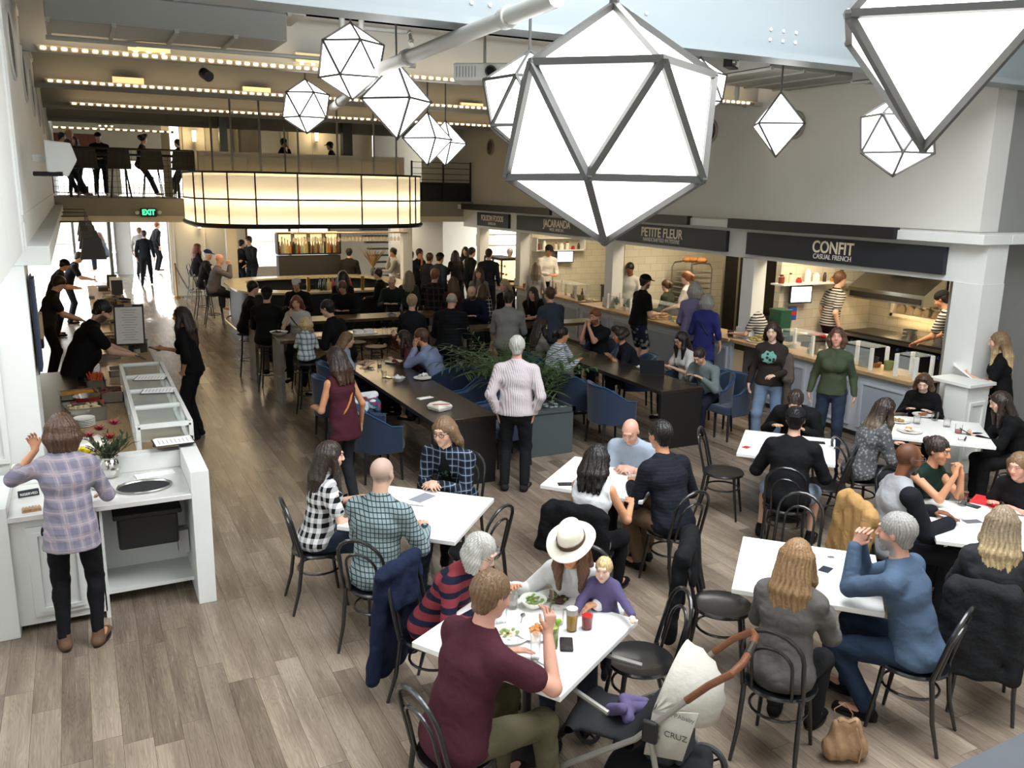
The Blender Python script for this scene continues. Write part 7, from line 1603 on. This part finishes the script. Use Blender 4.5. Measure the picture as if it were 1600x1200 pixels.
# other tables
phone(885, 757, TZ, 'black wallet and keys on the bald man\'s table', 1.2); tumbler(987, 757, TZ, 'water glass in front of the bald man'); sheet(1000, 775, TZ, 'small pale note near the navy sweater man', .04, .03, .2, fold=False)
cutlery(645, 790, TZ, 'steel knife beside the man in pale blue grid shirt', .9, 'knife'); sheet(660, 778, TZ, 'grey menu card under the plaid man\'s arms', .10, .06, .5, mat('card_grey', srgb('8b8f98'), .6), 'menu_card', 'menu', False)
sheet(1185, 682, TZ, 'white paper sheet in front of the leather jacket man', .13, .10, .3); sheet(1166, 699, TZ, 'small red card on the cafe table', .04, .03, .3, red_mat, 'card', 'card', False); phone(1277, 692, TZ, 'black phone beside the capped man\'s arm', .9)
plate(1404, 659, TZ, .13, 'plate of pasta nearest the fuzzy grey coat', [('b08a55', 22, .020)], seed=6); plate(1421, 675, TZ, .13, 'plate with bread and egg at the table edge', [('d9a04a', 6, .026), ('e8dfc8', 8, .022)], seed=7); plate(1442, 650, TZ, .12, 'plate in front of the blonde in black sweater', [('9a5a34', 14, .02)], seed=8)
for i, (x, y, c) in enumerate(((1432, 662, None), (1460, 657, None), (1479, 667, None), (1497, 677, 'd98a84'))): tumbler(x, y, TZ, 'glass on the table full of plates, ' + ['first', 'second', 'third', 'last, pink drink'][i] + ' from left', c, .10, .04, .4)
gl = thing('sunglasses', 'folded dark sunglasses near the phone woman', 'sunglasses', at(1508, 688, TZ), .5); MB().ell((-.033, 0, .018), (.026, .008, .018), 10, 6).ell((.033, 0, .018), (.026, .008, .018), 10, 6).build('lens', glasses_mat, gl); MB().tube([(-.06, 0, .02), (-.05, .06, .008), (.03, .07, .006)], .003, 5).build('temple_arm', glasses_mat, gl)
t = thing('serving_board', 'long wooden board beside the pasta plate', 'board', at(1398, 648, TZ), 1.2); MB().rbox(-.05, .05, -.14, .14, 0, .015, .02).build('board', dark_wood, t); MB().rbox(-.012, .012, .14, .22, 0, .014, .01).build('handle', dark_wood, t)
tumbler(1503, 790, TZ, 'water glass before the woman in green'); phone(1516, 790, TZ, 'black phone next to the red folder', .2)
sheet(1540, 783, TZ, 'red folder on the white table', .13, .10, .4, red_mat, 'folder', 'folder'); sheet(1519, 815, TZ, 'small grey card on the white table', .07, .035, -.3, mat('card_dark', srgb('5a5c60'), .6), 'card', 'card', False); cutlery(1489, 812, TZ, 'steel pen-like fork near the grey card', 1.2, 'fork')
cutlery(1313, 872, TZ, 'knife on the bearded man\'s table', 1.0, 'knife'); sheet(1290, 890, TZ, 'small dark notebook by the red-blond woman', .05, .035, .4, slate_sign, 'notebook', 'notebook', False)
# long table A
AZ = .78
for i, (x, y) in enumerate(((573, 572), (593, 572), (600, 590))): tumbler(x, y, AZ, 'short glass with dark band, ' + ['beside the girl', 'left of the oval plate', 'near the phone'][i], '2a2623' if i < 2 else None, .09, .035, .3)
plate(615, 566, AZ, .13, 'empty white plate before the woman in red'); bowl(623, 596, AZ, .09, .055, porcelain, 'white bowl holding a crumpled napkin', 'bowl', 'bowl'); plate(660, 592, AZ, .12, 'white plate with paper at the blue shirt elbow')
def crumple(x, y, z, label, s=.06, c='f0efec'):
    p = at(x, y, z); t = thing('napkin', label, 'napkin', (p.x, p.y, z), random.uniform(0, 3)); m = MB(); rr = random.Random(int(x)); g = [[(-s+2*s*i/5, -s*.7+1.4*s*j/5, rr.uniform(0, .05)) for j in range(6)] for i in range(6)]
    m.add([v for r_ in g for v in r_], [(i*6+j, (i+1)*6+j, (i+1)*6+j+1, i*6+j+1) for i in range(5) for j in range(5)]); o = m.build('sheet', mat('napkin_'+c, srgb(c), .8), t, ang=180); sm = o.modifiers.new('s', 'SOLIDIFY'); sm.thickness = .003; MB().box(-s*.5, s*.5, -s*.4, s*.4, 0, .004).build('fold', mat('napkin_'+c), t)
crumple(623, 592, AZ+.03, 'crumpled white napkin standing in the bowl'); crumple(661, 588, AZ+.02, 'crumpled white paper on the plate at the blue shirt elbow'); sheet(664, 622, AZ, 'folded white napkin lying on the long dark table', .10, .04, .25, name='napkin', cat='napkin')
takeout(687, 640, AZ, 'closed white takeout box with chopsticks on the long table', .11, .35); cs = thing('chopsticks', 'pair of reddish chopsticks on the takeout box', 'chopsticks', at(690, 632, AZ+.085), 1.3)
for k in (0, .015): MB().tube([(k, -.10, 0), (k*1.6, .10, 0)], .004, 6).build('stick', mat('chopstick_red', srgb('a8574a'), .5), cs)
phone(606, 590, AZ, 'black phone on the long dark table', .4)
# long table B
for i, (x, y) in enumerate(((923, 560), (953, 564), (1066, 604))): tumbler(x, y, AZ, 'short clear glass on the laptop table, ' + ['before the ginger man', 'before the curly-haired person', 'at the grey-green shirt'][i], None, .09)
p = at(1020, 583, AZ); lp = thing('laptop', 'dark open laptop on the long table', 'laptop', (p.x, p.y, AZ), math.radians(48))
MB().box(-.17, .17, -.12, .12, 0, .015).build('base', dark_steel, lp, bevel=.004); MB().box(-.15, .15, -.05, .09, .015, .017).build('keyboard', black_plain, lp); MB().obox((0, .155, .115), (.34, .008, .23), 0, 0, math.radians(-20)).build('lid', mat('laptop_grey', srgb('3b3d42'), .35, .5), lp)
lp.rotation_euler[2] = math.radians(48+90)
crumple(1000, 576, AZ, 'crumpled white napkin behind the laptop', .05); phone(1080, 600, AZ, 'phone in the hands of the grey-green shirt person', .9)
# high tables
bowl(436, 524, 1.0, .14, .06, porcelain, 'white bowl with dark food at the end of the high table', 'bowl', 'bowl', None, '2f2622'); t = thing('serving_tray', 'white tray with boats on the nearer high table', 'tray', at(568, 520, 1.0), 0)
MB().rbox(-.2, .2, -.13, .13, 0, .015, .03).build('tray_base', porcelain, t)
for s in (-1, 1): MB().rbox(s*.09-.07, s*.09+.07, -.09, .09, .015, .05, .04).build('boat', paper, t)
bowl(612, 494, 1.0, .10, .05, porcelain, 'white bowl before the green sweater man', 'bowl', 'bowl', None, '5a4a3a')
for i, (x, y) in enumerate(((600, 522), (608, 524), (617, 525), (735, 521), (633, 494), (560, 493))): tumbler(x, y, 1.0, 'glass on the dark high tables, ' + ['left of the bright group', 'middle of the bright group', 'right of the bright group', 'before the bald man in navy', 'beside the green sweater', 'before the young man in dark sweater'][i], None, .11, .035)
bottle(at(628, 492, 1.0), '2b2420', .24, .03, 'dark bottle beside the green sweater man')
# ---- fedora
i = PPL['fedora']; H = i['H']; hs, hf, hu = (Vector(v) for v in (i['hs'], i['hf'], i['hu'])); M3 = Matrix((hs, hf, hu)).transposed().to_4x4(); M3.translation = Vector(H(0, -.012, .068)); RZ = i['o'].matrix_basis.copy()
M4 = Matrix.Translation(i['root']) @ Matrix.Rotation(-i['hd'], 4, 'Z') @ M3 @ Matrix.Rotation(math.radians(-4), 4, 'X')
t = thing('fedora_hat', 'white fedora with brown band on the bending woman', 'hat', (0, 0, 0)); t.matrix_basis = M4; hatm = mat('felt_white', srgb('e4ddcd'), .9, bump=.2, bs=200)
br = MB(); n = 36; rg = []
for r_, z in ((.088, .0), (.12, -.004), (.142, -.010), (.160, -.004)):
    for k in range(n): a = 2*PI*k/n; zz = z-.022*max(0, math.sin(a))*(r_-.08)/.1+.02*abs(math.cos(a))**3*(r_-.08)/.1; rg.append((r_*.93*math.cos(a), r_*1.08*math.sin(a), zz))
br.add(rg, [(j*n+k, j*n+(k+1) % n, (j+1)*n+(k+1) % n, (j+1)*n+k) for j in range(3) for k in range(n)]); o = br.build('brim', hatm, t, ang=180); sm = o.modifiers.new('s', 'SOLIDIFY'); sm.thickness = .004
cr = MB(); rg = []
for j, (r_, z) in enumerate(((.090, -.005), (.089, .03), (.084, .07), (.074, .105), (.055, .115), (.02, .098))):
    for k in range(n): a = 2*PI*k/n; pinch = 1-.22*(j/5)*max(0, math.sin(a))*abs(math.cos(a)); rg.append((r_*.90*pinch*math.cos(a), r_*1.08*math.sin(a), z+(.012*math.sin(a)*-1 if j > 2 else 0)))
cr.add(rg, [(j*n+k, j*n+(k+1) % n, (j+1)*n+(k+1) % n, (j+1)*n+k) for j in range(5) for k in range(n)]+[tuple(range(5*n, 6*n))]); cr.build('crown', hatm, t, ang=180)
bd = MB(); rg = []
for z, q in ((.0, 1.02), (.032, 1.015)):
    for k in range(n): a = 2*PI*k/n; rg.append((.0835*q*math.cos(a), .099*q*math.sin(a), z))
bd.add(rg, [(k, (k+1) % n, n+(k+1) % n, n+k) for k in range(n)]); bd.build('band', mat('hat_band', srgb('4b3524'), .7), t, ang=180)
# ---- coats over chairs
def coat_on(ch, label, spec, w=.20, long_=.45, sl=True, side=0.0, name='coat', c2=None, top=.90):
    q = SDF(); z0 = top-long_
    q.cap(V3(-w*.8+side, -.25, top), V3(w*.8+side, -.25, top), .045, k=.03)
    q.cap(V3(side, -.28, top-.02), V3(side, -.33, z0), w, w*1.05, .032, .034, U=V3(1, 0, 0), k=.03)
    q.cap(V3(side, -.23, top-.02), V3(side, -.20, top-.25), w*.9, w*.8, .03, .03, U=V3(1, 0, 0), k=.03)
    if sl:
        for s in (-1, 1): q.cap(V3(s*w*.85+side, -.28, top-.03), V3(s*w*1.15+side, -.32, z0+.02), .055, .045, k=.03)
    wobf = lambda ax: .006*(np.sin(ax[0][:, None, None]*36+np.sin(ax[2][None, None, :]*9)*1.5+0*ax[1][None, :, None]))+.0025*np.sin(ax[2][None, None, :]*37+ax[0][:, None, None]*20+ax[1][None, :, None]*30)
    o = np_obj(name, q.mesh(.011, None, wobf), cloth('coat_'+spec, 'plain', srgb(spec), bump=.6)); o.location = ch.location; o.rotation_euler = ch.rotation_euler; tag(o, label, 'coat' if name != 'jacket' else 'jacket'); return o
coat_on(cc1, 'black jacket hanging over the empty chair left of the round seat', '17191c', .24, .62, name='jacket')
coat_on(PPL['elder']['chair'], 'long navy coat hanging on the striped woman\'s chair', '1b2a4e', .20, .75)
coat_on(PPL['raglan']['chair'], 'yellow quilted jacket over the raglan man\'s chair', 'c48f2e', .25, .50, name='jacket')
coat_on(PPL['blondback']['chair'], 'dark grey coat hanging from the blonde woman\'s chair', '26282c', .19, .55, side=-.08)
coat_on(PPL['bob']['chair'], 'black coat draped over the sleeveless woman\'s chair', '101114', .23, .34)
# ---- scarf pile on the armchair
p = Vector((2.72, 9.05, .84)); q = SDF(); rr = random.Random(12)
for k in range(16): a = rr.uniform(0, 6.28); b_ = rr.uniform(0, 6.28); q.cap(V3(.16*math.cos(a), .20*math.sin(a), rr.uniform(-.02, .12)), V3(.16*math.cos(b_), .20*math.sin(b_), rr.uniform(-.02, .12)), .045, k=.02)
q.cap(V3(-.12, 0, 0), V3(-.16, .05, -.25), .06, k=.03)
def sc_col(v): 
    n_ = np.sin(v[:, 0]*25+v[:, 2]*31)+np.sin(v[:, 1]*22-v[:, 2]*17); c = np.where((n_ > .6)[:, None], srgb('b8c9d8'), np.where((n_ > -.5)[:, None], srgb('2f5578'), srgb('7a3145'))); c[v[:, 2] > .10] = srgb('cfd6da'); return c
o = np_obj('scarf', q.mesh(.010, sc_col), mat('scarf_cloth', (.5, .5, .5), .9, vc=True, bump=.6, bs=40)); o.location = p; tag(o, 'pile of blue, white and red scarves on the armchair back', 'scarf')
# ---- bag on the floor
p = at(1318, 1185, 0); t = thing('handbag', 'tan leather handbag on the floor by the red-blond woman', 'bag', (p.x, p.y, 0), -.4); q = SDF(); q.cap(V3(-.11, 0, .10), V3(.11, 0, .10), .10, k=.05).cap(V3(-.10, 0, .10), V3(-.07, 0, .30), .10, .07, .09, .05, U=V3(1, 0, 0), k=.05).cap(V3(.10, 0, .10), V3(.06, 0, .29), .10, .07, .09, .05, U=V3(1, 0, 0), k=.05).plane(V3(0, 0, 0), V3(0, 0, -1))
lth = mat('tan_leather', srgb('9a7a5c'), .5, bump=.5, bs=18, var=.15, vs=8)
np_obj('bag_body', q.mesh(.009, None, lambda ax: .006*np.sin(ax[0][:, None, None]*50+ax[2][None, None, :]*20+0*ax[1][None, :, None])), lth, t)
MB().tube([(-.10, .03, .30), (-.12, .05, .40), (-.02, .06, .44), (.06, .04, .36), (.05, .02, .28)], .010, 8, flat=.5).build('strap', lth, t); MB().tube([(.05, -.08, .30), (.10, -.12, .16), (.09, -.12, .03)], .014, 6, flat=.4).build('hanging_strap', lth, t); MB().tube([(-.1+k*.02, -.02, .33+.01*math.sin(k)) for k in range(9)], .02, 6).build('rolled_top', lth, t)
t.scale = (.62, .62, .78)
# ---- stroller
t = thing('stroller', 'grey and off-white stroller with brown leather handlebar', 'stroller', (2.52, 3.33, 0), math.atan2(.58, .81)); alu = mat('stroller_frame', srgb('9c9a94'), .35, .5); leath = mat('handle_leather', srgb('6b4026'), .45, bump=.2, bs=60); fab_ = mat('canopy_fabric', srgb('b9b6ad'), .9, bump=.3, bs=25); seatm = mat('seat_black', srgb('1a1b1e'), .8)
for s in (-1, 1):
    MB().tube([(s*.25, .42, .16), (s*.26, -.05, .52), (s*.26, -.30, .82)], .016, 8).build('frame_tube', alu, t)
    MB().tube([(s*.26, -.12, .60), (s*.27, -.18, .35), (s*.27, -.28, .14)], .016, 8).build('leg', alu, t)
    MB().obox((s*.275, -.13, .60), (.03, .08, .12), 0).build('joint_cover', black_plain, t, bevel=.01)
    for (wy, wr) in ((.42, .085), (-.30, .125)):
        w_ = MB().tube([(s*.27, wy+wr*.85*math.cos(2*PI*k/24), wr+wr*.85*math.sin(2*PI*k/24)) for k in range(24)], wr*.16, 8, closed=True).build('wheel', mat('tyre_dark', srgb('3a3b3d'), .7), t)
        h_ = MB()
        for k in range(5): a = 2*PI*k/5; h_.tube([(s*.27, wy, wr), (s*.27, wy+wr*.8*math.cos(a), wr+wr*.8*math.sin(a))], .007, 5)
        h_.tube([(s*.255, wy, wr), (s*.285, wy, wr)], .02, 8); h_.build('hub', black_plain, w_)
MB().tube([(-.26, -.30, .82), (-.255, -.40, .93), (-.23, -.50, 1.01), (-.15, -.53, 1.03), (-.06, -.535, 1.03)], .019, 10).build('handlebar', leath, t)
MB().tube([(.06, -.535, 1.03), (.15, -.53, 1.03), (.23, -.50, 1.01), (.255, -.40, .93), (.26, -.30, .82)], .019, 10).build('handlebar', leath, t)
MB().tube([(-.06, -.535, 1.03), (.06, -.535, 1.03)], .021, 10).build('handle_joint', dark_steel, t)
MB().tube([(-.26, .10, .62), (-.20, .34, .66), (0, .40, .67), (.20, .34, .66), (.26, .10, .62)], .015, 8).build('bumper_bar', alu, t)
q = SDF(); q.cap(V3(0, .34, .42), V3(0, .0, .44), .19, .2, .04, .05, U=V3(1, 0, 0), k=.05).cap(V3(0, .0, .44), V3(0, -.22, .80), .2, .19, .05, .04, U=V3(1, 0, 0), k=.05).cap(V3(0, .34, .42), V3(0, .46, .24), .17, .15, .03, .02, U=V3(1, 0, 0), k=.05)
np_obj('seat', q.mesh(.010), seatm, t)
vs = []; n, m_ = 14, 10
for j in range(m_+1):
    ph = math.radians(-22+100*j/m_)
    for k in range(n+1):
        a = math.radians(180*k/n); sc_ = 1+.02*math.cos(j*PI)
        x = .245*math.cos(a)*sc_; rad = .30*math.sin(a)*sc_; vs.append((x, -.13-rad*math.cos(ph)*.95, .70+rad*math.sin(ph)*.85))
o = MB().add(vs, [(j*(n+1)+k, j*(n+1)+k+1, (j+1)*(n+1)+k+1, (j+1)*(n+1)+k) for j in range(m_) for k in range(n)]).build('canopy', fab_, t, ang=50); sm = o.modifiers.new('s', 'SOLIDIFY'); sm.thickness = .012
o = MB().add([(-.24, -.13, .70), (-.24, -.36, .76), (-.25, -.30, .48), (-.25, -.10, .45)], [(0, 1, 2, 3)]).build('side_panel', fab_, t); sm = o.modifiers.new('s', 'SOLIDIFY'); sm.thickness = .01
text('brand_lettering', 'UPPAbaby', .034, mat('logo_grey', srgb('77756f'), .7), t, (-.262, -.275, .72), (PI/2, 0, -PI/2-.0), .001, 1.0); text('brand_lettering', 'CRUZ', .045, mat('logo_dark', srgb('55534f'), .7), t, (-.268, -.26, .61), (PI/2, .0, -PI/2), .001, 1.0)
q = SDF(); q.cap(V3(-.20, .16, .17), V3(-.2, -.30, .22), .05, k=.05).cap(V3(.20, .16, .17), V3(.2, -.30, .22), .05, k=.05).cap(V3(0, .12, .15), V3(0, -.32, .17), .2, .22, .06, .07, U=V3(1, 0, 0), k=.04); np_obj('basket', q.mesh(.012), seatm, t)
t2 = thing('backpack', 'dark grey backpack with blue loop in the stroller basket', 'bag', (2.52+.16, 3.33-.02, .22), .5); MB().rbox(-.13, .13, -.09, .09, 0, .34, .05).build('bag_body', mat('backpack_grey', srgb('34383d'), .8), t2, bevel=.03); MB().rbox(-.10, .10, -.13, -.09, .03, .18, .02).build('pocket', mat('backpack_grey'), t2, bevel=.015); MB().tube([(-.03, 0, .34), (-.02, 0, .40), (.02, 0, .40), (.03, 0, .34)], .012, 6).build('loop', mat('loop_blue', srgb('1f62a8'), .6), t2)
q = SDF(); 
for a, b_ in (((-.08, .05, .50), (.04, .12, .52)), ((.04, .12, .52), (.10, .02, .50)), ((-.05, .16, .50), (-.10, .08, .56)), ((.0, .04, .52), (.02, -.06, .54))): q.cap(V3(*a), V3(*b_), .035, .03, k=.015)
o = np_obj('baby_garment', q.mesh(.009), cloth('garment_purple', 'plain', srgb('6d5f96'))); o.location = t.location; o.rotation_euler = t.rotation_euler; tag(o, 'small purple garment lying on the stroller seat', 'clothing')
# ---- extras worn or carried
i = PPL['brownshirt']; q = SDF(); fc = i['Ct']; q.cap(V3(-.23, .10, 1.02), V3(-.24, .02, .62), .05, .09, .05, .06, U=V3(0, 1, 0), k=.03).cap(V3(-.22, .06, 1.22), V3(-.25, .10, .98), .07, .08, k=.04)
o = np_obj('coat', q.mesh(.012, None, lambda ax: .01*np.sin(ax[0][:, None, None]*45+ax[1][None, :, None]*40+0*ax[2][None, None, :])), cloth('coat_brown', 'plain', srgb('63544b'), bump=.6)); o.location = i['root']; o.rotation_euler[2] = -i['hd']; tag(o, 'brown coat over the arm of the woman in brown sweatshirt', 'coat')
def badge(i, parent_nm, c, r, z_off, y_off, m, nm='print', blot=True):
    par = next(k for k in kids(i['o']) if k.name.startswith(parent_nm)); me = par.data; co = np.empty(len(me.vertices)*3, np.float32); me.vertices.foreach_get('co', co); co = co.reshape(-1, 3)
    mb = MB(); vs = []; fs = []
    n1, n2 = 5, 16
    def yat(x, z):
        mk = (abs(co[:, 0]-x) < .02) & (abs(co[:, 2]-z) < .02); return float(co[mk, 1].max())+.004 if mk.any() else .1
    for j in range(n1+1):
        for k in range(n2): a = 2*PI*k/n2; rr_ = r*j/n1*(1+(.12*math.sin(a*7) if j == n1 else 0)); x, z = rr_*math.cos(a), z_off+rr_*math.sin(a)*.85; vs.append((x, yat(x, z), z))
    fs = [(j*n2+k, j*n2+(k+1) % n2, (j+1)*n2+(k+1) % n2, (j+1)*n2+k) for j in range(n1) for k in range(n2)]
    o = MB().add(vs, fs).build(nm, m, par, ang=180); return o
badge(i, 'shirt', 0, .095, i['Ct'][2]+.0, 0, cloth('print_turq', 'blotch', srgb('5fb3a5'), srgb('2b3a38'), p=.05), 'chest_print')
badge(PPL['flannel'], 'tee_shirt', 0, .045, PPL['flannel']['Ct'][2]-.06, 0, cloth('print_green', 'blotch', srgb('16181b'), srgb('44604a'), p=.03), 'chest_print')
def strap(key, label, m, side=1):
    i = PPL[key]; C0, NB, Ct, S = i['C0'], i['NB'], i['Ct'], i['S']; P = []
    a, b_ = .125*S, .135*S
    for k in range(17):
        f = k/16; an = 2*PI*f; z = (NB[2]-.06) - (NB[2]-C0[2]-.12)*(.5-.5*math.cos(an)); cy = NB[1]+(C0[1]-NB[1])*(.5-.5*math.cos(an)); x = side*.10*S*math.cos(an)+.0; y = cy+b_*math.sin(an); P.append((x*1.2+side*.0, y, z))
    MB().tube(P[:-1], .011, 6, closed=True).build('bag_strap', m, i['o'])
strap('tank', '', mat('strap_orange', srgb('b5713a'), .6)); strap('bluedress', '', black_plain, -1); strap('whitetee', '', black_plain, 1)

def held(key, side, nm, label, cat, mb, off=(0, .03, 0), rx=0, rz=0):
    i = PPL[key]; W, d, n_ = i['hands'][0 if side > 0 else 1][3:6]; c = i['tow'](np.array(W)+np.array(d)*.09+np.array(n_)*.02+np.array(off)); t = thing(nm, label, cat, c, -i['hd']+rz); 
    for k, (b_, mm) in enumerate(mb): b_.build(['body', 'detail'][k], mm, t)
    t.rotation_euler[0] = rx; return t
held('pos', -1, 'paper', 'white paper sheet held by the blonde woman at the till', 'paper', [(MB().box(-.10, .10, -.14, .14, 0, .003), paper), (MB().box(-.10, .0, -.14, .14, .003, .012), paper)], rx=.6)
held('phonewoman', -1, 'mobile_phone', 'phone held by the woman in black at the plates table', 'phone', [(MB().rbox(-.037, .037, -.075, .075, 0, .009, .01), black_plain), (MB().rbox(-.033, .033, -.068, .068, .009, .010, .006), mat('phone_glass'))], rx=.5)
held('ledger', 1, 'mobile_phone', 'dark phone held by the long-haired woman at the display case', 'phone', [(MB().rbox(-.037, .037, -.075, .075, 0, .009, .01), black_plain), (MB().rbox(-.033, .033, -.068, .068, .009, .010, .006), mat('phone_glass'))], rx=.3)
held('maroon', 1, 'fork', 'steel fork raised by the man in maroon tee', 'fork', [(MB().tube([(0, 0, -.08), (0, .02, .06)], .004, 6), steel), (MB().box(-.012, .012, .015, .025, .06, .11), steel)], off=(0, 0, .02))
held('chef', 1, 'tablet', 'grey tablet tilted in the hands of the black-shirted man', 'tablet', [(MB().rbox(-.10, .10, -.07, .07, 0, .012, .01), mat('laptop_grey')), (MB().rbox(-.09, .09, -.06, .06, .012, .013, .01), mat('phone_glass'))], rx=-.5)
